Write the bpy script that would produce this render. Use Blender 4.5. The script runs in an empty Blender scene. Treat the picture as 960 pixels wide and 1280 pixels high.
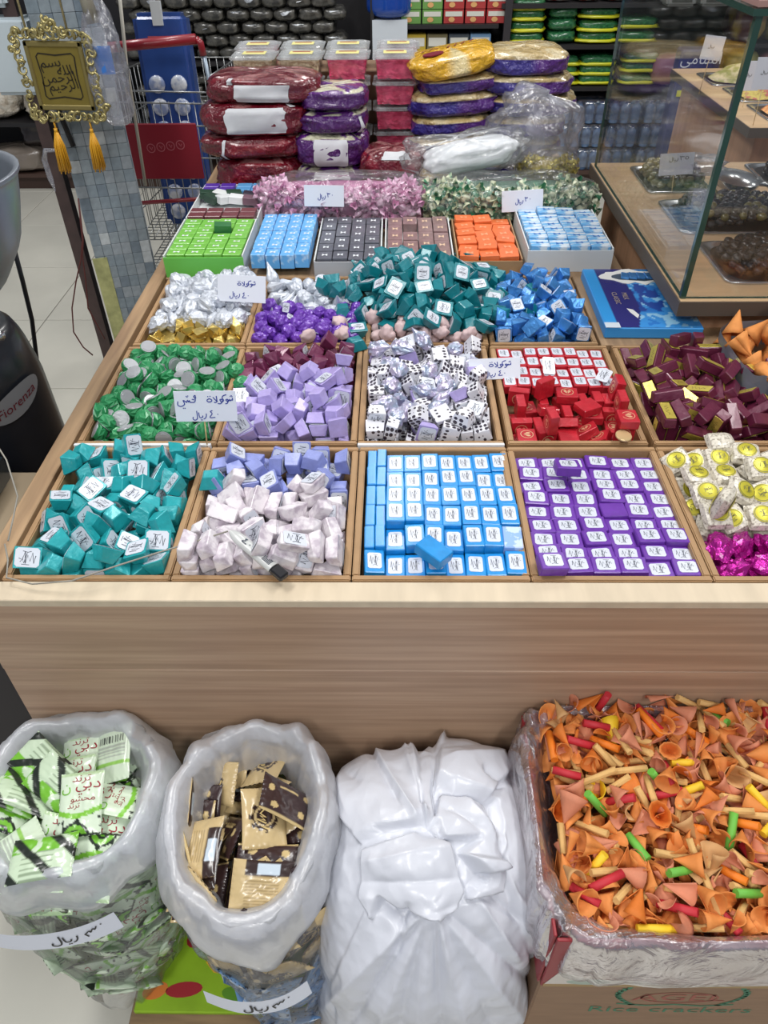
import bpy, bmesh, math, random, base64, zlib
import numpy as np
from mathutils import Vector, Matrix, Quaternion, Euler
from mathutils.noise import noise as PN, fractal as PF
random.seed(7); np.random.seed(7)
S=bpy.context.scene; C=S.collection; PI=math.pi
# ---------------------------------------------------------------- camera, world, lights
CR=Vector((0.99989538,0.01132835,-0.00899412)); CU=Vector((-0.000713784,0.659686145,0.751540871)); CF=Vector((-0.01444701,0.75145583,-0.65962522))
CO=Vector((0,0,1.6)); FL=927.5
cam=bpy.data.cameras.new('camera'); cam.sensor_fit='HORIZONTAL'; cam.sensor_width=36; cam.lens=36*FL/960; cam.clip_start=.02
co=bpy.data.objects.new('camera',cam); C.objects.link(co); S.camera=co
m=Matrix.Identity(4)
for i in range(3): m[i][0]=CR[i]; m[i][1]=CU[i]; m[i][2]=-CF[i]; m[i][3]=CO[i]
co.matrix_world=m
S.view_settings.view_transform='Standard'; S.view_settings.look='None'; S.view_settings.exposure=0.0; S.view_settings.gamma=1
S.cycles.transparent_max_bounces=20; S.cycles.max_bounces=8
w=bpy.data.worlds.new('world'); S.world=w; w.use_nodes=True
w.node_tree.nodes['Background'].inputs[0].default_value=(.80,.86,1,1); w.node_tree.nodes['Background'].inputs[1].default_value=.24
def area(x,y,z,sx,sy,p,col=(1,.985,.96),tx=0,ty=0):
    l=bpy.data.lights.new('ceiling_lamp','AREA'); l.shape='RECTANGLE'; l.size=sx; l.size_y=sy; l.energy=p; l.color=col
    o=bpy.data.objects.new('ceiling_lamp',l); C.objects.link(o); o.location=(x,y,z); o.rotation_euler=(tx,ty,0); return o
for lx,ly,pw in ((-1.1,1.3,34),(1.1,1.3,34),(-.7,-1.5,36),(.7,-1.5,36),(-1.6,3.7,24),(0,3.6,22),(1.6,3.7,28)): area(lx,ly,3.1,.3,1.2,pw)
# ---------------------------------------------------------------- helpers
def ray(x,y): return CF+(x-480)/FL*CR-(y-640)/FL*CU
def UZ(x,y,z): d=ray(x,y); return CO+d*((z-1.6)/d.z)
def UY(x,y,Y): d=ray(x,y); return CO+d*(Y/d.y)
def PX(p): d=Vector(p)-CO; q=d.dot(CF); return (480+FL*d.dot(CR)/q,640-FL*d.dot(CU)/q)
def lin(c):
    r=[]
    for v in c[:3]:
        v=v/255; r.append(v/12.92 if v<=.04045 else ((v+.055)/1.055)**2.4)
    return (*r,1)
MC={}
def mat(name,col=(128,128,128),rough=.5,metal=0.,coat=0.,noise=None,bump=None,vcol=False,trans=0.,spec=.5,two=None):
    """noise=(amount,scale[,stretch xyz]) darkens/lightens; bump=(strength,scale,dist); two=(colour,scale,threshold lo,hi)"""
    if name in MC: return MC[name]
    m=bpy.data.materials.new(name); m.use_nodes=True; nt=m.node_tree; N=nt.nodes; L=nt.links; b=N['Principled BSDF']; MC[name]=m
    b.inputs['Base Color'].default_value=lin(col); b.inputs['Roughness'].default_value=rough; b.inputs['Metallic'].default_value=metal
    b.inputs['Coat Weight'].default_value=coat; b.inputs['Coat Roughness'].default_value=.15; b.inputs['Specular IOR Level'].default_value=spec
    m.diffuse_color=lin(col)
    src=None
    if vcol:
        a=N.new('ShaderNodeVertexColor'); a.layer_name='Col'; src=a.outputs['Color']; L.new(src,b.inputs['Base Color'])
    tc=None
    def coord(stretch=None):
        nonlocal tc
        if tc is None: tc=N.new('ShaderNodeTexCoord')
        mp=N.new('ShaderNodeMapping'); L.new(tc.outputs['Object'],mp.inputs[0])
        if stretch: mp.inputs['Scale'].default_value=stretch
        return mp.outputs[0]
    if two:
        n=N.new('ShaderNodeTexNoise'); n.inputs['Scale'].default_value=two[1]; n.inputs['Detail'].default_value=5; L.new(coord(two[4] if len(two)>4 else None),n.inputs['Vector'])
        r=N.new('ShaderNodeValToRGB'); r.color_ramp.elements[0].position=two[2]; r.color_ramp.elements[1].position=two[3]
        r.color_ramp.elements[0].color=lin(col); r.color_ramp.elements[1].color=lin(two[0]); L.new(n.outputs[0],r.inputs[0]); src=r.outputs[0]; L.new(src,b.inputs['Base Color'])
    if noise:
        n=N.new('ShaderNodeTexNoise'); n.inputs['Scale'].default_value=noise[1]; n.inputs['Detail'].default_value=6; L.new(coord(noise[2] if len(noise)>2 else None),n.inputs['Vector'])
        mr=N.new('ShaderNodeMapRange'); mr.inputs[1].default_value=.3; mr.inputs[2].default_value=.7; mr.inputs[3].default_value=1-noise[0]; mr.inputs[4].default_value=1+noise[0]; L.new(n.outputs[0],mr.inputs[0])
        mx=N.new('ShaderNodeMix'); mx.data_type='RGBA'; mx.blend_type='MULTIPLY'; mx.inputs[0].default_value=1
        if src: L.new(src,mx.inputs[6])
        else: mx.inputs[6].default_value=lin(col)
        L.new(mr.outputs[0],mx.inputs[7]); L.new(mx.outputs[2],b.inputs['Base Color'])
    if bump:
        n=N.new('ShaderNodeTexNoise'); n.inputs['Scale'].default_value=bump[1]; n.inputs['Detail'].default_value=4; L.new(coord(bump[3] if len(bump)>3 else None),n.inputs['Vector'])
        bp=N.new('ShaderNodeBump'); bp.inputs['Strength'].default_value=bump[0]; bp.inputs['Distance'].default_value=bump[2]; L.new(n.outputs[0],bp.inputs['Height']); L.new(bp.outputs[0],b.inputs['Normal'])
    if trans: b.inputs['Transmission Weight'].default_value=trans
    return m
def film(name,milk=.12,gloss=.12,col=(235,240,245),rough=.18,bump=(.6,14,.01),rare=1.):
    """thin plastic film: clear where flat, milky and shiny where creased"""
    if name in MC: return MC[name]
    m=bpy.data.materials.new(name); m.use_nodes=True; nt=m.node_tree; N=nt.nodes; L=nt.links; N.clear(); MC[name]=m
    out=N.new('ShaderNodeOutputMaterial'); tr=N.new('ShaderNodeBsdfTransparent'); gl=N.new('ShaderNodeBsdfGlossy'); df=N.new('ShaderNodeBsdfDiffuse'); tl=N.new('ShaderNodeBsdfTranslucent')
    df.inputs[0].default_value=lin(col); tl.inputs[0].default_value=lin(col); gl.inputs['Roughness'].default_value=rough
    tc=N.new('ShaderNodeTexCoord'); n=N.new('ShaderNodeTexNoise'); n.inputs['Scale'].default_value=bump[1]; n.inputs['Detail'].default_value=5; n.inputs['Distortion'].default_value=1.2; L.new(tc.outputs['Object'],n.inputs[0])
    bp=N.new('ShaderNodeBump'); bp.inputs['Strength'].default_value=bump[0]; bp.inputs['Distance'].default_value=bump[2]; L.new(n.outputs[0],bp.inputs['Height']); L.new(bp.outputs[0],gl.inputs['Normal'])
    body=N.new('ShaderNodeMixShader'); body.inputs[0].default_value=.4; L.new(df.outputs[0],body.inputs[1]); L.new(tl.outputs[0],body.inputs[2])
    a=N.new('ShaderNodeMixShader'); L.new(tr.outputs[0],a.inputs[1]); L.new(body.outputs[0],a.inputs[2])
    n2=N.new('ShaderNodeTexNoise'); n2.inputs['Scale'].default_value=bump[1]*.8; n2.inputs['Detail'].default_value=4; n2.inputs['Distortion'].default_value=2.; L.new(tc.outputs['Object'],n2.inputs[0])
    mr=N.new('ShaderNodeMapRange'); mr.inputs[1].default_value=.35; mr.inputs[2].default_value=.75; mr.inputs[3].default_value=milk*(.5 if milk<.6 else .86); mr.inputs[4].default_value=min(1,milk*1.8) if milk<.6 else min(1,milk*1.12); L.new(n2.outputs[0],mr.inputs[0]); L.new(mr.outputs[0],a.inputs[0])
    lw=N.new('ShaderNodeLayerWeight'); lw.inputs[0].default_value=.35; L.new(bp.outputs[0],lw.inputs['Normal'])
    mm=N.new('ShaderNodeMath'); mm.operation='MULTIPLY_ADD'; L.new(lw.outputs['Fresnel'],mm.inputs[0]); mm.inputs[1].default_value=.6*rare; mm.inputs[2].default_value=gloss*.3; mm.use_clamp=True
    b=N.new('ShaderNodeMixShader'); L.new(mm.outputs[0],b.inputs[0]); L.new(a.outputs[0],b.inputs[1]); L.new(gl.outputs[0],b.inputs[2]); L.new(b.outputs[0],out.inputs[0])
    return m
class MB:
    def __init__(s): s.v=[]; s.f=[]; s.m=[]; s.c=None; s.sm=[]
    def add(s,v,f,mi=0,M=None,smooth=False):
        n=len(s.v); s.v+= [tuple(M@Vector(p)) for p in v] if M is not None else [tuple(p) for p in v]
        s.f+=[tuple(i+n for i in q) for q in f]; s.m+=[mi]*len(f); s.sm+=[smooth]*len(f); return s
    def box(s,x0,x1,y0,y1,z0,z1,mi=0,M=None):
        return s.add([(x,y,z) for z in(z0,z1) for y in(y0,y1) for x in(x0,x1)],[(0,2,3,1),(4,5,7,6),(0,1,5,4),(2,6,7,3),(0,4,6,2),(1,3,7,5)],mi,M)
    def tube(s,pts,r,n=8,mi=0,cap=True):
        pts=[Vector(p) for p in pts]; v=[];f=[]; k=len(pts); up=None
        for i,p in enumerate(pts):
            t=(pts[min(i+1,k-1)]-pts[max(i-1,0)]).normalized()
            if up is None: up=t.orthogonal().normalized()
            up=(up-t*up.dot(t)).normalized(); bn=t.cross(up); rr=r[i] if isinstance(r,(list,tuple)) else r
            for j in range(n): a=2*PI*j/n; v.append(p+up*math.cos(a)*rr+bn*math.sin(a)*rr)
        for i in range(k-1):
            for j in range(n): f.append((i*n+j,i*n+(j+1)%n,(i+1)*n+(j+1)%n,(i+1)*n+j))
        if cap: f.append(tuple(range(n))[::-1]); f.append(tuple((k-1)*n+j for j in range(n)))
        return s.add(v,f,mi,smooth=True)
    def grid(s,fn,nu,nv,mi=0,wrapu=False,wrapv=False,smooth=True,M=None):
        v=[fn(i/(nu if wrapu else nu-1),j/(nv if wrapv else nv-1)) for j in range(nv) for i in range(nu)]; f=[]
        for j in range(nv if wrapv else nv-1):
            for i in range(nu if wrapu else nu-1):
                a=j*nu+i; b=j*nu+(i+1)%nu; c=((j+1)%nv)*nu+(i+1)%nu; d=((j+1)%nv)*nu+i; f.append((a,b,c,d))
        return s.add(v,f,mi,M,smooth)
    def poly(s,pts,z0,z1,mi=0,M=None):
        n=len(pts); v=[(x,y,z0) for x,y in pts]+[(x,y,z1) for x,y in pts]
        return s.add(v,[tuple(range(n))[::-1],tuple(range(n,2*n))]+[(i,(i+1)%n,n+(i+1)%n,n+i) for i in range(n)],mi,M)
    def mesh(s,name,mats,cols=None):
        me=bpy.data.meshes.new(name); me.from_pydata(s.v,[],s.f)
        for m in (mats if isinstance(mats,(list,tuple)) else [mats]): me.materials.append(m)
        me.polygons.foreach_set('material_index',s.m); me.polygons.foreach_set('use_smooth',s.sm)
        if cols is not None:
            a=me.color_attributes.new('Col','FLOAT_COLOR','POINT'); cc=np.ones((len(s.v),4),dtype=np.float32); cc[:len(cols),:3]=np.array([lin(c)[:3] for c in cols]); a.data.foreach_set('color',cc.ravel())
        me.update(); return me
    def build(s,name,mats,parent=None,loc=None,rot=None,cols=None):
        return ob(name,s.mesh(name,mats,cols),parent,loc,rot)
def ob(name,me,parent=None,loc=None,rot=None):
    o=bpy.data.objects.new(name,me); C.objects.link(o)
    if parent: o.parent=parent
    if loc is not None: o.location=loc
    if rot is not None:
        if isinstance(rot,Quaternion): o.rotation_mode='QUATERNION'; o.rotation_quaternion=rot
        else: o.rotation_euler=rot
    return o
def tag(o,label=None,cat=None,group=None,kind=None):
    if label: o['label']=label
    if cat: o['category']=cat
    if group: o['group']=group
    if kind: o['kind']=kind
    return o
def empty(name,label,cat,loc=(0,0,0),rot=None,group=None,kind=None):
    return tag(ob(name,None,None,loc,rot),label,cat,group,kind)
def bev(me,w,seg=1):
    bm=bmesh.new(); bm.from_mesh(me); bmesh.ops.bevel(bm,geom=bm.edges[:],offset=w,segments=seg,affect='EDGES',clamp_overlap=True); bm.to_mesh(me); bm.free(); return me
def bbox(name,d,mats,parent=None,loc=None,rot=None,w=.002):
    """bevelled box of size d centred in x,y standing on z=0"""
    return ob(name,bev(MB().box(-d[0]/2,d[0]/2,-d[1]/2,d[1]/2,0,d[2]).mesh(name,mats),w),parent,loc,rot)
def hull(pts,name,mats,bw=.001,jit=0):
    bm=bmesh.new()
    for p in pts: bm.verts.new([c+random.uniform(-jit,jit) for c in p])
    bmesh.ops.convex_hull(bm,input=bm.verts); bmesh.ops.dissolve_limit(bm,angle_limit=.09,verts=bm.verts,edges=bm.edges)
    if bw: bmesh.ops.bevel(bm,geom=bm.edges[:],offset=bw,segments=1,affect='EDGES',clamp_overlap=True)
    me=bpy.data.meshes.new(name); bm.to_mesh(me); bm.free()
    for m in (mats if isinstance(mats,(list,tuple)) else [mats]): me.materials.append(m)
    return me
rank_names=('first','second','third','fourth','fifth','sixth','seventh','eighth','ninth','tenth')
def zone(l,x0,x1,y0,y1):
    u=(l[0]-x0)/(x1-x0); v=(l[1]-y0)/(y1-y0); a='near' if v<.33 else 'middle' if v<.67 else 'far'; b='left' if u<.33 else 'centre' if u<.67 else 'right'
    return 'very centre' if (a,b)==('middle','centre') else a+' '+b
# Arabic shaping to presentation forms (isolated, final, initial, medial)
AR={'ا':'\uFE8D\uFE8E\uFE8D\uFE8E','ب':'\uFE8F\uFE90\uFE91\uFE92','ة':'\uFE93\uFE94\uFE93\uFE94','ت':'\uFE95\uFE96\uFE97\uFE98','ح':'\uFEA1\uFEA2\uFEA3\uFEA4','د':'\uFEA9\uFEAA\uFEA9\uFEAA','ر':'\uFEAD\uFEAE\uFEAD\uFEAE','س':'\uFEB1\uFEB2\uFEB3\uFEB4','ش':'\uFEB5\uFEB6\uFEB7\uFEB8','ف':'\uFED1\uFED2\uFED3\uFED4','ك':'\uFED9\uFEDA\uFEDB\uFEDC','ل':'\uFEDD\uFEDE\uFEDF\uFEE0','و':'\uFEED\uFEEE\uFEED\uFEEE','م':'\uFEE1\uFEE2\uFEE3\uFEE4','ن':'\uFEE5\uFEE6\uFEE7\uFEE8','ه':'\uFEE9\uFEEA\uFEEB\uFEEC','و':'\uFEED\uFEEE\uFEED\uFEEE','ي':'\uFEF1\uFEF2\uFEF3\uFEF4'}
NJ='اةدرو'
def shape(t):
    out=[]
    for i,ch in enumerate(t):
        if ch not in AR: out.append(ch); continue
        pj=i>0 and t[i-1] in AR and t[i-1] not in NJ; nj=i+1<len(t) and t[i+1] in AR and ch not in NJ
        out.append(AR[ch][(3 if nj else 1) if pj else (2 if nj else 0)])
    return ''.join(out[::-1])
TC={}
def text2d(s,h=1.):
    """2D triangulated glyph outlines, centred, height of the font em = h"""
    if s not in TC:
        c=bpy.data.curves.new('t','FONT'); c.body=shape(s) if any(ch in AR for ch in s) else s; c.resolution_u=2
        o=bpy.data.objects.new('t',c); C.objects.link(o); dg=bpy.context.evaluated_depsgraph_get(); me=bpy.data.meshes.new_from_object(o.evaluated_get(dg))
        v=np.array([x.co[:] for x in me.vertices]); f=[tuple(p.vertices) for p in me.polygons]
        v[:,:2]-= (v[:,:2].max(0)+v[:,:2].min(0))/2
        bpy.data.objects.remove(o); bpy.data.curves.remove(c); bpy.data.meshes.remove(me); TC[s]=(v,f)
    v,f=TC[s]; return v*h,f
def addtext(mb,s,h,x,y,zf,mi,rot=0.,sx=1.):
    v,f=text2d(s,h); c,si=math.cos(rot),math.sin(rot); o=[]
    for p in v:
        a=p[0]*sx; b=p[1]; X=x+a*c-b*si; Y=y+a*si+b*c; o.append((X,Y,zf(X,Y)))
    mb.add(o,f,mi); return mb
def ribbon(mb,pts,w,zf=lambda x,y:0,mi=0):
    """flat pen stroke following 2D points"""
    P=[Vector(p) for p in pts]
    if len(P)==1: P=[P[0]-Vector((w*.4,0)),P[0]+Vector((w*.4,0))]
    v=[]
    for i,p in enumerate(P):
        t=(P[min(i+1,len(P)-1)]-P[max(i-1,0)])
        if t.length<1e-9: t=Vector((1,0))
        t.normalize(); n=Vector((-t.y,t.x))*w/2
        a=p+n; b=p-n; v+=[(a.x,a.y,zf(a.x,a.y)),(b.x,b.y,zf(b.x,b.y))]
    mb.add(v,[(2*i,2*i+1,2*i+3,2*i+2) for i in range(len(P)-1)],mi); return mb
# handwriting: strokes in a 0..1 box, y down
WR={'riyal':[[(.42,.02),(.44,.55),(.40,.85),(.25,.95),(.12,.85),(.14,.62)],[(.55,.18),(.58,.6),(.66,.72),(.80,.66),(.82,.5)],[(.69,.92)],[(.77,.92)],[(1.08,.30),(1.07,.55),(.98,.78),(.86,.84)]],
'f40':[[(.35,.0),(.08,.12),(.28,.36),(.02,.68),(.05,.82),(.62,.78)],[(.95,.42)]],
'f30':[[(.0,.0),(.16,.25),(.30,.12),(.38,.28),(.58,.10)],[(.12,.2),(.2,.9)],[(1.0,.45)]],
's30':[[(.0,.55),(.16,.95)],[(.0,.6),(.3,.35),(.36,.55),(.55,.22),(.65,.4),(.8,.1)],[(1.1,.05)]],
'f35':[[(.0,.0),(.14,.25),(.28,.12),(.36,.28),(.52,.10)],[(.1,.2),(.18,.9)],[(.8,.15),(.65,.55),(.85,.75),(1.05,.5),(.88,.15)]],
'choc':[[(.985,.30),(.98,.50),(.94,.46),(.91,.55),(.88,.42),(.86,.56),(.79,.56)],[(.79,.56),(.77,.45),(.83,.42),(.84,.58),(.80,.76),(.74,.78)],[(.92,.16)],[(.955,.10)],[(.975,.18)],[(.80,.02),(.68,.14),(.66,.34),(.70,.50),(.62,.66),(.60,.56)],[(.60,.56),(.58,.44),(.64,.42),(.65,.60),(.59,.78),(.50,.76)],[(.47,.12),(.48,.50),(.45,.66),(.38,.66)],[(.36,.22),(.42,.42),(.50,.60)],[(.24,.34),(.16,.48),(.20,.62),(.30,.58),(.31,.44),(.22,.34)],[(.20,.16)],[(.27,.14)]],
'mahshi':[[(.98,.08),(.90,.18),(.97,.32),(.92,.56),(.70,.58)],[(.98,.08),(1.0,.3)],[(.92,.40),(.80,.36)],[(.70,.58),(.67,.44),(.63,.56),(.58,.42),(.53,.58),(.46,.50),(.36,.44),(.42,.70),(.24,.86),(.08,.76),(.10,.5)],[(.58,.20)],[(.62,.12)],[(.54,.14)],[(.34,.98)],[(.42,.98)]]}
def write(mb,w,x,y,wd,ht,pen,zf,mi):
    for st in WR[w]:
        P=[(x+a*wd,y-b*ht) for a,b in st]
        if len(P)>2:
            Q=[]; n=len(P)
            for i in range(n-1):
                p0,p1,p2,p3=P[max(i-1,0)],P[i],P[i+1],P[min(i+2,n-1)]
                for t in (0,.33,.66): Q.append(tuple(.5*((2*p1[k])+(p2[k]-p0[k])*t+(2*p0[k]-5*p1[k]+4*p2[k]-p3[k])*t*t+(3*p1[k]-p0[k]-3*p2[k]+p3[k])*t**3) for k in(0,1)))
            P=Q+[P[-1]]
        if len(P)==1: P=[(P[0][0]-pen*.5,P[0][1]),(P[0][0]+pen*.5,P[0][1]-pen*.3)]
        ribbon(mb,P,pen,zf,mi)
def scribble(mb,w,h,z,mi,seed=0,n=3):
    """logo-like cursive scribble printed on a small label"""
    r=random.Random(seed); f=lambda x,y:z
    P=[(-.34*w,-.1*h),(-.28*w,.3*h),(-.2*w,-.25*h),(-.12*w,.2*h),(-.02*w,-.12*h),(.06*w,.32*h),(.10*w,-.3*h),(.2*w,.12*h),(.34*w,.05*h)]
    ribbon(mb,P,w*.036,f,mi); ribbon(mb,[(.02*w,-.22*h),(.12*w,.30*h),(.18*w,.10*h),(.28*w,.24*h)],w*.03,f,mi); ribbon(mb,[(-.15*w,-.32*h),(.0,-.26*h),(.2*w,-.33*h)],w*.028,f,mi); ribbon(mb,[(-.1*w,.38*h),(.22*w,.36*h)],w*.024,f,mi)
# resting poses of every piece: x, y, z in half millimetres, then rotation x, y, z in degrees
POSE={}
POSE.setdefault('teal',[]).append(('teal',[-854,1475,1654,-180,-69,90,-929,1812,1647,-180,0,-26,-1020,1862,1650,108,0,179,-789,1557,1647,0,0,-74,-951,1636,1654,-180,-69,144,-694,1610,1654,180,69,-74,-936,1979,1654,-180,-69,65,-889,1663,1650,108,0,-50,-1001,1584,1650,108,0,-101,-785,1896,1650,-108,0,-145,-774,1476,1650,108,0,-66,-810,1779,1650,108,0,-146,-725,1487,1669,0,-57,-156,-928,1750,1650,109,0,-33,-1036,1758,1647,0,0,-1,-1034,1811,1647,-180,0,-1,-939,1876,1650,108,0,-179,-706,1731,1647,0,0,178,-764,1983,1647,180,0,-6,-703,1830,1654,180,-69,104,-765,1822,1654,180,69,-8,-1041,1972,1654,-180,69,-180,-961,1502,1654,-180,-69,-30,-867,1720,1654,180,69,-33,-712,1896,1654,180,-69,50,-690,1986,1650,108,0,106,-1039,1472,1654,-120,-4,174,-878,1904,1654,-180,69,-58,-1003,1658,1654,180,-69,154,-852,1820,1654,180,69,68,-846,1987,1647,0,0,0,-711,1664,1647,0,0,-2,-796,1638,1647,0,0,110,-901,1558,1650,108,0,-85,-844,1548,1647,180,0,-78,-743,1593,1661,180,-84,179,-761,1666,1679,-147,8,98,-936,1838,1690,-180,0,2,-698,1781,1671,13,39,107,-944,1699,1668,0,-47,57,-853,1506,1705,-4,23,81,-1000,1987,1695,-178,25,180,-763,1887,1700,134,-20,70,-946,1571,1680,170,26,168,-1041,1807,1690,0,0,90,-717,1857,1705,-93,52,-109,-790,1468,1696,-14,34,-180,-794,1816,1711,-125,-49,-151,-840,1859,1669,0,-69,-112,-835,1684,1673,64,14,-118,-774,1978,1697,-180,-69,-161,-871,1961,1696,167,87,-125,-775,1717,1661,-132,-40,59,-908,1479,1663,-73,0,-103,-938,1649,1727,173,-75,168,-857,1609,1658,154,-63,136,-1020,1902,1689,-87,-56,123,-990,1736,1690,-103,52,156,-726,1996,1710,17,-83,-179,-1008,1518,1670,92,22,-2,-1047,1585,1676,36,-8,-90,-877,1774,1685,33,-70,-131,-921,1999,1711,-90,69,180,-687,1544,1654,-180,-69,85,-686,1686,1697,180,69,94,-678,1489,1689,-162,-25,-90,-985,1939,1657,-124,14,52,-704,1928,1700,73,23,-12,-1050,1707,1672,102,-64,76,-840,1566,1697,180,-69,179,-814,1761,1711,176,-7,156,-1034,1737,1718,166,-13,-69,-847,1670,1718,-13,-10,143,-943,1779,1724,164,19,-129,-689,1810,1720,-156,36,-135,-1048,1982,1722,-28,0,90,-829,1899,1715,136,2,178,-989,1629,1718,-136,56,-55,-964,1470,1710,39,-16,77,-871,1818,1714,13,37,-91,-1046,1492,1713,141,-17,-167,-686,1739,1704,-29,-12,-174,-729,1505,1722,168,8,97,-907,1484,1718,-180,-68,-7,-876,1985,1750,-138,-55,103,-675,1885,1735,90,-32,-90,-1038,1651,1709,-125,36,-90,-675,1984,1711,90,84,-90,-702,1631,1717,-59,-56,122,-905,1707,1711,167,-17,-111,-757,1678,1726,31,15,86,-813,1955,1725,42,-38,-36,-694,1573,1703,145,-8,-175,-989,1565,1714,-173,-14,-33,-811,1476,1743,-133,25,141,-787,1557,1698,-146,-2,89,-897,1917,1702,38,-19,-125,-1053,1919,1732,90,17,90,-992,1818,1697,180,-69,-178,-949,1527,1734,113,73,82,-760,1756,1692,39,57,120,-950,1932,1684,140,45,-78,-894,1566,1729,-121,39,-41,-892,1627,1717,152,69,27,]))
POSE.setdefault('peri',[]).append(('peri',[-461,1907,1648,180,0,79,-522,1910,1656,180,77,92,-325,1992,1656,-180,77,-90,-488,1817,1651,-100,0,-5,-242,1834,1648,180,0,95,-258,1907,1648,0,0,168,-423,1832,1651,-100,0,-82,-184,1878,1648,0,0,0,-481,1993,1656,180,75,-90,-401,1894,1656,180,77,58,-366,1846,1656,180,-77,-156,-333,1921,1651,100,0,-80,-200,1954,1648,-180,0,72,-264,1969,1648,-180,0,77,-562,1820,1656,180,77,-37,-418,1979,1651,100,0,107,-178,1828,1656,180,77,-90,-551,1993,1651,-100,0,180,-514,1891,1715,43,-75,-109,-570,1832,1713,-119,15,90,-570,1886,1652,99,0,-78,-248,1924,1693,180,0,-81,-473,1841,1695,168,-17,-59,-472,1956,1695,-75,-5,179,-246,1993,1701,180,-77,89,-318,1861,1666,4,-78,-171,-394,1840,1703,-155,4,-72,-573,1945,1692,18,-67,-97,-307,1990,1726,180,68,-90,-175,1964,1697,100,0,-90,-385,1935,1711,-89,26,82,-446,1900,1713,-6,73,30,-351,1793,1656,-180,77,103,-386,1991,1700,132,63,-135,-227,1857,1708,-138,-63,15,-329,1927,1715,156,73,57,-527,1949,1734,-142,1,100,-264,1921,1739,0,0,161,]))
POSE.setdefault('peri',[]).append(('white',[-436,1480,1646,0,0,-159,-246,1526,1663,180,-79,-93,-284,1670,1663,180,-79,98,-280,1603,1647,-100,0,78,-460,1541,1647,-100,0,13,-574,1556,1664,180,-81,0,-223,1632,1647,-100,0,-102,-573,1759,1663,180,79,180,-242,1733,1647,-100,0,-105,-558,1500,1646,180,0,180,-404,1577,1646,0,0,-47,-372,1695,1647,-100,0,36,-344,1467,1646,0,0,0,-503,1766,1647,-100,0,175,-202,1503,1646,0,0,52,-455,1712,1646,-180,0,177,-284,1753,1650,-180,-8,-99,-391,1761,1669,5,-37,115,-358,1500,1685,178,7,70,-335,1585,1646,180,0,87,-571,1602,1703,175,-74,-177,-248,1492,1712,-177,-22,78,-190,1712,1668,-18,-25,-161,-410,1495,1688,-100,0,78,-481,1492,1686,-79,25,172,-194,1462,1685,-89,15,0,-533,1601,1646,-180,0,-76,-168,1611,1650,-91,0,90,-453,1660,1646,-180,0,-3,-380,1577,1688,-100,0,-122,-224,1612,1691,-4,-19,-179,-222,1491,1759,102,23,-88,-427,1503,1728,-119,4,89,-368,1486,1730,-98,-7,-102,-436,1664,1708,138,-72,170,-286,1495,1654,-78,0,-75,-528,1708,1666,159,37,-96,-348,1664,1674,28,-36,-154,-358,1561,1742,-71,77,115,-311,1617,1692,93,-1,18,-296,1819,1700,80,57,24,-575,1487,1687,180,0,-90,-473,1596,1666,-9,29,85,-527,1657,1690,148,24,8,-188,1764,1663,180,-79,-76,-528,1503,1711,-25,4,89,-482,1710,1706,-172,40,-48,-175,1678,1701,-131,32,-90,-488,1562,1716,43,29,-35,-311,1489,1697,102,1,-108,-509,1819,1737,10,-50,4,-448,1769,1694,-49,32,-97,-309,1464,1753,9,29,-3,-168,1525,1693,90,13,-90,-415,1604,1687,180,0,-123,-251,1783,1695,164,-2,29,-330,1750,1690,-83,-36,75,-236,1565,1677,105,40,7,-306,1553,1724,-112,-45,-57,-423,1600,1730,100,0,-131,-512,1668,1733,-134,12,-12,-173,1504,1735,-105,-13,90,-282,1478,1789,-168,27,16,-373,1729,1708,-79,-8,82,-185,1602,1722,-24,16,-66,-509,1773,1710,161,36,-173,-576,1486,1772,100,0,90,-368,1494,1776,119,3,89,-495,1621,1698,30,-1,-163,-529,1512,1756,-25,4,89,-309,1696,1715,162,14,46,-425,1743,1717,-128,-27,78,-575,1484,1729,180,0,-90,-261,1597,1744,27,-11,-12,-229,1696,1712,-19,54,-179,-481,1485,1734,-25,4,89,-257,1809,1731,-166,-8,-116,-578,1689,1647,-100,0,90,]))
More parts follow.
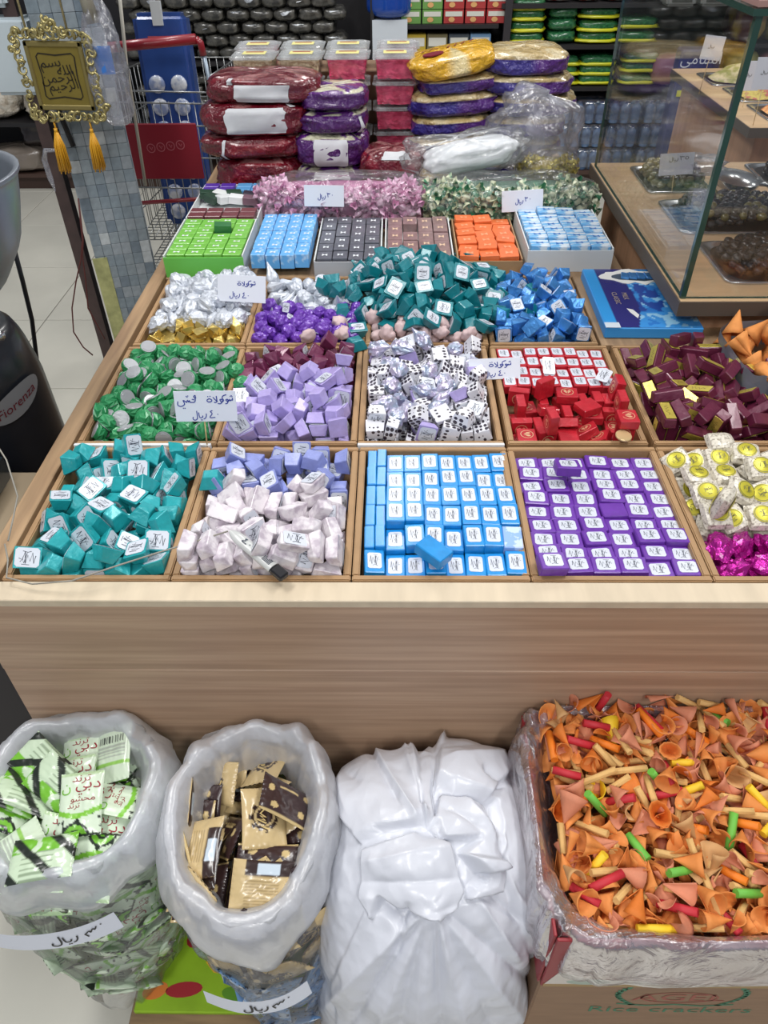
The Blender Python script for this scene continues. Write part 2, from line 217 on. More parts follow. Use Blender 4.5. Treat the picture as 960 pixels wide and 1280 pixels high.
POSE.setdefault('cream',[]).append(('cream',[1141,1866,1663,-180,-76,-9,1379,1860,1646,180,0,-8,1385,1612,1663,-180,-76,86,1293,1881,1663,-180,-76,-152,952,1665,1663,-180,76,3,1398,1749,1663,180,76,0,1187,1956,1664,-180,75,-27,937,1846,1663,180,-76,-178,989,1964,1646,-180,0,7,1169,1734,1646,0,0,-94,1062,1757,1646,0,0,9,1075,1955,1646,0,0,-77,1040,1655,1646,0,0,74,1381,1946,1646,0,0,-178,1060,1855,1646,0,0,177,1301,1975,1646,180,0,2,1158,1634,1663,-180,-76,-38,938,1762,1663,180,-76,0,1270,1742,1646,-180,0,177,1266,1652,1646,180,0,-3,1074,1861,1687,0,0,81,1059,1754,1687,0,0,85,1171,1583,1709,165,-24,174,1122,1654,1673,0,-76,-38,1199,1823,1674,146,52,-46,1049,1963,1687,-180,0,4,1218,1936,1685,-51,-65,-153,1239,1832,1689,-47,-41,-127,1357,1678,1674,0,59,86,1398,1967,1705,180,76,0,1346,1792,1694,135,27,94,1197,1731,1715,0,-70,6,953,1656,1732,174,0,90,998,1754,1715,178,-35,-1,1261,1737,1687,180,0,6,1141,1983,1701,-14,-30,0,1001,1854,1663,-104,0,-91,1262,1647,1687,-180,0,-174,928,1954,1702,-90,-88,-90,1398,1875,1705,180,76,0,1349,1583,1712,-134,50,-40,1140,1858,1732,-179,2,21,1334,1922,1727,165,-42,21,1041,1850,1729,-178,0,-89,1213,1727,1791,-98,-1,103,1125,1926,1757,139,-25,-6,1288,1828,1743,-164,49,-180,1328,1987,1705,-104,0,-11,1239,1549,1712,102,-44,-108,1326,1809,1729,137,30,98,1264,1740,1747,-104,0,103,1053,1747,1747,-180,76,-1,1046,1930,1729,0,0,180,1009,1664,1705,104,0,90,954,1650,1792,158,80,122,951,1839,1732,-178,0,90,1267,1648,1729,180,0,-79,1219,1907,1739,-177,23,-67,979,1944,1705,180,76,180,1148,1741,1706,-180,-70,6,1116,1740,1739,70,6,-86,1131,1829,1774,0,2,1,1066,1985,1756,-55,0,0,947,1743,1742,-24,0,90,1086,1653,1728,-169,17,177,1362,1714,1730,-21,-46,92,]))
POSE.setdefault('cream',[]).append(('magenta',[1062,1537,1650,-159,6,86,979,1521,1650,-21,5,-20,1202,1581,1650,-21,-5,175,1374,1475,1650,-21,-5,14,1271,1487,1651,170,-13,124,1114,1468,1658,-67,14,172,959,1592,1650,-159,-5,157,1302,1570,1650,-16,9,-28,1192,1503,1650,168,11,-120,1136,1540,1658,-113,-14,-81,1388,1546,1657,-51,-12,-47,951,1470,1668,-47,49,-167,1089,1577,1682,-126,18,103,942,1558,1697,-171,-8,75,1338,1516,1682,57,-14,-13,1209,1475,1689,156,-5,-176,1293,1474,1699,-11,-37,162,1374,1466,1708,67,14,-6,1047,1482,1689,145,12,147,1016,1578,1683,124,-10,-125,]))
POSE.setdefault('green',[]).append(('green',[-783,2304,1648,-133,-61,-169,-1041,2445,1652,-104,-22,-85,-671,2661,1647,0,0,79,-767,2374,1647,0,0,-5,-726,2288,1648,133,61,-174,-950,2657,1647,-180,0,-139,-805,2524,1648,-133,-61,-45,-898,2227,1650,144,55,169,-680,2318,1648,133,-61,-55,-774,2686,1647,180,0,-164,-780,2581,1648,-111,21,79,-724,2187,1648,133,61,-64,-1001,2580,1648,-133,-61,-3,-796,2433,1648,-133,-61,-30,-1035,2637,1648,-111,21,-12,-842,2619,1648,-133,61,131,-1037,2122,1648,133,61,-141,-970,2239,1648,-133,61,27,-971,2122,1648,111,21,-172,-773,2131,1648,-133,-61,86,-951,2600,1648,-133,-61,-44,-848,2209,1647,0,0,-135,-966,2392,1647,0,0,86,-671,2200,1647,-180,0,-80,-671,2432,1648,133,61,-70,-932,2447,1647,0,0,84,-858,2416,1647,0,0,132,-672,2130,1647,0,0,177,-664,2553,1648,-111,-21,-68,-851,2487,1648,133,61,-152,-827,2277,1648,-133,61,-25,-1008,2272,1647,0,0,33,-920,2500,1648,-133,61,35,-848,2121,1648,178,-6,-112,-892,2377,1647,180,0,-143,-923,2285,1648,133,-61,-150,-896,2661,1648,133,61,-106,-715,2591,1648,111,-21,42,-1031,2496,1647,0,0,-6,-1029,2374,1662,20,39,10,-762,2244,1656,-7,-17,-51,-1001,2185,1648,-133,-61,98,-1044,2398,1701,-22,-17,19,-871,2697,1677,-90,-3,180,-711,2651,1674,54,-66,79,-814,2238,1664,59,-50,38,-671,2203,1691,179,0,96,-685,2153,1690,-144,-50,85,-729,2535,1647,0,0,-41,-742,2331,1663,27,-48,73,-927,2337,1647,0,0,-162,-692,2433,1693,-50,59,-78,-785,2351,1690,69,-38,148,-723,2438,1648,111,20,-106,-877,2397,1692,133,-61,63,-885,2450,1671,11,-79,169,-1040,2545,1652,-120,-64,-71,-1004,2694,1652,157,-9,134,-936,2466,1692,142,64,-156,-875,2280,1663,-56,19,76,-816,2590,1679,150,42,-114,-675,2486,1651,-162,7,74,-718,2116,1655,-97,22,-3,-823,2174,1677,68,29,-78,-955,2697,1691,90,55,0,-948,2176,1648,111,-21,157,-678,2263,1648,-133,61,51,-661,2605,1652,159,-11,29,-992,2468,1648,-133,61,23,-893,2603,1647,180,0,-167,-980,2354,1673,-59,48,58,-862,2335,1648,-132,-60,-91,-741,2691,1692,-129,68,9,-1047,2307,1657,91,23,92,-781,2631,1670,60,27,-21,-1035,2231,1647,180,0,-103,-990,2599,1691,40,81,-138,-980,2518,1648,133,61,-26,-788,2186,1647,0,0,45,-851,2572,1647,0,0,-166,-929,2513,1717,-67,-60,137,-876,2167,1650,122,49,-101,-759,2426,1679,-115,69,-17,-1035,2223,1693,-171,-4,-22,-857,2121,1701,-8,8,-137,-869,2532,1664,-44,60,-168,-1002,2650,1684,178,-50,-60,-668,2366,1648,111,21,-82,-1043,2504,1692,-116,18,22,-1044,2173,1665,162,-22,169,-720,2234,1676,-155,-5,-36,-794,2694,1692,-133,61,-110,-929,2598,1694,145,14,110,-828,2373,1648,-133,-61,-16,-751,2385,1697,41,78,-42,-664,2491,1695,-166,53,-120,-727,2144,1714,-43,-16,-114,-985,2258,1691,-115,20,135,-825,2548,1705,132,5,-169,-947,2417,1687,68,-21,-19,-938,2550,1652,131,-17,-85,-771,2274,1691,161,29,69,-913,2124,1648,-110,21,10,-975,2312,1648,134,60,73,-665,2392,1709,85,-1,-78,-780,2209,1689,-156,4,147,-1029,2459,1701,153,-31,77,-1043,2339,1695,-63,-14,157,-687,2598,1694,-116,-39,167,-767,2526,1680,154,16,56,-1042,2597,1699,61,2,-102,-671,2697,1686,89,63,-1,-837,2658,1675,61,49,-94,-936,2219,1673,-58,-27,105,-768,2571,1709,-134,-46,-19,-821,2311,1682,-80,-6,-139,-672,2340,1706,121,44,-87,-754,2164,1679,36,50,129,-931,2648,1696,133,20,-40,-840,2450,1688,-152,-51,63,-1030,2277,1691,-154,-6,-118,-920,2375,1700,88,34,168,-819,2401,1692,-170,-16,-157,-980,2498,1702,-167,18,-84,-852,2210,1692,-111,21,-76,-979,2547,1705,-72,76,179,-802,2118,1691,133,75,-140,-950,2291,1692,-116,-20,153,-786,2477,1664,-162,5,-90,-723,2489,1663,-70,-27,-162,-825,2262,1714,-101,-70,-47,-1041,2202,1735,-114,-58,-67,-770,2233,1727,135,31,140,-796,2622,1717,179,65,69,-1033,2137,1698,126,2,104,-662,2645,1694,176,16,157,-1046,2675,1702,50,-3,-150,-1042,2549,1713,-153,22,39,-980,2213,1704,-161,-58,82,-878,2493,1699,158,47,101,-666,2117,1713,90,23,-76,-859,2605,1696,-162,29,99,-735,2338,1711,134,-43,110,-877,2565,1722,-98,-29,55,-696,2292,1689,-146,18,-138,-725,2497,1709,-179,6,26,-711,2550,1694,-71,13,153,-917,2417,1729,150,40,125,-841,2667,1722,-1,2,130,-847,2361,1705,157,4,126,-745,2622,1698,-158,-43,134,-974,2145,1688,21,34,119,-662,2537,1712,161,-5,
77,-905,2155,1687,-131,25,158,-992,2424,1696,-75,-11,77,-707,2381,1676,151,-9,-126,-906,2550,1690,171,38,15,-901,2680,1715,-55,30,126,-777,2298,1727,33,-9,-152,-659,2259,1707,90,67,-90,-872,2299,1716,150,-9,38,-907,2322,1691,142,12,-108,-711,2591,1739,80,-42,96,-934,2234,1718,-176,12,110,-1002,2695,1712,-156,5,23,-777,2451,1718,-155,44,-79,-899,2189,1718,-25,-63,78,-817,2488,1704,-178,-14,-14,-1008,2165,1724,-32,-54,-103,-1046,2290,1730,-11,24,113,-933,2119,1704,-166,17,176,-1000,2328,1713,-168,-59,141,-892,2257,1702,103,-72,-148,-986,2456,1734,159,5,162,-726,2210,1719,-151,0,-6,]))
POSE.setdefault('lilac',[]).append(('lilac',[-342,2214,1646,-180,0,6,-460,2358,1654,180,76,-12,-476,2458,1654,-104,0,-138,-426,2203,1646,0,0,164,-546,2326,1646,0,0,-66,-572,2381,1654,-180,-76,-103,-493,2127,1654,-180,-76,178,-430,2127,1646,0,0,178,-352,2288,1665,0,50,71,-201,2377,1654,-104,0,34,-185,2197,1654,-180,76,0,-577,2190,1654,104,0,-90,-471,2286,1656,-180,62,-1,-564,2439,1654,-180,-76,-22,-399,2436,1646,180,0,10,-195,2450,1654,180,-76,-98,-292,2309,1665,-65,0,-50,-266,2380,1646,0,0,99,-413,2264,1654,180,-76,178,-353,2150,1654,-104,0,-161,-261,2186,1654,180,76,-86,-244,2119,1654,-180,76,-90,-349,2380,1654,-104,0,-64,-335,2448,1654,-104,0,-93,-215,2261,1646,0,0,-169,-186,2133,1654,180,-76,8,-274,2443,1654,180,-76,99,-387,2359,1654,180,-76,26,-543,2126,1654,180,76,0,-503,2237,1654,180,-76,-102,-420,2332,1690,-32,37,159,-266,2140,1701,147,2,3,-492,2355,1694,152,3,84,-552,2191,1709,3,20,8,-216,2400,1696,21,19,174,-356,2207,1687,180,0,-106,-567,2356,1698,-152,-5,-3,-449,2275,1702,1,-62,177,-371,2270,1717,-50,76,45,-303,2453,1715,-93,-57,151,-505,2413,1680,116,-35,143,-323,2130,1704,122,-57,-97,-195,2246,1700,-172,35,166,-439,2127,1687,-180,0,-89,-571,2126,1704,180,-48,-180,-502,2210,1705,97,64,109,-309,2395,1696,152,43,-143,-510,2289,1703,-15,-62,-166,-263,2482,1706,-90,27,156,-255,2330,1677,-61,46,-29,-563,2258,1655,-163,-9,-88,-201,2136,1721,-180,-76,107,-189,2322,1662,0,82,-82,-367,2451,1695,180,-76,-3,-504,2125,1705,-152,-1,-90,-425,2427,1695,0,-14,177,-267,2244,1685,-72,61,-110,-442,2198,1695,-180,-76,6,-306,2275,1719,140,-74,-176,-189,2497,1714,127,-65,84,-557,2420,1712,132,-3,75,-441,2373,1731,-137,30,69,-217,2196,1723,-36,-69,102,-188,2329,1721,99,-2,164,-465,2280,1750,-14,1,92,-281,2191,1717,1,41,93,-221,2272,1725,160,-30,8,-416,2485,1732,47,22,-29,-334,2205,1737,104,0,78,-222,2449,1731,-99,24,125,-515,2357,1738,-132,-3,72,-195,2513,1767,-152,-8,178,-535,2128,1744,112,27,-165,-399,2220,1736,104,48,5,-258,2410,1732,-162,17,-140,-268,2257,1763,-69,-6,-110,-573,2284,1694,16,18,-175,-364,2332,1712,41,36,35,-331,2459,1755,1,36,177,-380,2142,1727,132,10,73,-459,2126,1737,-104,0,92,-484,2188,1746,-24,-21,-171,-470,2447,1725,154,-33,39,-311,2338,1723,92,6,99,]))
POSE.setdefault('lilac',[]).append(('maroon',[-188,2661,1649,104,0,-90,-490,2627,1649,180,-77,-90,-255,2554,1649,-180,77,95,-181,2531,1653,166,0,89,-332,2574,1649,-104,0,-4,-376,2521,1649,104,0,97,-451,2562,1649,180,-77,-100,-436,2620,1649,-180,77,166,-487,2688,1650,0,0,-90,-541,2608,1649,180,77,112,-545,2685,1649,104,0,141,-239,2685,1649,-180,77,-9,-376,2612,1649,-180,-77,149,-519,2499,1650,0,0,132,-311,2502,1649,104,0,164,-307,2660,1649,104,0,100,-577,2524,1649,104,0,-14,-283,2612,1649,-104,0,98,-374,2682,1650,0,0,-1,-436,2689,1649,-180,-77,179,-216,2616,1649,-180,77,179,-312,2530,1689,116,26,99,-453,2646,1710,180,-77,-113,-571,2647,1687,74,43,67,-432,2499,1669,96,-47,-74,-570,2500,1697,164,7,178,-575,2569,1688,-105,-31,90,-516,2494,1699,180,-77,4,-393,2632,1692,-176,-51,152,-189,2607,1691,135,56,-160,-198,2554,1702,86,-78,94,-252,2535,1695,111,-62,-114,-252,2630,1703,-132,-51,27,-193,2691,1702,-16,75,-8,-385,2692,1699,180,77,-11,-424,2586,1709,-154,77,-173,-253,2686,1698,25,-8,-83,-500,2689,1700,173,77,-154,-312,2684,1704,123,-21,146,-503,2561,1664,0,-58,111,-365,2518,1699,120,-58,-18,-332,2603,1689,-129,-8,-20,-271,2694,1746,-132,-8,80,-527,2556,1714,-18,8,81,-187,2645,1734,44,-59,63,-368,2580,1726,65,44,-179,-478,2592,1726,-146,21,-179,-570,2611,1721,-44,10,-176,-300,2554,1735,-32,-55,46,-190,2576,1748,115,18,83,-460,2529,1694,-154,-8,37,-313,2629,1729,-129,-49,-72,]))
POSE.setdefault('leo',[]).append(('leo',[-66,2239,1655,-180,-81,-87,259,2202,1655,180,-81,-170,243,2447,1655,-180,-81,-32,-77,2125,1655,180,-80,-180,85,2435,1655,-180,80,-178,99,2686,1655,99,0,-94,33,2615,1655,180,81,142,41,2441,1655,-180,81,-178,-62,2655,1655,99,0,24,140,2468,1655,180,-81,-92,316,2447,1655,180,-81,-180,309,2685,1647,0,0,90,295,2572,1655,-180,80,-90,-73,2524,1655,180,82,80,306,2306,1647,180,0,-96,-19,2402,1647,180,0,106,80,2567,1655,-180,81,96,178,2406,1655,-99,0,170,-7,2682,1655,99,0,96,-12,2334,1647,0,0,120,312,2513,1655,-99,0,-172,-70,2385,1655,99,0,-74,10,2211,1647,180,0,86,-67,2462,1655,180,81,-37,246,2687,1655,180,-81,175,155,2535,1658,-24,0,-120,214,2613,1655,180,-81,-7,99,2193,1647,-180,0,-70,229,2365,1655,99,0,81,309,2245,1655,180,-81,-91,311,2133,1655,180,81,10,-31,2584,1655,-99,0,19,249,2273,1655,180,-80,176,81,2248,1655,99,0,20,-21,2131,1655,-180,81,81,306,2381,1647,-180,0,-3,5,2515,1647,0,0,108,230,2527,1647,0,0,-79,91,2625,1655,180,81,177,154,2619,1655,-180,81,106,62,2359,1647,0,0,-80,175,2219,1655,180,-81,-89,144,2686,1655,-99,0,86,242,2129,1647,0,0,83,117,2128,1655,99,0,49,-77,2301,1655,180,80,0,138,2275,1655,180,81,-179,179,2127,1655,-180,81,145,-65,2194,1693,-155,4,-6,316,2298,1698,-180,-81,180,189,2113,1712,-85,-74,-5,111,2113,1717,-88,-78,-2,-15,2614,1717,-89,-8,-89,-5,2462,1699,173,31,169,301,2125,1706,2,-19,4,-66,2602,1701,-147,9,-174,186,2451,1699,24,-18,76,-67,2332,1722,139,86,52,76,2489,1657,94,0,173,317,2365,1698,180,-81,0,-66,2540,1722,-101,2,86,253,2248,1720,-127,67,-28,-69,2125,1713,180,1,180,156,2344,1683,-125,-42,-81,316,2198,1702,-114,67,64,250,2124,1698,180,-81,-176,58,2604,1720,91,19,-177,135,2682,1718,109,-2,-80,50,2537,1708,-76,-66,-104,116,2544,1708,11,-57,148,309,2493,1711,179,-62,-83,235,2574,1708,114,17,10,99,2186,1698,180,81,33,189,2686,1695,-73,-10,-83,289,2630,1687,139,26,153,-6,2534,1690,-180,0,-91,-2,2207,1690,0,0,-95,20,2282,1674,147,4,26,199,2269,1686,140,2,89,304,2433,1705,0,-19,0,249,2430,1716,-153,-69,-28,-81,2476,1713,-90,-12,-90,227,2184,1706,79,-2,96,-4,2390,1690,180,0,-172,91,2348,1691,-167,0,100,-72,2388,1718,171,-66,-170,1,2682,1715,-171,62,-178,152,2605,1705,-1,-19,110,-71,2686,1708,-24,-11,0,308,2553,1713,179,-21,93,57,2126,1655,-180,81,166,255,2362,1710,92,17,-33,166,2187,1698,-18,8,-155,76,2693,1710,-112,-70,-156,81,2300,1655,-99,0,-172,241,2520,1690,0,0,176,104,2274,1713,0,0,-59,54,2661,1750,-156,-22,1,118,2422,1703,160,18,-85,306,2390,1765,101,1,49,-64,2179,1742,-74,1,1,78,2167,1750,38,29,-89,184,2521,1705,-153,-53,-37,-79,2636,1739,92,-57,92,12,2178,1734,2,-8,68,54,2411,1719,178,-65,-170,313,2679,1731,114,-33,90,175,2580,1741,177,19,-82,72,2474,1723,62,-85,50,162,2171,1739,172,-18,116,286,2190,1746,153,6,148,237,2137,1759,-4,-3,-121,-36,2449,1740,-26,-67,-169,291,2302,1753,177,-62,178,-10,2122,1721,-99,0,-100,237,2306,1740,143,-26,1,240,2683,1718,-22,22,93,-40,2280,1719,137,61,-120,]))
POSE.setdefault('leo',[]).append(('mauve',[-69,2583,1776,12,-23,-29,133,2488,1727,130,49,-104,167,2295,1720,-43,-44,27,16,2447,1761,15,-9,-90,-10,2380,1738,-157,8,73,-11,2524,1738,-24,-8,156,54,2238,1717,-144,-8,102,191,2389,1717,-91,7,-153,139,2231,1723,102,-21,41,11,2326,1703,33,-40,-88,-28,2240,1743,-46,-13,-160,22,2609,1769,-172,0,-29,111,2651,1776,16,-37,149,114,2345,1735,30,-4,161,]))
POSE.setdefault('red',[]).append(('redbox',[791,2137,1642,0,0,-21,682,2260,1642,0,0,109,605,2164,1642,0,0,8,701,2356,1660,-90,0,96,785,2346,1664,0,-89,0,457,2148,1642,180,0,-175,571,2256,1642,0,0,111,450,2271,1642,0,0,-90,624,2265,1664,180,90,180,794,2283,1660,-90,0,-3,551,2356,1660,-90,0,90,495,2353,1642,0,0,-83,625,2348,1642,180,0,-38,721,2142,1660,-180,34,156,533,2144,1664,117,90,41,714,2265,1675,180,0,-2,752,2360,1664,0,-89,0,552,2366,1733,-123,90,179,801,2139,1697,-127,89,127,695,2270,1709,0,0,-153,512,2198,1660,90,0,-85,461,2365,1693,-90,0,-11,605,2130,1675,0,0,-90,540,2138,1741,74,-89,-67,815,2358,1739,3,-78,-3,633,2350,1675,0,0,-65,683,2178,1667,-162,30,-172,793,2227,1642,180,0,-93,458,2296,1693,-90,0,-89,461,2130,1675,180,0,90,454,2215,1660,-90,0,-180,607,2191,1693,136,-4,-4,814,2271,1729,90,0,90,634,2350,1709,-180,0,175,797,2130,1753,0,0,90,556,2274,1693,-7,-23,-91,]))
POSE.setdefault('bar',[]).append(('bar',[1230,2271,1646,95,0,-164,1094,2157,1646,-95,0,-51,1295,2388,1646,95,0,116,1333,2657,1645,0,0,0,1119,2653,1645,180,0,-23,931,2164,1681,180,89,180,1341,2304,1645,-180,0,176,967,2211,1646,95,0,-178,1319,2172,1646,95,0,97,1154,2260,1646,95,0,-82,1245,2122,1646,-95,0,10,1245,2523,1646,95,0,-71,1223,2639,1645,0,0,-96,1217,2365,1646,95,0,-155,1100,2372,1646,95,0,162,963,2500,1646,95,0,129,1103,2566,1645,180,0,-123,968,2420,1645,0,0,1,1343,2485,1646,95,0,167,981,2659,1646,-95,0,107,932,2660,1680,-86,7,-90,997,2528,1673,0,34,39,1359,2214,1714,-95,73,170,1379,2523,1675,-90,33,90,1155,2458,1676,-100,-40,-162,1377,2312,1719,-179,84,-95,1106,2266,1673,-72,-24,-44,1144,2662,1684,-180,0,92,1142,2403,1665,-180,25,160,1210,2699,1718,-90,90,180,1228,2315,1646,-94,0,-164,932,2341,1664,95,-21,90,1237,2203,1652,-139,0,-12,1128,2497,1646,95,0,14,971,2162,1681,-179,89,-179,1128,2534,1678,59,-24,-152,1004,2394,1683,175,-10,119,1293,2697,1667,93,24,2,1328,2399,1716,-93,39,172,1085,2229,1646,-95,0,-38,1038,2458,1671,-98,31,-32,1055,2569,1675,-85,32,59,1099,2661,1688,-97,-6,-87,1223,2648,1686,95,0,-174,1345,2257,1646,95,0,174,1231,2274,1691,94,0,64,1379,2390,1783,90,19,-90,1224,2455,1671,-136,14,-85,1019,2149,1671,-85,25,-119,1331,2611,1645,0,0,-180,939,2447,1721,61,9,90,1220,2565,1687,-87,4,-100,972,2307,1646,95,0,92,1093,2345,1689,-159,15,-48,1056,2204,1723,-80,-26,-171,1184,2172,1669,139,3,171,970,2577,1678,-39,20,-179,973,2662,1687,-9,-3,90,1377,2175,1679,180,-84,-85,1252,2652,1727,-171,1,177,1351,2646,1722,0,54,4,1055,2409,1710,-15,-23,-137,1206,2372,1704,-126,-9,78,1287,2216,1728,62,42,172,1265,2545,1717,14,-33,104,1058,2659,1694,78,-8,-87,1335,2168,1720,14,-87,-2,1322,2444,1670,-154,-24,161,1176,2551,1720,109,34,103,1012,2566,1740,127,-25,68,1077,2162,1753,153,-1,-132,936,2330,1730,22,3,-90,1090,2583,1710,-81,-23,180,1307,2293,1695,44,-2,-117,1032,2664,1646,-95,0,-82,1044,2119,1702,60,-19,-180,1014,2282,1671,23,-23,-96,1166,2153,1707,-14,-26,106,963,2241,1690,0,0,-93,1280,2335,1714,172,39,123,934,2148,1758,0,0,-90,1211,2215,1731,3,-11,109,1344,2112,1684,-5,-10,-180,1263,2479,1729,28,-23,75,1130,2370,1709,14,-22,-51,1003,2317,1712,-107,-30,-41,1342,2261,1717,177,-37,-178,1328,2566,1671,-125,24,-145,1094,2660,1732,170,-7,-89,1254,2145,1702,46,-6,-150,1179,2620,1733,-95,-8,-35,1189,2476,1754,-174,-25,-179,1241,2367,1725,-41,9,65,1021,2493,1738,-32,-6,27,938,2559,1730,-161,-27,-90,1114,2136,1732,-135,68,85,1066,2288,1698,117,-16,-69,1170,2442,1718,55,-15,-111,975,2334,1748,156,19,79,1298,2587,1690,58,28,-147,983,2152,1762,113,2,-86,966,2259,1769,22,8,-177,1248,2431,1763,34,-5,53,1338,2452,1752,166,-17,-140,1151,2285,1705,136,16,-4,1126,2667,1769,97,-12,-139,1049,2459,1713,-24,-22,-137,967,2401,1763,154,21,84,1361,2142,1799,116,-43,64,1337,2460,1704,-151,-19,151,1137,2528,1727,72,15,-93,1348,2528,1732,123,-33,-139,1339,2697,1692,-173,24,0,1262,2133,1744,-152,14,15,1014,2662,1716,144,0,-93,1163,2146,1748,8,28,-86,1000,2235,1735,97,4,-167,1374,2244,1789,112,20,90,]))
POSE.setdefault('silver',[]).append(('gold',[-677,2832,1639,0,0,0,-758,2809,1646,180,-65,3,-965,2899,1639,180,0,-102,-809,2862,1639,0,0,-150,-994,2849,1642,164,0,-176,-747,2925,1643,159,0,-76,-851,2809,1646,180,-65,-178,-804,2813,1639,180,0,13,-897,2903,1639,180,0,19,-667,2951,1646,-180,-65,-57,-1035,2808,1654,-180,-90,0,-835,2880,1659,162,-34,-24,-942,2815,1639,0,0,92,-786,2810,1671,115,0,91,-682,2896,1639,180,0,99,-674,2797,1652,180,-86,90,-723,2819,1656,0,53,3,-918,2955,1640,174,0,-65,-1028,2891,1649,-132,-17,162,-726,2928,1664,-167,17,53,-852,2949,1639,-180,0,104,-785,2899,1652,38,0,120,-898,2809,1639,-180,0,2,-825,2810,1666,180,1,92,-926,2860,1663,-71,65,130,-734,2877,1656,0,52,103,-876,2850,1646,180,65,-86,-677,2840,1666,0,0,-87,-992,2815,1666,-119,-15,111,-713,2940,1688,160,7,-58,-888,2808,1666,180,0,0,-683,2809,1695,-3,0,-1,-829,2820,1694,180,-1,-50,-801,2870,1682,-121,-25,80,-1018,2850,1677,107,14,-118,-691,2882,1674,180,54,35,-802,2944,1660,-74,-15,127,-897,2904,1666,-180,0,30,-956,2945,1664,-160,32,-116,-841,2930,1666,180,0,-158,-1010,2795,1698,-90,39,0,-889,2907,1699,113,0,-133,-659,2915,1677,90,82,-90,-659,2852,1705,-90,-22,90,-739,2808,1691,0,0,0,-934,2808,1666,0,0,180,-1012,2932,1664,-116,23,-12,-855,2875,1688,37,8,-154,-739,2895,1698,13,4,53,-816,2819,1721,-180,1,124,-992,2899,1671,-180,-20,169,-681,2888,1714,95,23,-37,-766,2856,1724,-44,-16,-65,-894,2818,1699,-115,0,-46,-866,2843,1715,142,-9,28,-961,2847,1672,-174,-5,19,-725,2848,1697,-175,49,37,-920,2929,1700,102,-64,68,-768,2853,1688,134,-4,-53,-833,2899,1700,163,-60,-115,]))
POSE.setdefault('silver',[]).append(('silver',[-762,3269,1651,-22,7,49,-948,3105,1652,169,16,-1,-710,2989,1652,-10,-17,-36,-822,3144,1651,-22,7,-61,-687,3166,1652,22,0,-33,-966,3304,1658,-112,-16,-116,-1003,2980,1652,-10,17,3,-783,2989,1656,-40,-11,117,-678,3084,1651,21,7,-106,-1007,3219,1651,158,7,-29,-682,3303,1652,10,17,-118,-908,3222,1651,22,4,43,-747,3341,1651,-158,6,178,-1013,3054,1652,162,10,68,-941,3030,1652,171,-17,-117,-873,3351,1652,-160,9,-85,-766,3014,1708,178,-22,-79,-801,3368,1678,52,5,-169,-692,3026,1690,26,4,-164,-1016,3138,1651,158,-7,-106,-1000,3366,1651,-158,7,164,-902,3287,1671,-41,-26,16,-835,3229,1651,158,-7,-66,-1009,3006,1702,170,-17,-149,-861,3089,1651,158,-5,150,-739,3124,1667,-151,12,170,-752,3062,1652,-170,17,112,-887,3162,1658,68,-16,59,-682,3372,1667,111,59,35,-1023,3295,1673,-67,-3,83,-861,3021,1651,22,6,-27,-711,3230,1658,-123,15,26,-792,3091,1690,-143,37,-119,-822,3299,1659,112,-5,18,-933,3362,1678,-38,-47,-84,-975,3236,1693,40,-30,124,-894,2974,1678,168,-11,2,-905,3076,1687,174,-8,99,-689,3191,1703,159,13,159,-776,3188,1661,-32,-33,-118,-966,2942,1710,67,8,-67,-734,3326,1705,164,11,97,-1005,3364,1705,20,9,-22,-750,3174,1716,40,-11,-73,-718,3062,1720,-170,-55,-45,-853,3239,1703,-13,-9,98,-1016,3095,1698,-157,-5,106,-834,3038,1701,-48,6,-73,-990,3036,1743,-2,-4,-54,-937,3007,1711,-55,8,93,-920,3205,1703,146,26,-118,-977,3157,1687,25,-1,142,-885,3372,1714,62,-46,-157,-672,3323,1718,114,34,-75,-684,3258,1705,57,10,144,-838,2960,1713,-59,-18,-146,-959,3088,1713,-84,31,-96,-688,3122,1712,-16,28,-2,-777,3263,1703,21,2,171,-891,3078,1739,-29,-8,-150,-678,2961,1717,-156,-7,74,-853,3127,1700,179,-1,120,-1009,3309,1732,11,-20,135,-834,3325,1716,164,-17,72,-722,3269,1751,149,-14,16,-937,3275,1725,97,34,144,-728,2904,1738,10,12,-88,-812,3165,1724,-75,-37,-38,-883,3005,1736,53,-31,86,-1010,2898,1723,-178,-29,25,-897,3311,1733,-138,53,100,-722,3360,1749,150,10,54,-776,3049,1748,175,-39,-105,-926,3152,1727,-43,-50,170,-683,3158,1754,-45,2,-49,-873,3205,1742,-13,25,-104,-795,3223,1744,43,-46,31,-1016,3209,1730,30,11,-74,-781,3318,1744,-72,15,-80,-821,3091,1747,-92,14,63,-737,3103,1756,7,-26,-28,-781,2933,1711,-119,32,-109,-876,3138,1762,-110,-26,-165,-818,3000,1756,-121,-5,136,]))
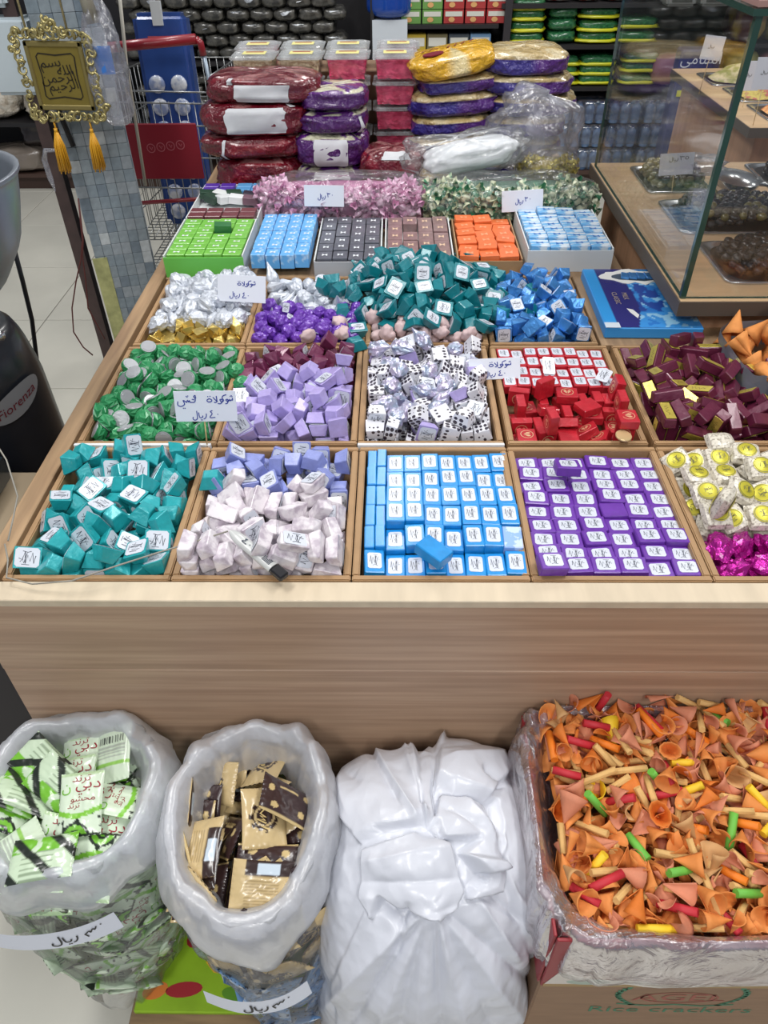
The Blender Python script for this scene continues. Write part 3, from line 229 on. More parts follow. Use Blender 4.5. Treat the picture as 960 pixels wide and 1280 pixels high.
POSE.setdefault('purple',[]).append(('purple',[-240,2810,1651,169,-22,-21,-498,3018,1651,12,21,111,-571,2933,1656,-50,-59,156,-381,2933,1651,155,-1,-104,-323,2851,1654,-109,-19,-71,-577,2848,1656,130,59,-70,-577,3070,1654,71,-19,112,-274,2972,1651,11,22,-36,-177,2816,1657,37,-53,-144,-172,3029,1656,131,59,129,-177,2903,1651,-163,17,116,-382,3001,1651,-25,-9,77,-323,3079,1651,-25,-9,75,-527,2824,1654,71,19,24,-224,3060,1651,-155,9,-166,-328,2914,1654,71,-19,-129,-480,2916,1654,71,-19,-142,-429,2824,1651,175,22,54,-481,2810,1681,159,57,-93,-175,2863,1693,-25,-24,112,-177,2966,1651,176,22,156,-239,2867,1655,121,18,-8,-171,3105,1656,49,-59,114,-568,2807,1699,-71,-4,-15,-442,3029,1654,-71,-19,-65,-369,2813,1651,5,22,68,-375,3057,1675,-124,-41,166,-302,2943,1693,170,8,-14,-572,2901,1699,-59,49,-135,-571,2989,1651,-11,-22,-20,-513,2961,1656,50,-59,-145,-279,3035,1656,-156,-41,-28,-433,2962,1651,-155,9,-102,-522,3085,1651,-167,-20,-98,-342,2811,1697,-26,10,-24,-241,2924,1654,-109,19,4,-303,2837,1728,20,-15,-46,-470,2980,1689,-33,2,-90,-378,2871,1656,-50,59,-125,-531,2849,1705,153,-20,-55,-224,3004,1656,-130,-59,-170,-281,2814,1685,-174,-11,-64,-177,2813,1715,-31,-15,124,-533,2888,1654,-71,-19,-89,-326,3000,1654,-109,19,-96,-428,3067,1700,-72,23,-96,-522,2964,1717,71,-19,-67,-361,2971,1693,59,7,11,-289,2882,1690,-108,23,167,-423,2939,1699,168,26,-46,-190,2931,1694,-22,24,122,-516,3046,1698,-72,-28,108,-405,2813,1698,-15,-11,-63,-566,3021,1692,-137,20,118,-172,3068,1704,-43,-62,48,-279,2998,1707,168,-49,-147,-413,3007,1699,34,-32,59,-371,2863,1714,-158,9,-164,-576,2962,1711,89,46,63,-448,2860,1706,36,-21,93,-481,2862,1659,84,-59,172,-430,2894,1656,131,59,103,-559,3087,1712,-134,-35,15,-483,2918,1715,-130,-58,76,-465,3033,1726,-2,-57,72,-180,2992,1701,127,29,170,-331,3031,1704,-44,21,70,-232,2891,1705,-75,40,130,-234,2827,1719,55,-12,-110,-364,2918,1706,54,-49,-167,-223,3092,1694,158,-5,-85,-240,2959,1699,-131,-19,-117,]))
POSE.setdefault('purple',[]).append(('twist',[-482,3256,1650,11,-21,-132,-279,3113,1652,110,18,-56,-214,3260,1650,169,-21,151,-382,3252,1649,155,-8,-77,-570,3193,1652,70,-18,148,-511,3203,1650,11,21,-39,-272,3371,1650,165,-17,167,-406,3319,1650,-169,21,-76,-374,3188,1650,-11,-21,-35,-327,3218,1652,110,18,-17,-176,3367,1652,110,18,-130,-340,3138,1649,-25,-8,-142,-554,3336,1650,169,21,11,-404,3143,1652,110,18,139,-224,3123,1650,-11,-21,-140,-169,3291,1652,110,-18,-80,-532,3146,1649,25,8,42,-571,3282,1649,155,8,-27,-337,3361,1652,110,-18,177,-435,3371,1649,-23,9,-163,-465,3136,1650,-169,-21,7,-284,3174,1650,-5,-21,-168,-300,3275,1650,-169,21,47,-497,3363,1649,-25,-8,-73,-348,3371,1704,-156,8,22,-186,3256,1697,14,17,-163,-409,3360,1692,5,5,99,-348,3307,1650,-169,-21,-135,-283,3075,1694,-17,15,-1,-342,3262,1686,-161,-14,-12,-243,3316,1650,-169,21,159,-537,3170,1696,-173,-34,-70,-510,3301,1652,70,-18,34,-572,3304,1697,-84,-30,-24,-482,3196,1688,-52,-8,-131,-229,3362,1679,-170,11,24,-261,3228,1650,169,21,-30,-176,3165,1650,-177,21,156,-430,3268,1674,110,19,46,-467,3367,1689,180,11,-64,-175,3219,1656,-131,57,-13,-496,3134,1690,-46,-49,26,-578,3132,1677,77,-7,-69,-539,3371,1683,-11,-21,-20,-326,3170,1689,176,24,128,-432,3216,1652,110,-18,-121,-419,3090,1650,-169,-21,139,-293,3326,1675,96,-21,0,-174,3334,1693,-52,-65,165,-372,3106,1690,-134,-3,176,-225,3192,1676,-92,22,-18,-439,3161,1693,-45,-47,-85,-469,3093,1683,-110,-52,45,-197,3145,1694,-89,35,168,-368,3312,1695,35,26,170,-259,3280,1686,169,-19,64,-469,3306,1695,108,-1,135,-286,3368,1702,-168,33,118,-576,3354,1724,-9,-56,124,-254,3145,1689,70,-55,-93,-558,3238,1677,-135,-20,-8,-402,3207,1690,-147,22,68,]))
POSE.setdefault('dteal',[]).append(('dteal',[-60,3075,1647,178,1,-81,27,3344,1646,180,0,142,320,2994,1657,-180,-54,56,126,3225,1646,180,0,-5,32,3058,1655,-180,68,-91,229,3334,1655,180,-68,58,226,3259,1646,-180,0,-45,212,3068,1653,112,0,73,140,3360,1655,-180,-68,0,43,3254,1646,0,0,-26,131,3008,1646,0,0,99,-62,3158,1657,180,55,-19,236,3163,1646,180,0,100,4,2974,1657,-173,-67,107,18,3136,1646,0,0,-124,-56,3231,1656,-180,67,-96,307,3068,1655,180,-68,-176,-59,2968,1664,-180,86,-130,108,3146,1655,180,68,163,214,2999,1646,0,0,-77,299,3345,1646,0,0,-152,311,3185,1646,0,0,-23,-51,3339,1655,-180,-68,173,126,3074,1655,-180,68,40,325,3265,1656,180,69,-98,148,3129,1685,-172,-44,152,-73,3355,1711,4,25,-179,112,2958,1690,49,-64,6,274,3184,1687,0,0,-6,-93,3176,1721,20,-49,154,177,3373,1722,0,0,175,226,2942,1675,174,-12,117,330,3197,1697,178,-70,-178,-3,3013,1704,100,-46,77,251,3055,1697,-166,36,-52,-72,3049,1698,-107,1,21,110,3030,1701,-28,6,142,56,3374,1711,8,36,-69,322,3286,1708,-40,8,1,-40,3268,1705,29,63,-88,139,3212,1697,-180,66,10,-70,3009,1725,115,-20,-168,53,3179,1672,-18,-28,-91,334,3050,1710,3,-39,179,16,3104,1701,0,23,88,258,3369,1698,-18,-24,-83,326,3355,1688,176,-6,-87,-2,3306,1692,-24,-26,81,308,2946,1684,73,19,-48,210,3269,1697,180,-67,8,-156,3387,1739,-126,33,-41,222,3344,1751,27,71,24,318,2891,1709,-140,40,-34,234,2912,1721,-172,55,78,-182,3180,1731,180,-68,-48,87,3257,1706,132,-73,-55,-114,3276,1722,0,0,-13,-9,3348,1736,-174,4,177,252,3017,1720,13,-37,84,477,3337,1729,112,0,-29,146,2916,1735,-23,65,105,-145,2975,1729,112,0,-105,43,2972,1718,164,4,-126,299,3133,1722,136,-37,61,67,3058,1734,163,28,126,-16,3186,1695,168,-24,97,324,3395,1727,0,8,51,260,3266,1704,-90,7,98,-47,3102,1723,-39,-53,-73,128,3388,1745,-58,-34,51,-117,3070,1739,33,0,-153,415,3035,1731,-180,-68,-101,186,3131,1709,-41,18,-88,412,3181,1722,180,0,-60,19,3497,1738,121,22,19,92,3313,1695,113,0,48,231,3108,1718,-37,-28,-141,277,2952,1735,137,-20,50,-42,2979,1782,-62,-59,3,-142,3233,1756,92,-45,105,252,2844,1748,-107,-1,-85,-172,3469,1731,144,0,-127,-169,3109,1740,129,39,85,485,3126,1729,-112,0,-69,362,3451,1730,-151,0,156,229,3446,1729,-112,0,-122,-17,2917,1693,-72,-53,71,437,2971,1729,-112,0,-22,78,3441,1743,154,18,-15,-37,3154,1739,-163,33,6,315,2859,1736,-11,-53,107,-75,3509,1731,180,-68,-13,182,2987,1705,131,11,40,168,2879,1704,49,7,-71,-52,3218,1746,-168,14,-174,-28,3453,1733,180,49,-64,140,3292,1678,81,-21,165,-187,3318,1739,-33,0,93,385,3275,1742,0,-39,-175,316,3046,1769,-99,80,-79,-199,3247,1729,-112,0,-84,143,3092,1748,148,28,40,-327,3588,1722,180,0,-120,-229,3029,1722,0,0,-83,-31,2936,1751,-144,8,30,1,3211,1790,40,40,64,4,3583,1722,0,0,179,-113,3436,1743,-131,-31,178,480,3209,1722,0,0,-170,361,3117,1729,-112,0,-14,291,3486,1722,0,0,2,584,3046,1722,0,0,-149,438,2923,1744,65,0,-27,341,3578,1722,-180,0,114,456,3431,1722,0,0,151,170,3264,1735,-5,44,6,-53,3500,1779,-34,-29,-138,-329,3232,1729,-112,0,136,-291,3289,1729,112,0,19,11,3538,1763,138,-2,3,-88,3396,1769,-128,46,-18,302,3251,1767,12,8,73,265,3108,1768,126,25,61,236,3191,1725,-177,19,-178,20,3050,1769,-97,64,-71,293,2897,1795,-1,15,-54,76,3202,1714,-150,-36,63,446,3278,1729,-112,0,-97,80,2943,1748,1,16,-47,200,2891,1785,154,-11,176,73,3147,1724,-45,35,-135,273,3006,1771,-139,12,-138,387,3181,1763,0,0,75,-99,3332,1765,-136,-6,69,-28,2863,1723,58,-11,157,143,3556,1729,112,0,66,180,3031,1736,157,24,-171,82,2879,1762,-119,-39,32,377,2916,1744,-68,0,84,137,3001,1755,170,39,-151,35,3283,1732,-80,-35,94,114,3454,1779,131,25,83,190,3200,1752,166,13,126,-27,3293,1774,23,-2,-7,80,2811,1766,-40,24,39,436,3103,1734,120,-8,176,-48,3041,1778,-34,-60,-52,372,2824,1743,172,-23,-129,-17,3120,1773,-33,9,-87,38,3157,1761,41,4,-86,-6,3423,1754,-45,22,-134,94,3318,1776,-32,17,115,56,2977,1791,2,12,147,207,3111,1795,-130,59,117,248,3155,1785,-110,14,-139,391,3355,1724,172,0,-73,5,3392,1782,127,-3,-157,226,3280,1773,138,25,-130,237,3251,1801,31,37,-20,126,3155,1763,-178,13,-76,-57,3093,1801,-148,15,-96,159,3324,1774,-120,-36,-53,51,3248,1779,38,-2,30,74,3072,1807,23,
13,116,211,2959,1761,55,46,155,245,3020,1799,-143,22,-150,-17,3337,1810,59,-12,-179,337,3183,1789,153,28,118,42,3476,1802,-11,20,-7,-26,2888,1786,-162,-33,-38,125,2945,1793,58,-30,99,163,3483,1722,-180,0,19,-6,3146,1818,-163,34,78,134,3236,1776,-156,0,-97,-160,2729,1722,0,0,-150,243,3208,1826,2,43,-52,346,2975,1745,-175,6,131,61,3369,1792,51,-18,39,361,3507,1749,156,16,8,167,3447,1809,-133,10,165,144,2803,1784,167,-34,177,100,3279,1813,133,14,-151,-254,3203,1729,-112,0,-130,56,3134,1817,-122,-4,-125,325,2975,1795,-112,7,107,310,3217,1827,164,31,-5,227,3390,1787,127,28,-7,-42,3271,1817,94,16,-152,130,3238,1831,147,-47,132,44,2905,1789,147,-62,12,6,3002,1827,-164,-43,47,407,3347,1765,-172,0,105,-117,3159,1775,162,5,58,57,3332,1820,130,11,-148,124,3186,1834,-3,52,-94,270,3347,1755,-118,-36,118,326,3329,1775,43,-5,-74,370,3096,1791,-174,13,-80,176,3034,1814,63,-61,-54,222,3061,1829,-105,-40,-57,30,3066,1843,-69,-21,-55,287,3147,1831,158,39,-98,48,3227,1833,-42,28,-159,126,3016,1817,174,-12,99,179,3484,1763,0,0,-39,629,3229,1722,0,0,30,393,3229,1794,-36,-71,-65,-106,3213,1806,-147,32,130,122,3097,1855,180,-56,88,142,3108,1801,-172,0,-177,127,3147,1853,-128,18,-15,280,3293,1815,141,-15,-80,206,3168,1838,108,-50,114,-154,2830,1722,180,0,-80,147,3383,1815,-46,-3,154,]))
POSE.setdefault('dteal',[]).append(('heart',[77,2812,1649,9,-22,-77,332,2813,1649,-171,-22,-68,-10,2850,1649,-171,-22,99,144,2832,1649,171,-22,-152,-71,2865,1655,131,16,-137,231,2879,1650,-175,-22,148,332,2812,1699,22,8,-64,272,2833,1649,-170,-21,96,-71,2806,1655,-46,-60,-25,213,2806,1656,122,64,10,70,2882,1649,-171,-22,79,-7,2811,1680,180,-21,111,22,2912,1655,-119,20,-122,75,2947,1650,-162,13,68,268,2805,1698,-151,77,140,333,2894,1652,13,-29,-26,-62,2635,1725,158,9,-171,204,2650,1725,171,22,58,-21,2740,1725,9,-22,60,130,2897,1649,9,22,39,519,2913,1731,68,21,-175,236,2751,1726,-161,-12,-3,278,2886,1674,-128,14,113,37,2856,1683,174,6,-155,451,2813,1731,112,21,-152,73,2918,1694,165,-4,63,285,2589,1725,9,22,139,-72,2917,1679,-118,-4,146,-4,2600,1725,22,-9,-18,182,2916,1655,68,21,80,313,2718,1725,158,-9,111,235,2850,1691,14,-25,12,74,2463,1725,-9,-22,-26,35,2890,1731,-126,-46,108,-235,2898,1725,171,22,-56,155,2812,1695,-10,-9,-65,78,2811,1700,-160,26,124,103,2725,1732,102,-22,-46,476,2871,1731,-134,60,50,307,2776,1736,20,-55,-84,49,2706,1725,-158,9,-72,-89,2768,1725,-22,-9,77,420,2864,1725,-9,-22,61,74,2587,1725,-171,-22,62,484,2632,1725,-171,-22,-109,-71,2833,1700,140,-3,44,117,2779,1730,44,-16,32,-29,2796,1729,70,52,-29,107,2863,1697,162,-36,-87,-356,2771,1731,-46,-60,-8,143,2839,1737,-9,17,15,-56,2555,1725,-158,9,-45,163,2737,1725,22,9,-11,548,2636,1725,158,9,164,-263,2756,1731,-46,-60,149,-2,2667,1725,-9,-22,-13,28,2826,1733,-114,-22,64,252,2691,1725,-9,-22,159,198,2843,1749,-170,37,30,528,2783,1725,22,-9,167,403,2766,1731,-46,60,176,189,2789,1738,120,1,6,303,2820,1770,-91,28,-113,38,2767,1731,134,-60,3,-221,2806,1725,-22,9,155,-56,2697,1732,72,-22,-59,48,2638,1731,-68,-21,22,-112,2683,1725,171,22,-129,303,2473,1731,134,-60,163,305,2654,1725,9,-22,18,586,2683,1725,-22,-9,-16,-91,2949,1728,65,7,-7,]))
POSE.setdefault('blue',[]).append(('blue',[701,3154,1650,-103,0,-157,698,3078,1653,-180,75,-35,680,3007,1650,103,0,0,778,3368,1653,180,75,90,606,3358,1653,180,75,154,775,3265,1653,180,75,-7,636,3291,1653,-180,75,-1,557,3285,1648,0,0,84,458,3010,1653,-180,75,102,609,2973,1653,180,-75,176,615,3183,1648,0,0,87,730,2819,1651,-180,-10,-162,760,3046,1650,-103,0,-143,523,2973,1648,-180,0,2,535,3221,1653,-180,75,84,454,2809,1650,103,0,6,770,3193,1650,103,0,159,622,3125,1648,180,0,87,448,3064,1653,180,75,180,761,2910,1650,103,0,-44,512,2810,1653,180,75,171,527,3052,1650,103,0,13,678,3199,1648,-180,0,-157,605,2821,1648,180,0,89,448,3368,1653,180,75,90,672,3369,1650,103,0,104,664,2817,1648,0,0,-10,778,3140,1650,-103,0,-21,766,2979,1650,-103,0,76,640,2889,1650,-103,0,78,528,3114,1648,0,0,14,467,2889,1648,180,0,173,459,3119,1650,103,0,-85,467,3187,1648,0,0,179,532,2921,1653,-180,75,92,700,3259,1653,-180,-75,86,697,2874,1653,-180,-75,80,495,3332,1648,0,0,41,602,3058,1648,0,0,120,541,3372,1653,-180,75,-16,446,3293,1650,103,0,-164,440,3122,1702,-90,-87,-90,617,3231,1686,-82,55,-121,518,3291,1698,-157,-46,-110,775,2966,1708,0,2,0,453,2953,1666,0,63,-82,525,3204,1701,25,-18,28,616,2815,1696,-103,0,91,705,3139,1696,159,15,-122,474,2903,1699,175,-79,-78,657,2953,1673,58,22,-174,783,3208,1700,104,65,-75,588,3039,1693,-4,6,178,768,2849,1692,-99,-9,173,563,3163,1676,84,-39,26,689,3207,1696,103,0,6,581,2975,1694,4,30,-176,703,2895,1699,-12,-28,-76,458,3057,1708,133,0,90,714,3370,1691,-148,-15,84,642,3145,1698,180,75,179,676,2812,1698,180,75,-179,445,3189,1696,-102,0,-90,595,3293,1693,-126,-53,-156,455,2852,1692,152,4,-178,583,2897,1650,-103,0,70,550,2810,1689,-5,-30,-180,782,3321,1689,21,73,99,753,3260,1702,-122,-24,33,499,3360,1698,-96,-2,-102,774,2915,1719,60,-82,30,530,2881,1688,-174,-30,79,523,3027,1692,154,1,-164,758,3097,1690,-43,49,56,640,3345,1698,-90,-53,-1,522,2964,1696,103,0,17,778,3029,1699,-147,-56,-28,447,3355,1710,-179,44,90,662,3085,1698,-119,54,-54,706,3316,1672,25,-37,-132,548,2920,1728,-38,-64,-59,600,3195,1716,-51,-16,141,732,3022,1707,-119,16,-89,497,3240,1720,-46,33,69,636,2911,1707,162,-4,128,446,3294,1703,-8,24,87,781,3149,1713,-172,20,-93,643,2987,1717,-53,-37,13,595,2868,1712,-130,76,88,566,3258,1725,-100,-45,44,461,3244,1656,89,0,16,502,3064,1736,67,-55,-138,514,3118,1693,180,0,62,643,3043,1704,-60,-55,125,572,2821,1736,149,47,-174,716,2919,1739,74,11,9,759,3222,1743,30,12,-155,757,3370,1727,-83,-56,-1,781,2867,1748,-12,-20,-87,473,3168,1741,24,80,-165,720,3283,1732,-55,-15,-111,715,2839,1733,139,2,-52,581,3034,1743,-162,-70,-108,658,3132,1748,170,29,-21,586,3115,1702,-165,44,-111,777,2963,1758,173,-74,-85,711,2957,1697,-18,44,-8,525,3014,1736,179,-26,106,706,3194,1747,-139,-55,-61,775,2804,1732,-90,-84,0,719,3118,1737,-124,14,-125,545,3326,1732,30,43,141,572,3365,1717,103,0,129,531,3163,1735,-149,-14,174,512,2855,1732,-23,75,82,671,3275,1705,142,25,61,450,2804,1726,90,-86,180,452,2987,1710,168,-2,0,444,2881,1752,99,55,90,780,3310,1745,-165,70,122,470,2994,1759,104,-12,-88,696,2976,1751,-138,47,-35,615,3368,1757,74,-15,-104,691,3031,1731,-49,44,131,750,3069,1751,36,-38,-52,650,3301,1748,60,-20,33,678,3361,1736,32,65,-146,650,3233,1752,-98,-19,-95,]))
POSE.setdefault('orange',[]).append(('orange',[1869,2387,1699,-110,0,-43,1903,2658,1690,-180,0,0,1652,2398,1690,-180,0,-67,1635,2532,1690,0,0,-94,1749,2553,1699,-110,0,-173,1751,2386,1700,-180,-66,32,1803,2684,1699,110,0,160,1489,2618,1700,-180,-66,-106,1675,2674,1690,-180,0,68,1889,2537,1690,180,0,22,1523,2538,1700,-180,66,122,1556,2375,1699,180,22,-166,1511,2346,1752,129,-62,137,1914,2544,1757,-110,0,-109,1776,2484,1727,-17,36,-110,1661,2350,1749,-3,1,-180,1509,2446,1733,-4,61,106,1606,2701,1751,-161,-46,179,1566,2666,1712,132,42,-39,1781,2407,1762,-33,37,-16,1923,2452,1733,-98,45,79,1767,2635,1732,-99,-41,0,1914,2657,1757,110,0,-91,1612,2530,1747,180,0,91,1561,2391,1805,166,-47,-91,1656,2423,1775,47,0,-179,1835,2561,1771,-103,13,76,1686,2705,1774,44,0,129,1490,2559,1762,60,35,-166,1844,2658,1805,-26,-39,-170,1595,2548,1816,-180,66,-100,1707,2516,1787,-127,40,-24,1807,2439,1805,-35,35,-19,1885,2402,1785,-126,18,5,1797,2730,1769,90,-74,0,1482,2690,1717,164,-37,-90,1885,2354,1821,-127,24,0,1740,2586,1800,-83,36,179,1507,2697,1778,-156,33,104,1675,2665,1832,-13,23,-171,]))
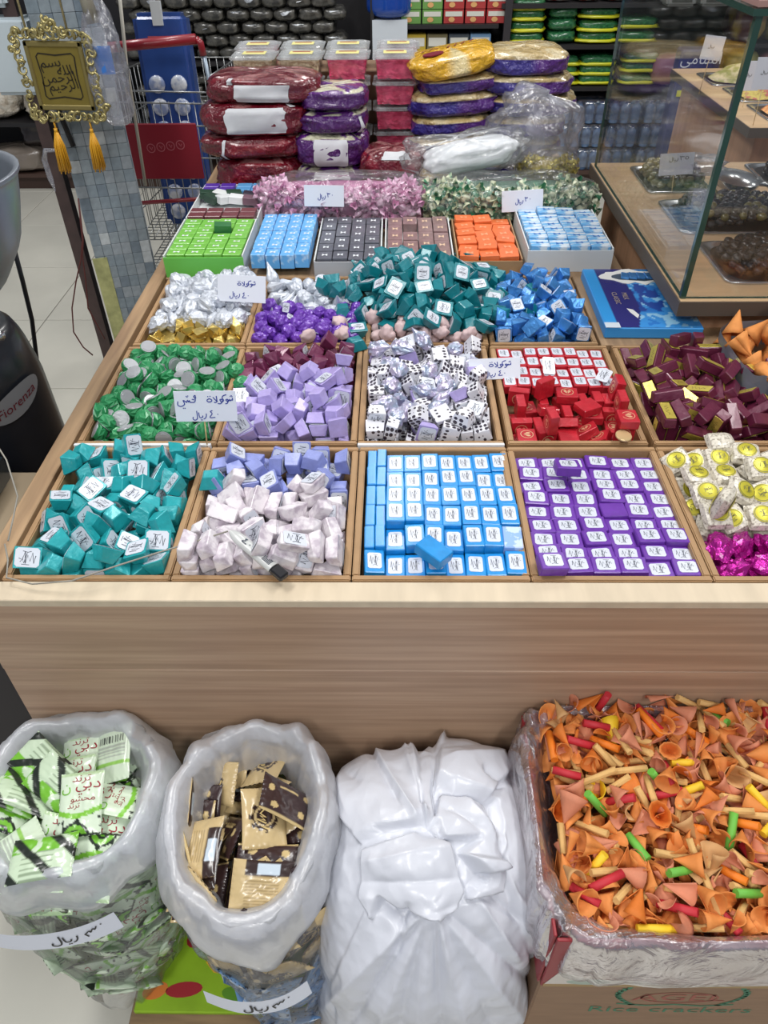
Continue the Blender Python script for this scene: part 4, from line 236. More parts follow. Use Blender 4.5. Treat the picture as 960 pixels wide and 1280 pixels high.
POSE.setdefault('snack',[]).append(('cone',[647,1060,1083,-77,8,-121,491,743,1082,77,-16,-94,1066,987,1083,-77,11,-163,931,813,1085,-65,48,104,777,749,1082,77,16,24,591,783,1082,-77,16,46,996,831,1082,77,16,100,714,1126,1083,75,-21,-93,521,859,1085,60,-55,75,871,1072,1083,-77,11,-51,1203,972,1086,56,-59,63,928,1003,1082,-77,-16,166,933,1193,1087,-3,71,-147,1130,1256,1082,-77,16,163,748,1303,1082,77,-16,179,559,1103,1082,77,16,-50,517,1205,1083,77,-2,-118,901,1303,1082,77,16,177,1156,1119,1082,77,16,-48,576,1203,1082,-77,-16,-149,1080,1298,1083,77,-9,102,611,929,1082,77,-16,154,835,1129,1082,-77,-16,-158,732,911,1082,77,-16,-122,1103,1179,1082,77,-16,127,556,1308,1082,-77,-16,81,1010,722,1082,77,-16,-104,758,955,1083,-77,-6,-98,862,739,1082,-77,16,-45,1159,934,1087,-31,68,32,1199,825,1082,77,16,94,875,861,1082,77,-16,-16,504,1014,1082,-77,16,93,1106,921,1082,-77,-16,-37,961,1250,1082,77,-16,-53,905,723,1083,-76,19,-71,704,1072,1082,-77,16,9,491,1115,1082,-77,-16,94,1214,1258,1082,77,16,-8,681,1188,1082,-77,-16,102,570,1092,1107,125,-63,81,895,1199,1085,-66,47,-23,1039,907,1082,-77,16,-7,683,807,1082,-77,-16,103,906,882,1082,77,16,15,1185,729,1085,60,55,64,1109,791,1087,34,67,160,910,1049,1082,77,-12,-50,802,883,1083,-77,-11,0,1012,1083,1082,-77,-16,85,521,1067,1084,71,33,-133,552,876,1082,-77,16,45,745,1193,1082,77,-16,42,973,1153,1082,77,-16,-18,756,1216,1104,-112,-55,37,645,1241,1082,-77,-16,176,1179,1085,1082,-77,16,-26,1034,1263,1082,77,16,14,497,934,1082,77,16,39,557,747,1085,-60,-55,155,1004,1259,1082,-77,-16,158,801,1227,1083,77,-10,-86,796,996,1083,77,-7,89,832,751,1082,77,-12,168,1199,906,1083,-77,-7,-86,1199,1191,1082,-77,14,-86,1014,1161,1082,77,-16,139,682,837,1085,-71,34,81,916,954,1093,90,-24,63,492,1329,1084,-71,-34,96,864,1235,1085,-66,-46,36,1039,1298,1093,-93,-20,-29,1194,1177,1101,-109,-15,107,691,1303,1082,77,16,-176,491,1175,1082,77,16,-87,1158,1235,1082,-77,15,-161,956,1179,1085,61,-54,166,766,886,1088,85,16,1,850,753,1113,86,-27,45,856,1000,1100,-108,-15,-48,1080,750,1082,77,-16,138,572,1004,1082,77,-16,-157,615,880,1082,-77,-16,88,800,1170,1082,77,16,-33,510,793,1082,-77,14,-85,998,1012,1085,69,-40,44,744,809,1083,-76,-17,-18,1166,800,1083,-75,-21,88,626,998,1082,-77,-15,-47,1147,1009,1082,77,-16,33,928,785,1082,77,-14,-60,639,749,1085,60,-55,38,470,909,1083,-74,24,-163,1057,1117,1082,77,16,-142,687,995,1082,-77,16,142,776,1121,1082,77,16,41,957,1307,1082,77,16,-109,612,1244,1082,-77,15,145,1078,837,1082,77,-16,-66,659,1119,1082,-77,16,161,1044,1053,1085,59,56,-107,1141,858,1082,-77,-16,165,489,1303,1102,-18,48,30,980,950,1082,77,16,58,841,910,1082,77,-15,34,748,1013,1083,77,-10,-31,488,815,1085,-69,-41,-67,1085,1039,1083,-77,-4,-88,625,808,1086,63,-56,-121,913,1041,1113,94,11,115,1196,1315,1087,-27,-69,-139,631,1055,1103,31,89,157,702,1245,1082,-77,16,105,541,1268,1085,-71,35,-57,1066,1265,1088,-69,-53,-147,1008,770,1082,-77,-16,37,953,1025,1089,72,51,5,771,771,1097,-53,34,150,699,1171,1095,-97,-14,-69,815,1190,1098,-99,-24,-132,1206,783,1092,65,-7,-44,695,752,1082,-77,-16,98,1076,869,1083,-77,-5,-79,1182,878,1089,70,54,47,1197,1016,1083,-77,-10,-100,480,913,1112,99,2,179,536,976,1082,77,-16,-24,825,1281,1082,-77,11,96,597,846,1097,35,-50,-12,974,898,1082,77,16,-138,985,1287,1092,-66,16,126,635,1259,1099,-55,-1,143,795,878,1107,93,-38,64,630,1133,1083,-77,-1,120,922,1104,1082,-77,16,-106,532,1172,1093,-62,-19,-51,1067,1190,1087,-84,16,5,1197,1130,1093,81,52,67,1064,779,1102,110,-15,-71,888,867,1113,87,-26,172,720,1286,1091,66,9,2,719,1147,1110,69,-66,99,545,878,1113,103,-30,86,1083,1145,1121,174,19,-85,719,1041,1091,-67,-4,126,524,734,1103,-13,-49,-112,628,895,1100,-48,45,90,644,1143,1100,48,29,-9,1056,1310,1122,83,28,-106,1227,742,1113,8,-29,-78,463,1266,1087,-17,70,-94,774,1293,1085,60,-55,17,858,788,1110,-132,5,-13,612,757,1093,-92,-11,137,536,1139,1085,64,-49,125,746,746,1083,-75,20,175,1166,1140,1111,-93,-27,81,832,939,1095,-96,16,79,495,1047,1091,-58,40,-75,953,769,1100,50,-24,-85,1060,1027,1097,98,-22,-53,668,1314,1108,53,-12,94,1069,900,1094,
-55,-33,-63,1164,1056,1093,64,-9,95,1124,781,1118,110,-38,36,976,1024,1109,-114,15,-10,954,873,1083,-77,-7,-134,1199,911,1109,-113,-21,51,708,889,1104,-110,-48,-108,875,1131,1096,57,-21,-86,931,1149,1097,56,19,88,1162,1287,1093,64,-1,-68,856,1057,1099,-55,-8,-28,988,1329,1084,-72,-30,-116,620,1027,1105,-118,14,77,1223,1284,1110,34,17,-171,623,1331,1091,-69,62,123,489,771,1096,70,36,43,1165,1088,1119,-89,-38,6,822,1300,1103,-110,5,-68,568,964,1095,97,-16,0,1094,1075,1095,97,16,133,658,743,1123,85,-39,-104,1076,1206,1117,60,21,-159,467,718,1116,5,-23,-153,681,874,1109,51,-10,-4,789,1317,1101,43,-34,-18,1194,912,1135,87,-17,145,569,903,1133,-48,-17,-159,798,767,1104,18,-44,49,1160,1027,1097,53,27,34,878,1307,1100,-52,17,-103,488,1147,1100,22,-50,172,691,1204,1102,53,12,-56,908,1268,1091,-84,-31,116,982,769,1113,81,-3,51,1000,959,1110,-96,9,81,462,860,1114,150,48,68,1099,720,1083,76,-20,113,1228,1172,1126,164,64,57,591,772,1110,96,-14,143,1169,848,1106,34,32,-134,622,1293,1101,-38,38,163,556,1224,1101,42,35,4,1156,1329,1085,-70,-38,95,796,1052,1113,89,29,7,472,1201,1122,-93,-12,-155,723,1092,1117,95,-1,159,738,908,1113,-107,22,-20,1158,746,1098,-57,-6,171,938,1089,1137,-32,57,98,536,1030,1147,85,-12,-20,1012,719,1112,84,-29,110,666,775,1117,-17,24,149,1153,886,1102,106,31,-120,1081,1112,1110,-2,61,15,713,1188,1140,86,61,-159,569,1061,1102,-50,-5,116,535,1281,1115,33,-26,151,725,1328,1135,47,-3,-63,505,1286,1110,167,71,28,788,1212,1145,-78,-48,-85,925,1277,1115,76,23,-33,832,1286,1154,-68,82,95,949,1129,1146,-14,35,52,1196,812,1112,-63,-2,-52,895,1085,1135,67,-12,35,760,795,1144,100,2,48,696,733,1105,81,18,122,1224,1054,1106,125,67,-139,478,1057,1112,-10,-32,-162,1037,839,1123,-44,55,125,1201,1160,1140,40,-39,20,1197,1332,1119,10,-13,16,566,1153,1133,-112,53,-88,660,1094,1130,-109,-11,-167,804,931,1133,45,-10,91,495,814,1119,39,22,158,1074,961,1125,-61,16,95,520,1063,1145,-50,-13,25,887,717,1137,-18,12,-19,1228,850,1128,-15,-6,106,1091,1329,1117,19,5,-48,1073,810,1130,80,-26,-178,492,779,1121,-99,9,79,1143,1192,1120,-8,37,-68,856,1331,1141,-170,-48,-32,912,1170,1142,-78,-33,172,683,917,1125,96,-18,161,488,1186,1151,-29,-48,138,978,721,1126,-115,-12,75,868,778,1140,36,-18,-38,1050,1263,1167,-93,-16,-147,1215,1013,1121,4,65,-79,593,969,1149,62,-44,-104,871,1006,1148,95,-3,-31,847,1050,1137,-109,25,107,522,1190,1123,58,46,177,582,1068,1124,21,-9,-99,492,964,1111,113,57,-82,957,1222,1137,-28,2,-39,1196,1202,1118,-66,18,124,1189,736,1129,80,-66,-120,657,1255,1114,-54,74,40,766,1025,1110,134,66,-134,687,1274,1119,-9,-18,150,618,877,1135,-180,-60,-105,989,918,1136,144,-37,-20,803,1328,1164,-141,68,48,672,1077,1149,100,-24,105,878,953,1129,-35,16,-177,714,719,1159,157,-5,125,1002,1022,1160,-102,-50,67,948,750,1143,54,-38,-21,1029,880,1148,-103,27,-9,478,776,1157,54,-4,46,1181,1295,1155,22,-32,167,1140,953,1138,-84,-9,-11,536,1332,1121,8,-23,14,827,808,1134,-29,-18,-88,1198,748,1163,56,68,-45,781,1100,1162,74,9,-28,580,736,1135,33,-32,-58,1038,1303,1157,78,-7,179,1223,1050,1152,32,9,-158,1102,966,1150,2,-21,-63,775,916,1152,-33,-22,43,682,972,1151,55,-5,119,1118,1150,1142,-15,15,64,1078,1064,1161,86,-24,-27,627,1049,1169,-66,42,-139,885,1122,1138,16,18,-52,977,1312,1148,83,-31,99,804,1261,1154,40,5,-31,706,784,1160,-9,-42,40,1182,828,1166,-90,-10,144,738,800,1165,71,-18,69,1206,789,1125,-34,-30,42,462,836,1160,10,54,-62,490,1020,1157,-57,8,-23,1021,753,1158,-3,-56,-63,1154,1279,1150,-8,-17,-16,643,870,1145,-22,-8,-61,469,922,1160,-53,-27,-32,987,907,1165,93,-75,-116,787,867,1165,82,12,72,463,1292,1119,15,-18,84,876,1299,1151,-86,-5,-119,994,717,1169,-57,-59,46,977,736,1147,71,-5,119,677,831,1150,97,-19,2,1015,1265,1140,-7,-16,27,1196,1250,1138,44,11,53,622,1220,1154,52,-6,-54,597,1326,1145,-127,20,99,836,717,1176,13,7,156,1141,758,1143,-46,25,-2,871,985,1175,68,20,23,844,882,1149,20,35,107,614,770,1143,-99,29,141,717,1247,1170,-29,68,74,594,941,1149,13,40,-1,1094,899,1160,89,-2,-171,497,1216,1165,123,88,-131,834,1261,1149,43,4,26,1102,1005,1160,
74,-26,116,1072,1177,1141,-110,49,-95,538,1171,1153,-21,45,-130,1163,1042,1142,-16,-13,-170,734,1002,1151,20,18,-71,982,957,1135,-71,-7,-19,803,1332,1118,-33,-55,-156,517,1247,1142,-63,-9,-97,556,840,1130,-91,25,-179,839,1278,1117,-61,-9,-52,862,1223,1106,-114,-12,154,657,959,1096,-1,59,146,586,1128,1125,17,-40,168,1029,1232,1134,132,68,-178,524,1225,1108,-80,-30,-16,671,932,1098,68,56,-85,589,964,1112,-86,39,6,1048,782,1122,-108,-9,40,1050,1169,1117,86,17,-70,1066,736,1098,56,-1,98,1188,994,1124,-134,-64,-157,963,1080,1107,-38,-22,-55,541,787,1122,92,-7,73,718,849,1128,8,60,120,984,1143,1140,155,-7,120,893,719,1102,49,-13,123,1083,1074,1119,-75,16,-98,509,926,1126,46,-3,-79,1224,1266,1132,150,6,-27,755,1099,1090,73,55,0,730,961,1099,98,-50,-118,806,811,1085,-69,38,76,697,1120,1127,-61,-8,-11,1062,888,1117,105,-16,-5,1099,984,1109,-94,10,46,723,1303,1109,28,31,-26,993,1213,1128,-93,1,4,787,1223,1120,-109,-4,-62,756,861,1123,78,14,-5,977,807,1097,53,26,123,983,779,1145,35,58,-148,1120,870,1117,-51,14,89,1058,1116,1150,-74,-60,-151,946,1282,1134,-12,-56,111,1039,1097,1117,-22,-29,23,936,1195,1126,-11,-65,-180,656,1022,1141,51,-5,25,1168,995,1171,-51,57,-102,976,1118,1136,-32,-22,151,1004,1041,1134,121,1,18,718,788,1119,-110,5,37,747,997,1117,46,-30,25,508,892,1127,-37,40,172,639,998,1133,53,2,-50,1139,1088,1125,93,-50,6,937,926,1153,-58,-71,126,1117,913,1126,-91,-3,27,496,1088,1131,-115,-48,103,716,954,1143,-66,-46,-167,496,1000,1122,111,-10,145,764,1156,1149,-57,-62,138,839,827,1114,60,3,74,647,1312,1123,22,14,48,548,998,1128,108,-13,-13,1087,1277,1111,-21,-41,19,1184,1100,1148,-138,26,-109,913,1003,1127,-98,46,136,755,1252,1133,-62,11,103,567,1237,1133,166,39,-134,663,897,1108,-28,-47,78,1069,778,1151,92,16,-69,684,1022,1129,122,8,3,834,1246,1131,69,37,26,822,843,1134,-110,40,103,1040,1044,1132,-65,2,15,909,1021,1174,84,6,-43,819,1115,1144,-31,-29,131,623,841,1152,-103,24,-114,505,1297,1154,95,-3,19,810,1192,1132,-34,4,164,865,1036,1174,76,8,125,1128,845,1136,-24,-37,-79,685,1203,1167,75,0,-128,1003,1200,1165,-65,-4,-158,1166,719,1147,34,-43,-65,529,906,1173,71,23,-103,1146,1230,1136,-59,-72,-59,463,1028,1113,22,-22,69,571,1151,1162,81,-43,-11,1031,1204,1117,-19,5,-162,969,872,1157,-106,49,-105,518,950,1135,-20,-42,-6,825,1028,1161,55,26,-130,1014,929,1118,9,-26,-119,620,1303,1134,15,-4,-15,866,1171,1109,-43,18,52,770,929,1131,-48,0,-13,608,1019,1138,24,-31,-93,522,718,1131,-12,-8,-26,962,820,1159,54,28,-108,823,745,1109,103,88,27,915,1197,1158,85,31,130,554,916,1153,111,16,-78,882,1192,1148,-120,66,-47,800,730,1158,91,-54,-90,1121,1223,1155,-128,66,56,748,1032,1128,-17,7,-66,802,972,1153,-33,-46,-1,900,865,1159,-4,60,152,1095,1256,1139,44,-19,114,1058,907,1158,101,53,25,795,784,1169,-28,-58,145,1009,1233,1165,-36,1,151,852,1120,1147,45,2,-154,1136,1126,1167,-75,26,127,]))
POSE.setdefault('snack',[]).append(('stick',[687,870,1080,0,0,-45,1145,818,1119,-83,32,15,936,983,1114,158,-19,-67,834,933,1119,167,4,-124,1033,1077,1098,0,-23,174,533,1146,1122,-132,-27,118,999,1154,1098,162,-18,91,1027,906,1103,1,28,-115,1126,1007,1100,127,22,-116,699,1057,1108,-117,-29,-160,1116,1166,1103,-11,-30,93,840,968,1102,-54,-26,-153,905,871,1132,-169,-26,112,1108,1259,1117,149,-6,80,743,789,1098,-70,-21,1,922,815,1119,158,33,-4,636,832,1109,-161,33,80,713,1235,1122,-131,-11,-26,976,1223,1101,108,-26,150,896,1158,1105,168,8,-71,582,1298,1093,157,13,-64,968,1055,1132,3,-26,-173,606,953,1122,-57,-8,-110,733,1197,1124,83,-45,-69,778,1013,1094,-136,14,66,1103,752,1123,-125,-15,107,1051,904,1102,65,23,-113,904,941,1110,-90,-44,15,530,995,1099,114,-22,29,1030,983,1115,-19,55,-77,1040,1126,1118,-135,-28,45,616,1162,1101,-1,-28,20,825,1052,1099,-67,-22,-43,934,876,1118,152,12,97,837,860,1105,92,-34,65,1163,914,1118,100,0,126,1138,995,1111,129,-28,69,886,931,1116,-35,28,139,900,1064,1116,-88,5,43,498,1129,1128,32,8,167,520,1104,1122,152,-19,-32,1077,1047,1117,-8,1,148,799,1114,1114,-26,-17,-18,952,850,1110,27,-15,-77,967,1297,1126,130,-13,-63,684,823,1110,176,-14,-147,884,1020,1129,85,8,-155,574,931,1135,79,37,142,1176,1260,1098,-146,-16,-130,902,1139,1121,13,-6,99,885,915,1100,-179,-18,174,883,759,1137,-76,31,47,1020,870,1117,-17,30,158,740,1171,1121,-95,7,-175,999,1170,1145,122,3,-66,584,716,1120,19,20,0,542,966,1149,-104,24,145,1145,800,1138,-43,-17,-145,592,1106,1133,-179,-2,-8,803,1162,1108,-36,6,-67,670,1121,1157,-132,3,-174,1191,1017,1149,-101,-8,16,802,896,1153,158,-29,107,551,849,1153,78,15,12,671,1213,1146,-104,-8,-72,709,1037,1138,120,-43,133,748,811,1130,114,11,-7,1136,1118,1145,-51,-7,-138,743,893,1153,91,-7,172,921,1276,1140,78,-24,-105,1181,956,1146,79,2,-106,814,786,1153,133,10,-81,898,1332,1146,-162,-34,180,725,1077,1148,76,9,91,1146,1332,1123,167,-39,180,742,899,1134,88,7,-8,460,943,1137,90,-11,90,610,1160,1160,140,26,-42,1081,741,1155,-148,17,9,937,1011,1157,172,12,173,783,982,1132,-14,23,-108,637,1085,1151,-153,-23,25,1022,1100,1165,-71,-17,-43,633,1168,1134,120,0,-43,786,722,1132,28,21,173,985,1005,1147,-71,-32,-23,588,796,1148,-108,25,45,1077,1023,1137,-59,-18,39,975,1332,1133,-71,-18,-180,1037,1284,1127,-103,-43,7,956,841,1149,135,-23,173,578,1097,1166,-17,-14,17,1186,1170,1157,-145,-4,22,926,879,1152,-169,-25,150,]))
POSE.setdefault('snack',[]).append(('tube',[620,1215,1128,-128,-12,-33,567,1031,1150,74,51,-17,631,1047,1137,44,32,173,765,1264,1152,132,-9,124,1215,1078,1146,-122,32,-104,464,1196,1145,-98,8,90,1104,1010,1137,99,-6,48,605,1258,1147,-49,-9,173,496,1116,1147,51,-2,-17,1200,871,1140,-25,2,50,1012,803,1143,-38,-24,11,837,750,1133,-137,-8,-62,552,1200,1154,152,-20,176,768,1065,1138,-99,-13,5,1194,1219,1136,-135,-25,-172,888,850,1141,53,16,140,721,764,1143,-49,25,155,1002,801,1177,138,-15,-134,551,823,1157,-166,4,-157,659,717,1132,90,-2,-180,758,853,1152,-19,21,18,1054,834,1166,-70,15,-49,912,800,1145,52,20,8,820,982,1127,84,32,147,1025,1037,1160,-100,-27,137,1037,976,1166,-67,5,-142,959,977,1158,141,31,148,1186,1271,1143,-175,65,126,985,1303,1114,-144,-22,-51,841,1077,1138,-96,33,-175,658,919,1144,-153,-6,-62,636,1328,1153,-152,77,180,1081,719,1143,104,4,0,919,957,1157,-35,-28,71,493,794,1141,-159,6,142,529,866,1141,44,50,-147,770,1287,1137,49,6,-54,792,1121,1136,15,-8,-86,756,1102,1142,23,-49,160,966,891,1124,114,-2,112,846,1153,1138,124,3,-180,1169,891,1154,-93,-19,-38,899,1239,1134,-13,13,-31,1128,1273,1132,-33,-17,86,]))
POSE.setdefault('packg',[]).append(('packg',[-1063,1316,1074,90,-66,0,-825,949,984,-180,0,-125,-1001,1139,1001,14,-2,-159,-1095,964,984,-180,0,125,-820,949,1009,-180,0,-113,-951,1024,991,176,4,89,-1137,1056,1006,-171,-13,-90,-751,1127,996,-3,-7,-90,-1039,1242,984,-180,0,-159,-965,891,1009,-4,-15,91,-867,923,1035,180,0,80,-856,1224,993,-180,8,60,-937,1081,1040,167,-11,-132,-1025,976,1041,-5,19,97,-1084,1126,1025,14,7,-172,-757,1243,1010,176,-7,-89,-879,1079,1049,-173,16,21,-739,1231,1058,-153,-7,-90,-1095,1191,1031,-151,-1,-157,-1110,1001,1051,-15,-8,4,-795,1262,1054,9,27,-174,-789,1078,1048,176,17,-17,-1139,1230,1031,11,-27,-92,-1094,1008,1079,173,-16,-34,-1148,1023,1122,143,-16,-84,-885,1270,1042,6,23,180,-1132,1233,1060,-13,26,83,-786,1067,1074,12,-12,133,-1114,1049,1121,143,-16,-84,-892,1220,1070,35,5,-45,-1112,1255,1082,-27,-11,0,-704,1103,1141,-90,67,-90,-1135,1221,1123,11,6,-95,-1112,1081,1141,21,-35,172,-895,981,1079,154,0,-156,-941,1198,1099,174,15,-146,-834,955,1089,171,21,-96,-966,1191,1120,11,12,-81,-1142,1223,1148,-11,-5,90,-1074,1080,1146,-21,34,-8,-1112,1269,1186,175,7,-180,-804,1072,1128,-19,7,-7,-961,942,1106,-6,28,-102,-954,1113,1129,11,21,-81,-1048,1150,1177,-156,23,-34,-763,1203,1123,152,17,85,-842,895,1094,-172,-22,87,-1014,847,1058,56,-9,0,-760,872,1054,-180,-82,180,-986,1096,1169,-25,-22,148,-975,872,1124,-180,5,-180,-776,1251,1129,-29,15,81,-1058,912,1143,177,-4,40,-899,1037,1175,-180,18,-82,-730,897,1029,-98,0,90,-781,1275,1148,18,28,-180,-817,905,1155,0,1,8,-862,1211,1150,-159,12,-81,-709,900,1066,82,-4,90,-953,882,1177,0,-4,8,]))
POSE.setdefault('packb',[]).append(('packb',[-465,1136,964,180,0,6,-424,933,964,0,0,-174,-397,974,989,0,0,-105,-541,1258,964,180,0,0,-362,969,1015,0,0,-162,-324,1122,980,0,-11,179,-488,784,1012,-90,0,180,-566,1232,989,0,0,-92,-566,882,964,180,0,-90,-458,1205,990,-179,0,86,-327,986,1040,-180,0,180,-443,1166,1015,-179,0,80,-322,1107,1017,5,18,5,-335,855,997,180,30,-2,-254,833,1057,90,89,90,-295,1046,1079,162,8,90,-329,868,1069,-168,7,-101,-351,1052,1087,12,-15,-61,-482,887,1016,180,-23,6,-403,1133,1079,-179,35,139,-395,1212,1077,-153,-25,-102,-545,858,1016,-179,-23,0,-545,859,1044,-179,-23,0,-513,1233,1043,-29,0,89,-303,1222,1001,-180,35,89,-568,883,1063,-157,1,-90,-560,1258,1045,-1,-30,0,-616,876,1122,90,1,-90,-410,882,1074,-157,3,-91,-580,1205,1061,26,30,-90,-361,1306,1042,90,-13,0,-483,994,1064,27,-51,-42,-568,1050,984,180,-18,90,-302,1254,1010,0,-35,-90,-569,1069,1054,153,-32,90,-543,907,1102,-157,1,-90,-543,784,1143,90,-90,180,-553,1158,1082,-34,20,162,-543,931,1130,-157,1,-90,-581,1022,1052,-27,-32,90,-352,889,1122,-3,-6,-178,-374,1013,1148,162,10,-81,-353,829,1139,-148,7,0,-313,1051,1169,-168,-41,172,]))
def poses(n):
    return [(k,Vector((a[i]/2e3,a[i+1]/2e3,a[i+2]/2e3)),Euler([math.radians(v) for v in a[i+3:i+6]]).to_quaternion()) for k,a in POSE[n] for i in range(0,len(a),6)]
# ---------------------------------------------------------------- setting: floor tiles, back shelving wall
grout=mat('grout',(120,118,112),.8)
tilem=mat('floor_tile',(206,204,192),.22,noise=(.07,3.),bump=(.03,30,.002))
fl=tag(MB().box(-4.2,4.8,-1.2,5.3,-.03,-.004).build('floor',grout),'pale polished tiled shop floor',kind='structure')
tme=bev(MB().box(-.2975,.2975,-.2975,.2975,-.012,0).mesh('tile',tilem),.0015)
for i in range(-4,10):
    for j in range(-6,4):
        x=-1.634+.3+.6*i; y=3.183+.3+.6*j
        if y<-.9 or y>5.3: continue
        ob('tile',tme,fl,(x,y,0))
wl=tag(MB().box(-4.2,4.8,5.62,5.7,0,3.2).build('wall_back',mat('dark_wall',(38,36,38),.8)),'dark wall behind the shelving',kind='structure')
# ---------------------------------------------------------------- display bin
wood=mat('oak_laminate',(188,158,132),.42,noise=(.08,9.,(.45,9,9)),two=((168,138,114),7,.35,.62,(.35,14,14)),bump=(.05,40,.001,(.3,6,6)))
woodt=mat('pale_edge_laminate',(206,190,164),.45,noise=(.09,12.,(3,.6,3)))
woodl=mat('worn_side_board',(168,138,104),.55,noise=(.16,8.,(9,.5,9)),two=((140,112,84),7,.35,.65,(8,.5,8)))
kraft=mat('kraft_board',(166,132,94),.6,noise=(.10,20.))
kraftd=mat('kraft_inside',(128,98,68),.7,noise=(.10,14.))
bn=empty('display_bin','long oak laminate display bin holding trays of wrapped chocolates','display bin',(0,.69,0))
def bp(name,b,m,w=.0012): me=MB().box(b[0],b[1],b[2]-.69,b[3]-.69,b[4],b[5]).mesh(name,m); return ob(name,bev(me,w),bn)
bp('front_panel',(-.587,1.4,.674,.690,.694,.836),wood)
bp('front_panel',(-.587,1.4,.675,.690,.0,.6925),wood)
bp('front_rail',(-.590,1.4,.672,.708,.8365,.850),woodt)
bp('side_board',(-.588,-.556,.709,2.85,.0,.851),woodl)
bp('back_board',(-.588,.555,2.851,2.88,0,.85),woodl)
bp('bin_floor',(-.555,1.4,.709,1.40,.770,.785),woodl)
bp('bin_floor',(-.555,.618,1.4005,1.7155,.770,.785),woodl)
bp('bin_floor',(-.555,.556,1.716,2.850,.770,.845),woodl)
white_b=mat('white_board',(225,228,230),.5)
traylabels=[]
def tray(x0,x1,y0,y1,label,h=.055,z1=.850,t=.0105,back=kraft,floorz=None):
    cx,cy=(x0+x1)/2,(y0+y1)/2; r=empty('chocolate_tray',label,'tray',(cx,cy,z1-h),group=None)
    hx,hy=(x1-x0)/2,(y1-y0)/2
    for (a,b,c,d) in ((-hx,hx,-hy,-hy+t),(-hx,hx,hy-t,hy),):
        ob('tray_wall',bev(MB().box(a,b,c,d,0,h).mesh('tray_wall',kraft),.0016,2),r)
    for (a,b) in ((-hx,-hx+t),(hx-t,hx)):
        ob('tray_wall',bev(MB().box(a,b,-hy+t,hy-t,0,h-.0004).mesh('tray_wall',kraft),.0016,2),r)
    ob('tray_floor',MB().box(-hx+t,hx-t,-hy+t,hy-t,.002,.012).mesh('tray_floor',kraftd),r)
    return r
tray(-.550,-.3145,.711,1.023,'kraft tray of teal wrapped chocolates, front left corner of the bin')
tray(-.3125,-.0615,.711,1.023,'kraft tray of periwinkle and marbled white chocolates in the front row')
tray(-.0595,.1885,.711,1.023,'kraft tray packed with blue boxed chocolates in the front row')
tray(.1905,.4395,.711,1.023,'kraft tray packed with purple boxed chocolates in the front row')
tray(.4415,.727,.711,1.023,'kraft tray of cream pillow chocolates with gold stickers, front right')
tray(-.550,-.3075,1.031,1.373,'kraft tray of green dome chocolates behind the teal ones')
tray(-.3055,-.0655,1.031,1.373,'kraft tray of maroon and lilac chocolates')
tray(-.0635,.1865,1.031,1.373,'kraft tray of dotted and silvery wrapped chocolates')
tray(.1945,.4325,1.031,1.373,'kraft tray of red chocolates with white labels')
tray(.4435,.727,1.031,1.373,'kraft tray of burgundy bars with gold labels')
tray(-.545,-.3115,1.378,1.714,'kraft tray of white foil balls and gold pieces')
tray(-.3095,-.0635,1.378,1.714,'kraft tray of white twists and purple balls')
tray(-.0615,.1935,1.378,1.714,'kraft tray under the dark teal heap')
tray(.1975,.4185,1.378,1.714,'kraft tray of blue foil cubes beside the flat blue box')
for x0,x1,y,l in ((-.0635,.1865,1.0252,'thin white board strip between the blue packs and the dotted chocolates'),(-.550,-.3145,1.0252,'thin white board strip between the teal and the green chocolates')):
    tag(ob('white_divider',bev(MB().box(x0,x1,y-.0018,y+.0042,.80,.8535).mesh('white_divider',white_b),.0006)),l,'divider')
# ---------------------------------------------------------------- wrapped chocolates
ink=mat('print_ink',(58,64,80),.4); labw=mat('label_paper',(212,217,227),.35,coat=.3,noise=(.04,60.)); gold=mat('gold_label',(214,196,92),.32,.55,noise=(.08,90.)); goldf=mat('gold_foil',(216,190,110),.28,.75,bump=(.5,120,.002)); silv=mat('silver_foil',(200,204,210),.25,.85,bump=(.6,140,.002))
def wrapm(n,c,r=.33,met=.12,coat=.35,b=.35): return mat(n,c,r,met,coat,noise=(.10,70.),bump=(b*1.6,70,.003))
mt=dict(teal=wrapm('teal_wrap',(36,164,170)),dteal=wrapm('dark_teal_wrap',(14,122,132)),green=wrapm('green_wrap',(44,140,86),.42,.1,.2),
 maroon=wrapm('maroon_wrap',(112,44,78)),lilac=wrapm('lilac_wrap',(178,164,220),.42,.03),peri=wrapm('periwinkle_wrap',(138,148,208),.42,.03),
 blue=mat('blue_foil',(70,138,206),.3,.45,.4,noise=(.2,50.),bump=(.7,90,.003)),purple=wrapm('purple_wrap',(104,54,168)),bar=wrapm('burgundy_wrap',(98,30,58),.4),
 redbox=wrapm('red_wrap',(190,36,50)),magenta=mat('magenta_foil',(176,22,142),.25,.6,.4,bump=(.9,90,.004)),
 white=mat('marbled_wrap',(186,174,186),.4,0,.3,two=((230,224,228),60,.38,.56),bump=(.4,70,.002)),
 cream=mat('speckled_wrap',(218,211,196),.4,.1,.3,two=((146,136,120),230,.50,.66),bump=(.7,130,.003)),
 silver=mat('white_foil',(206,211,220),.36,.4,.3,noise=(.12,50.),bump=(.8,100,.003,(1,1,4))),heart=mat('blush_shell',(204,178,178),.5,0,.1,noise=(.07,60.)),
 pink=mat('pink_wrap',(206,158,192),.35,.1,.3),mauve=mat('silvery_blue_foil',(176,190,212),.3,.5,.3,two=((206,196,220),40,.4,.6),bump=(.8,90,.003)),
 bluep=wrapm('blue_pack',(24,142,214),.35,.05,.3,.12),purp=wrapm('purple_pack',(106,52,162),.38,.05,.3,.2),orange=mat('orange_cracker',(226,148,78),.75,noise=(.12,60.),bump=(.4,160,.002)))
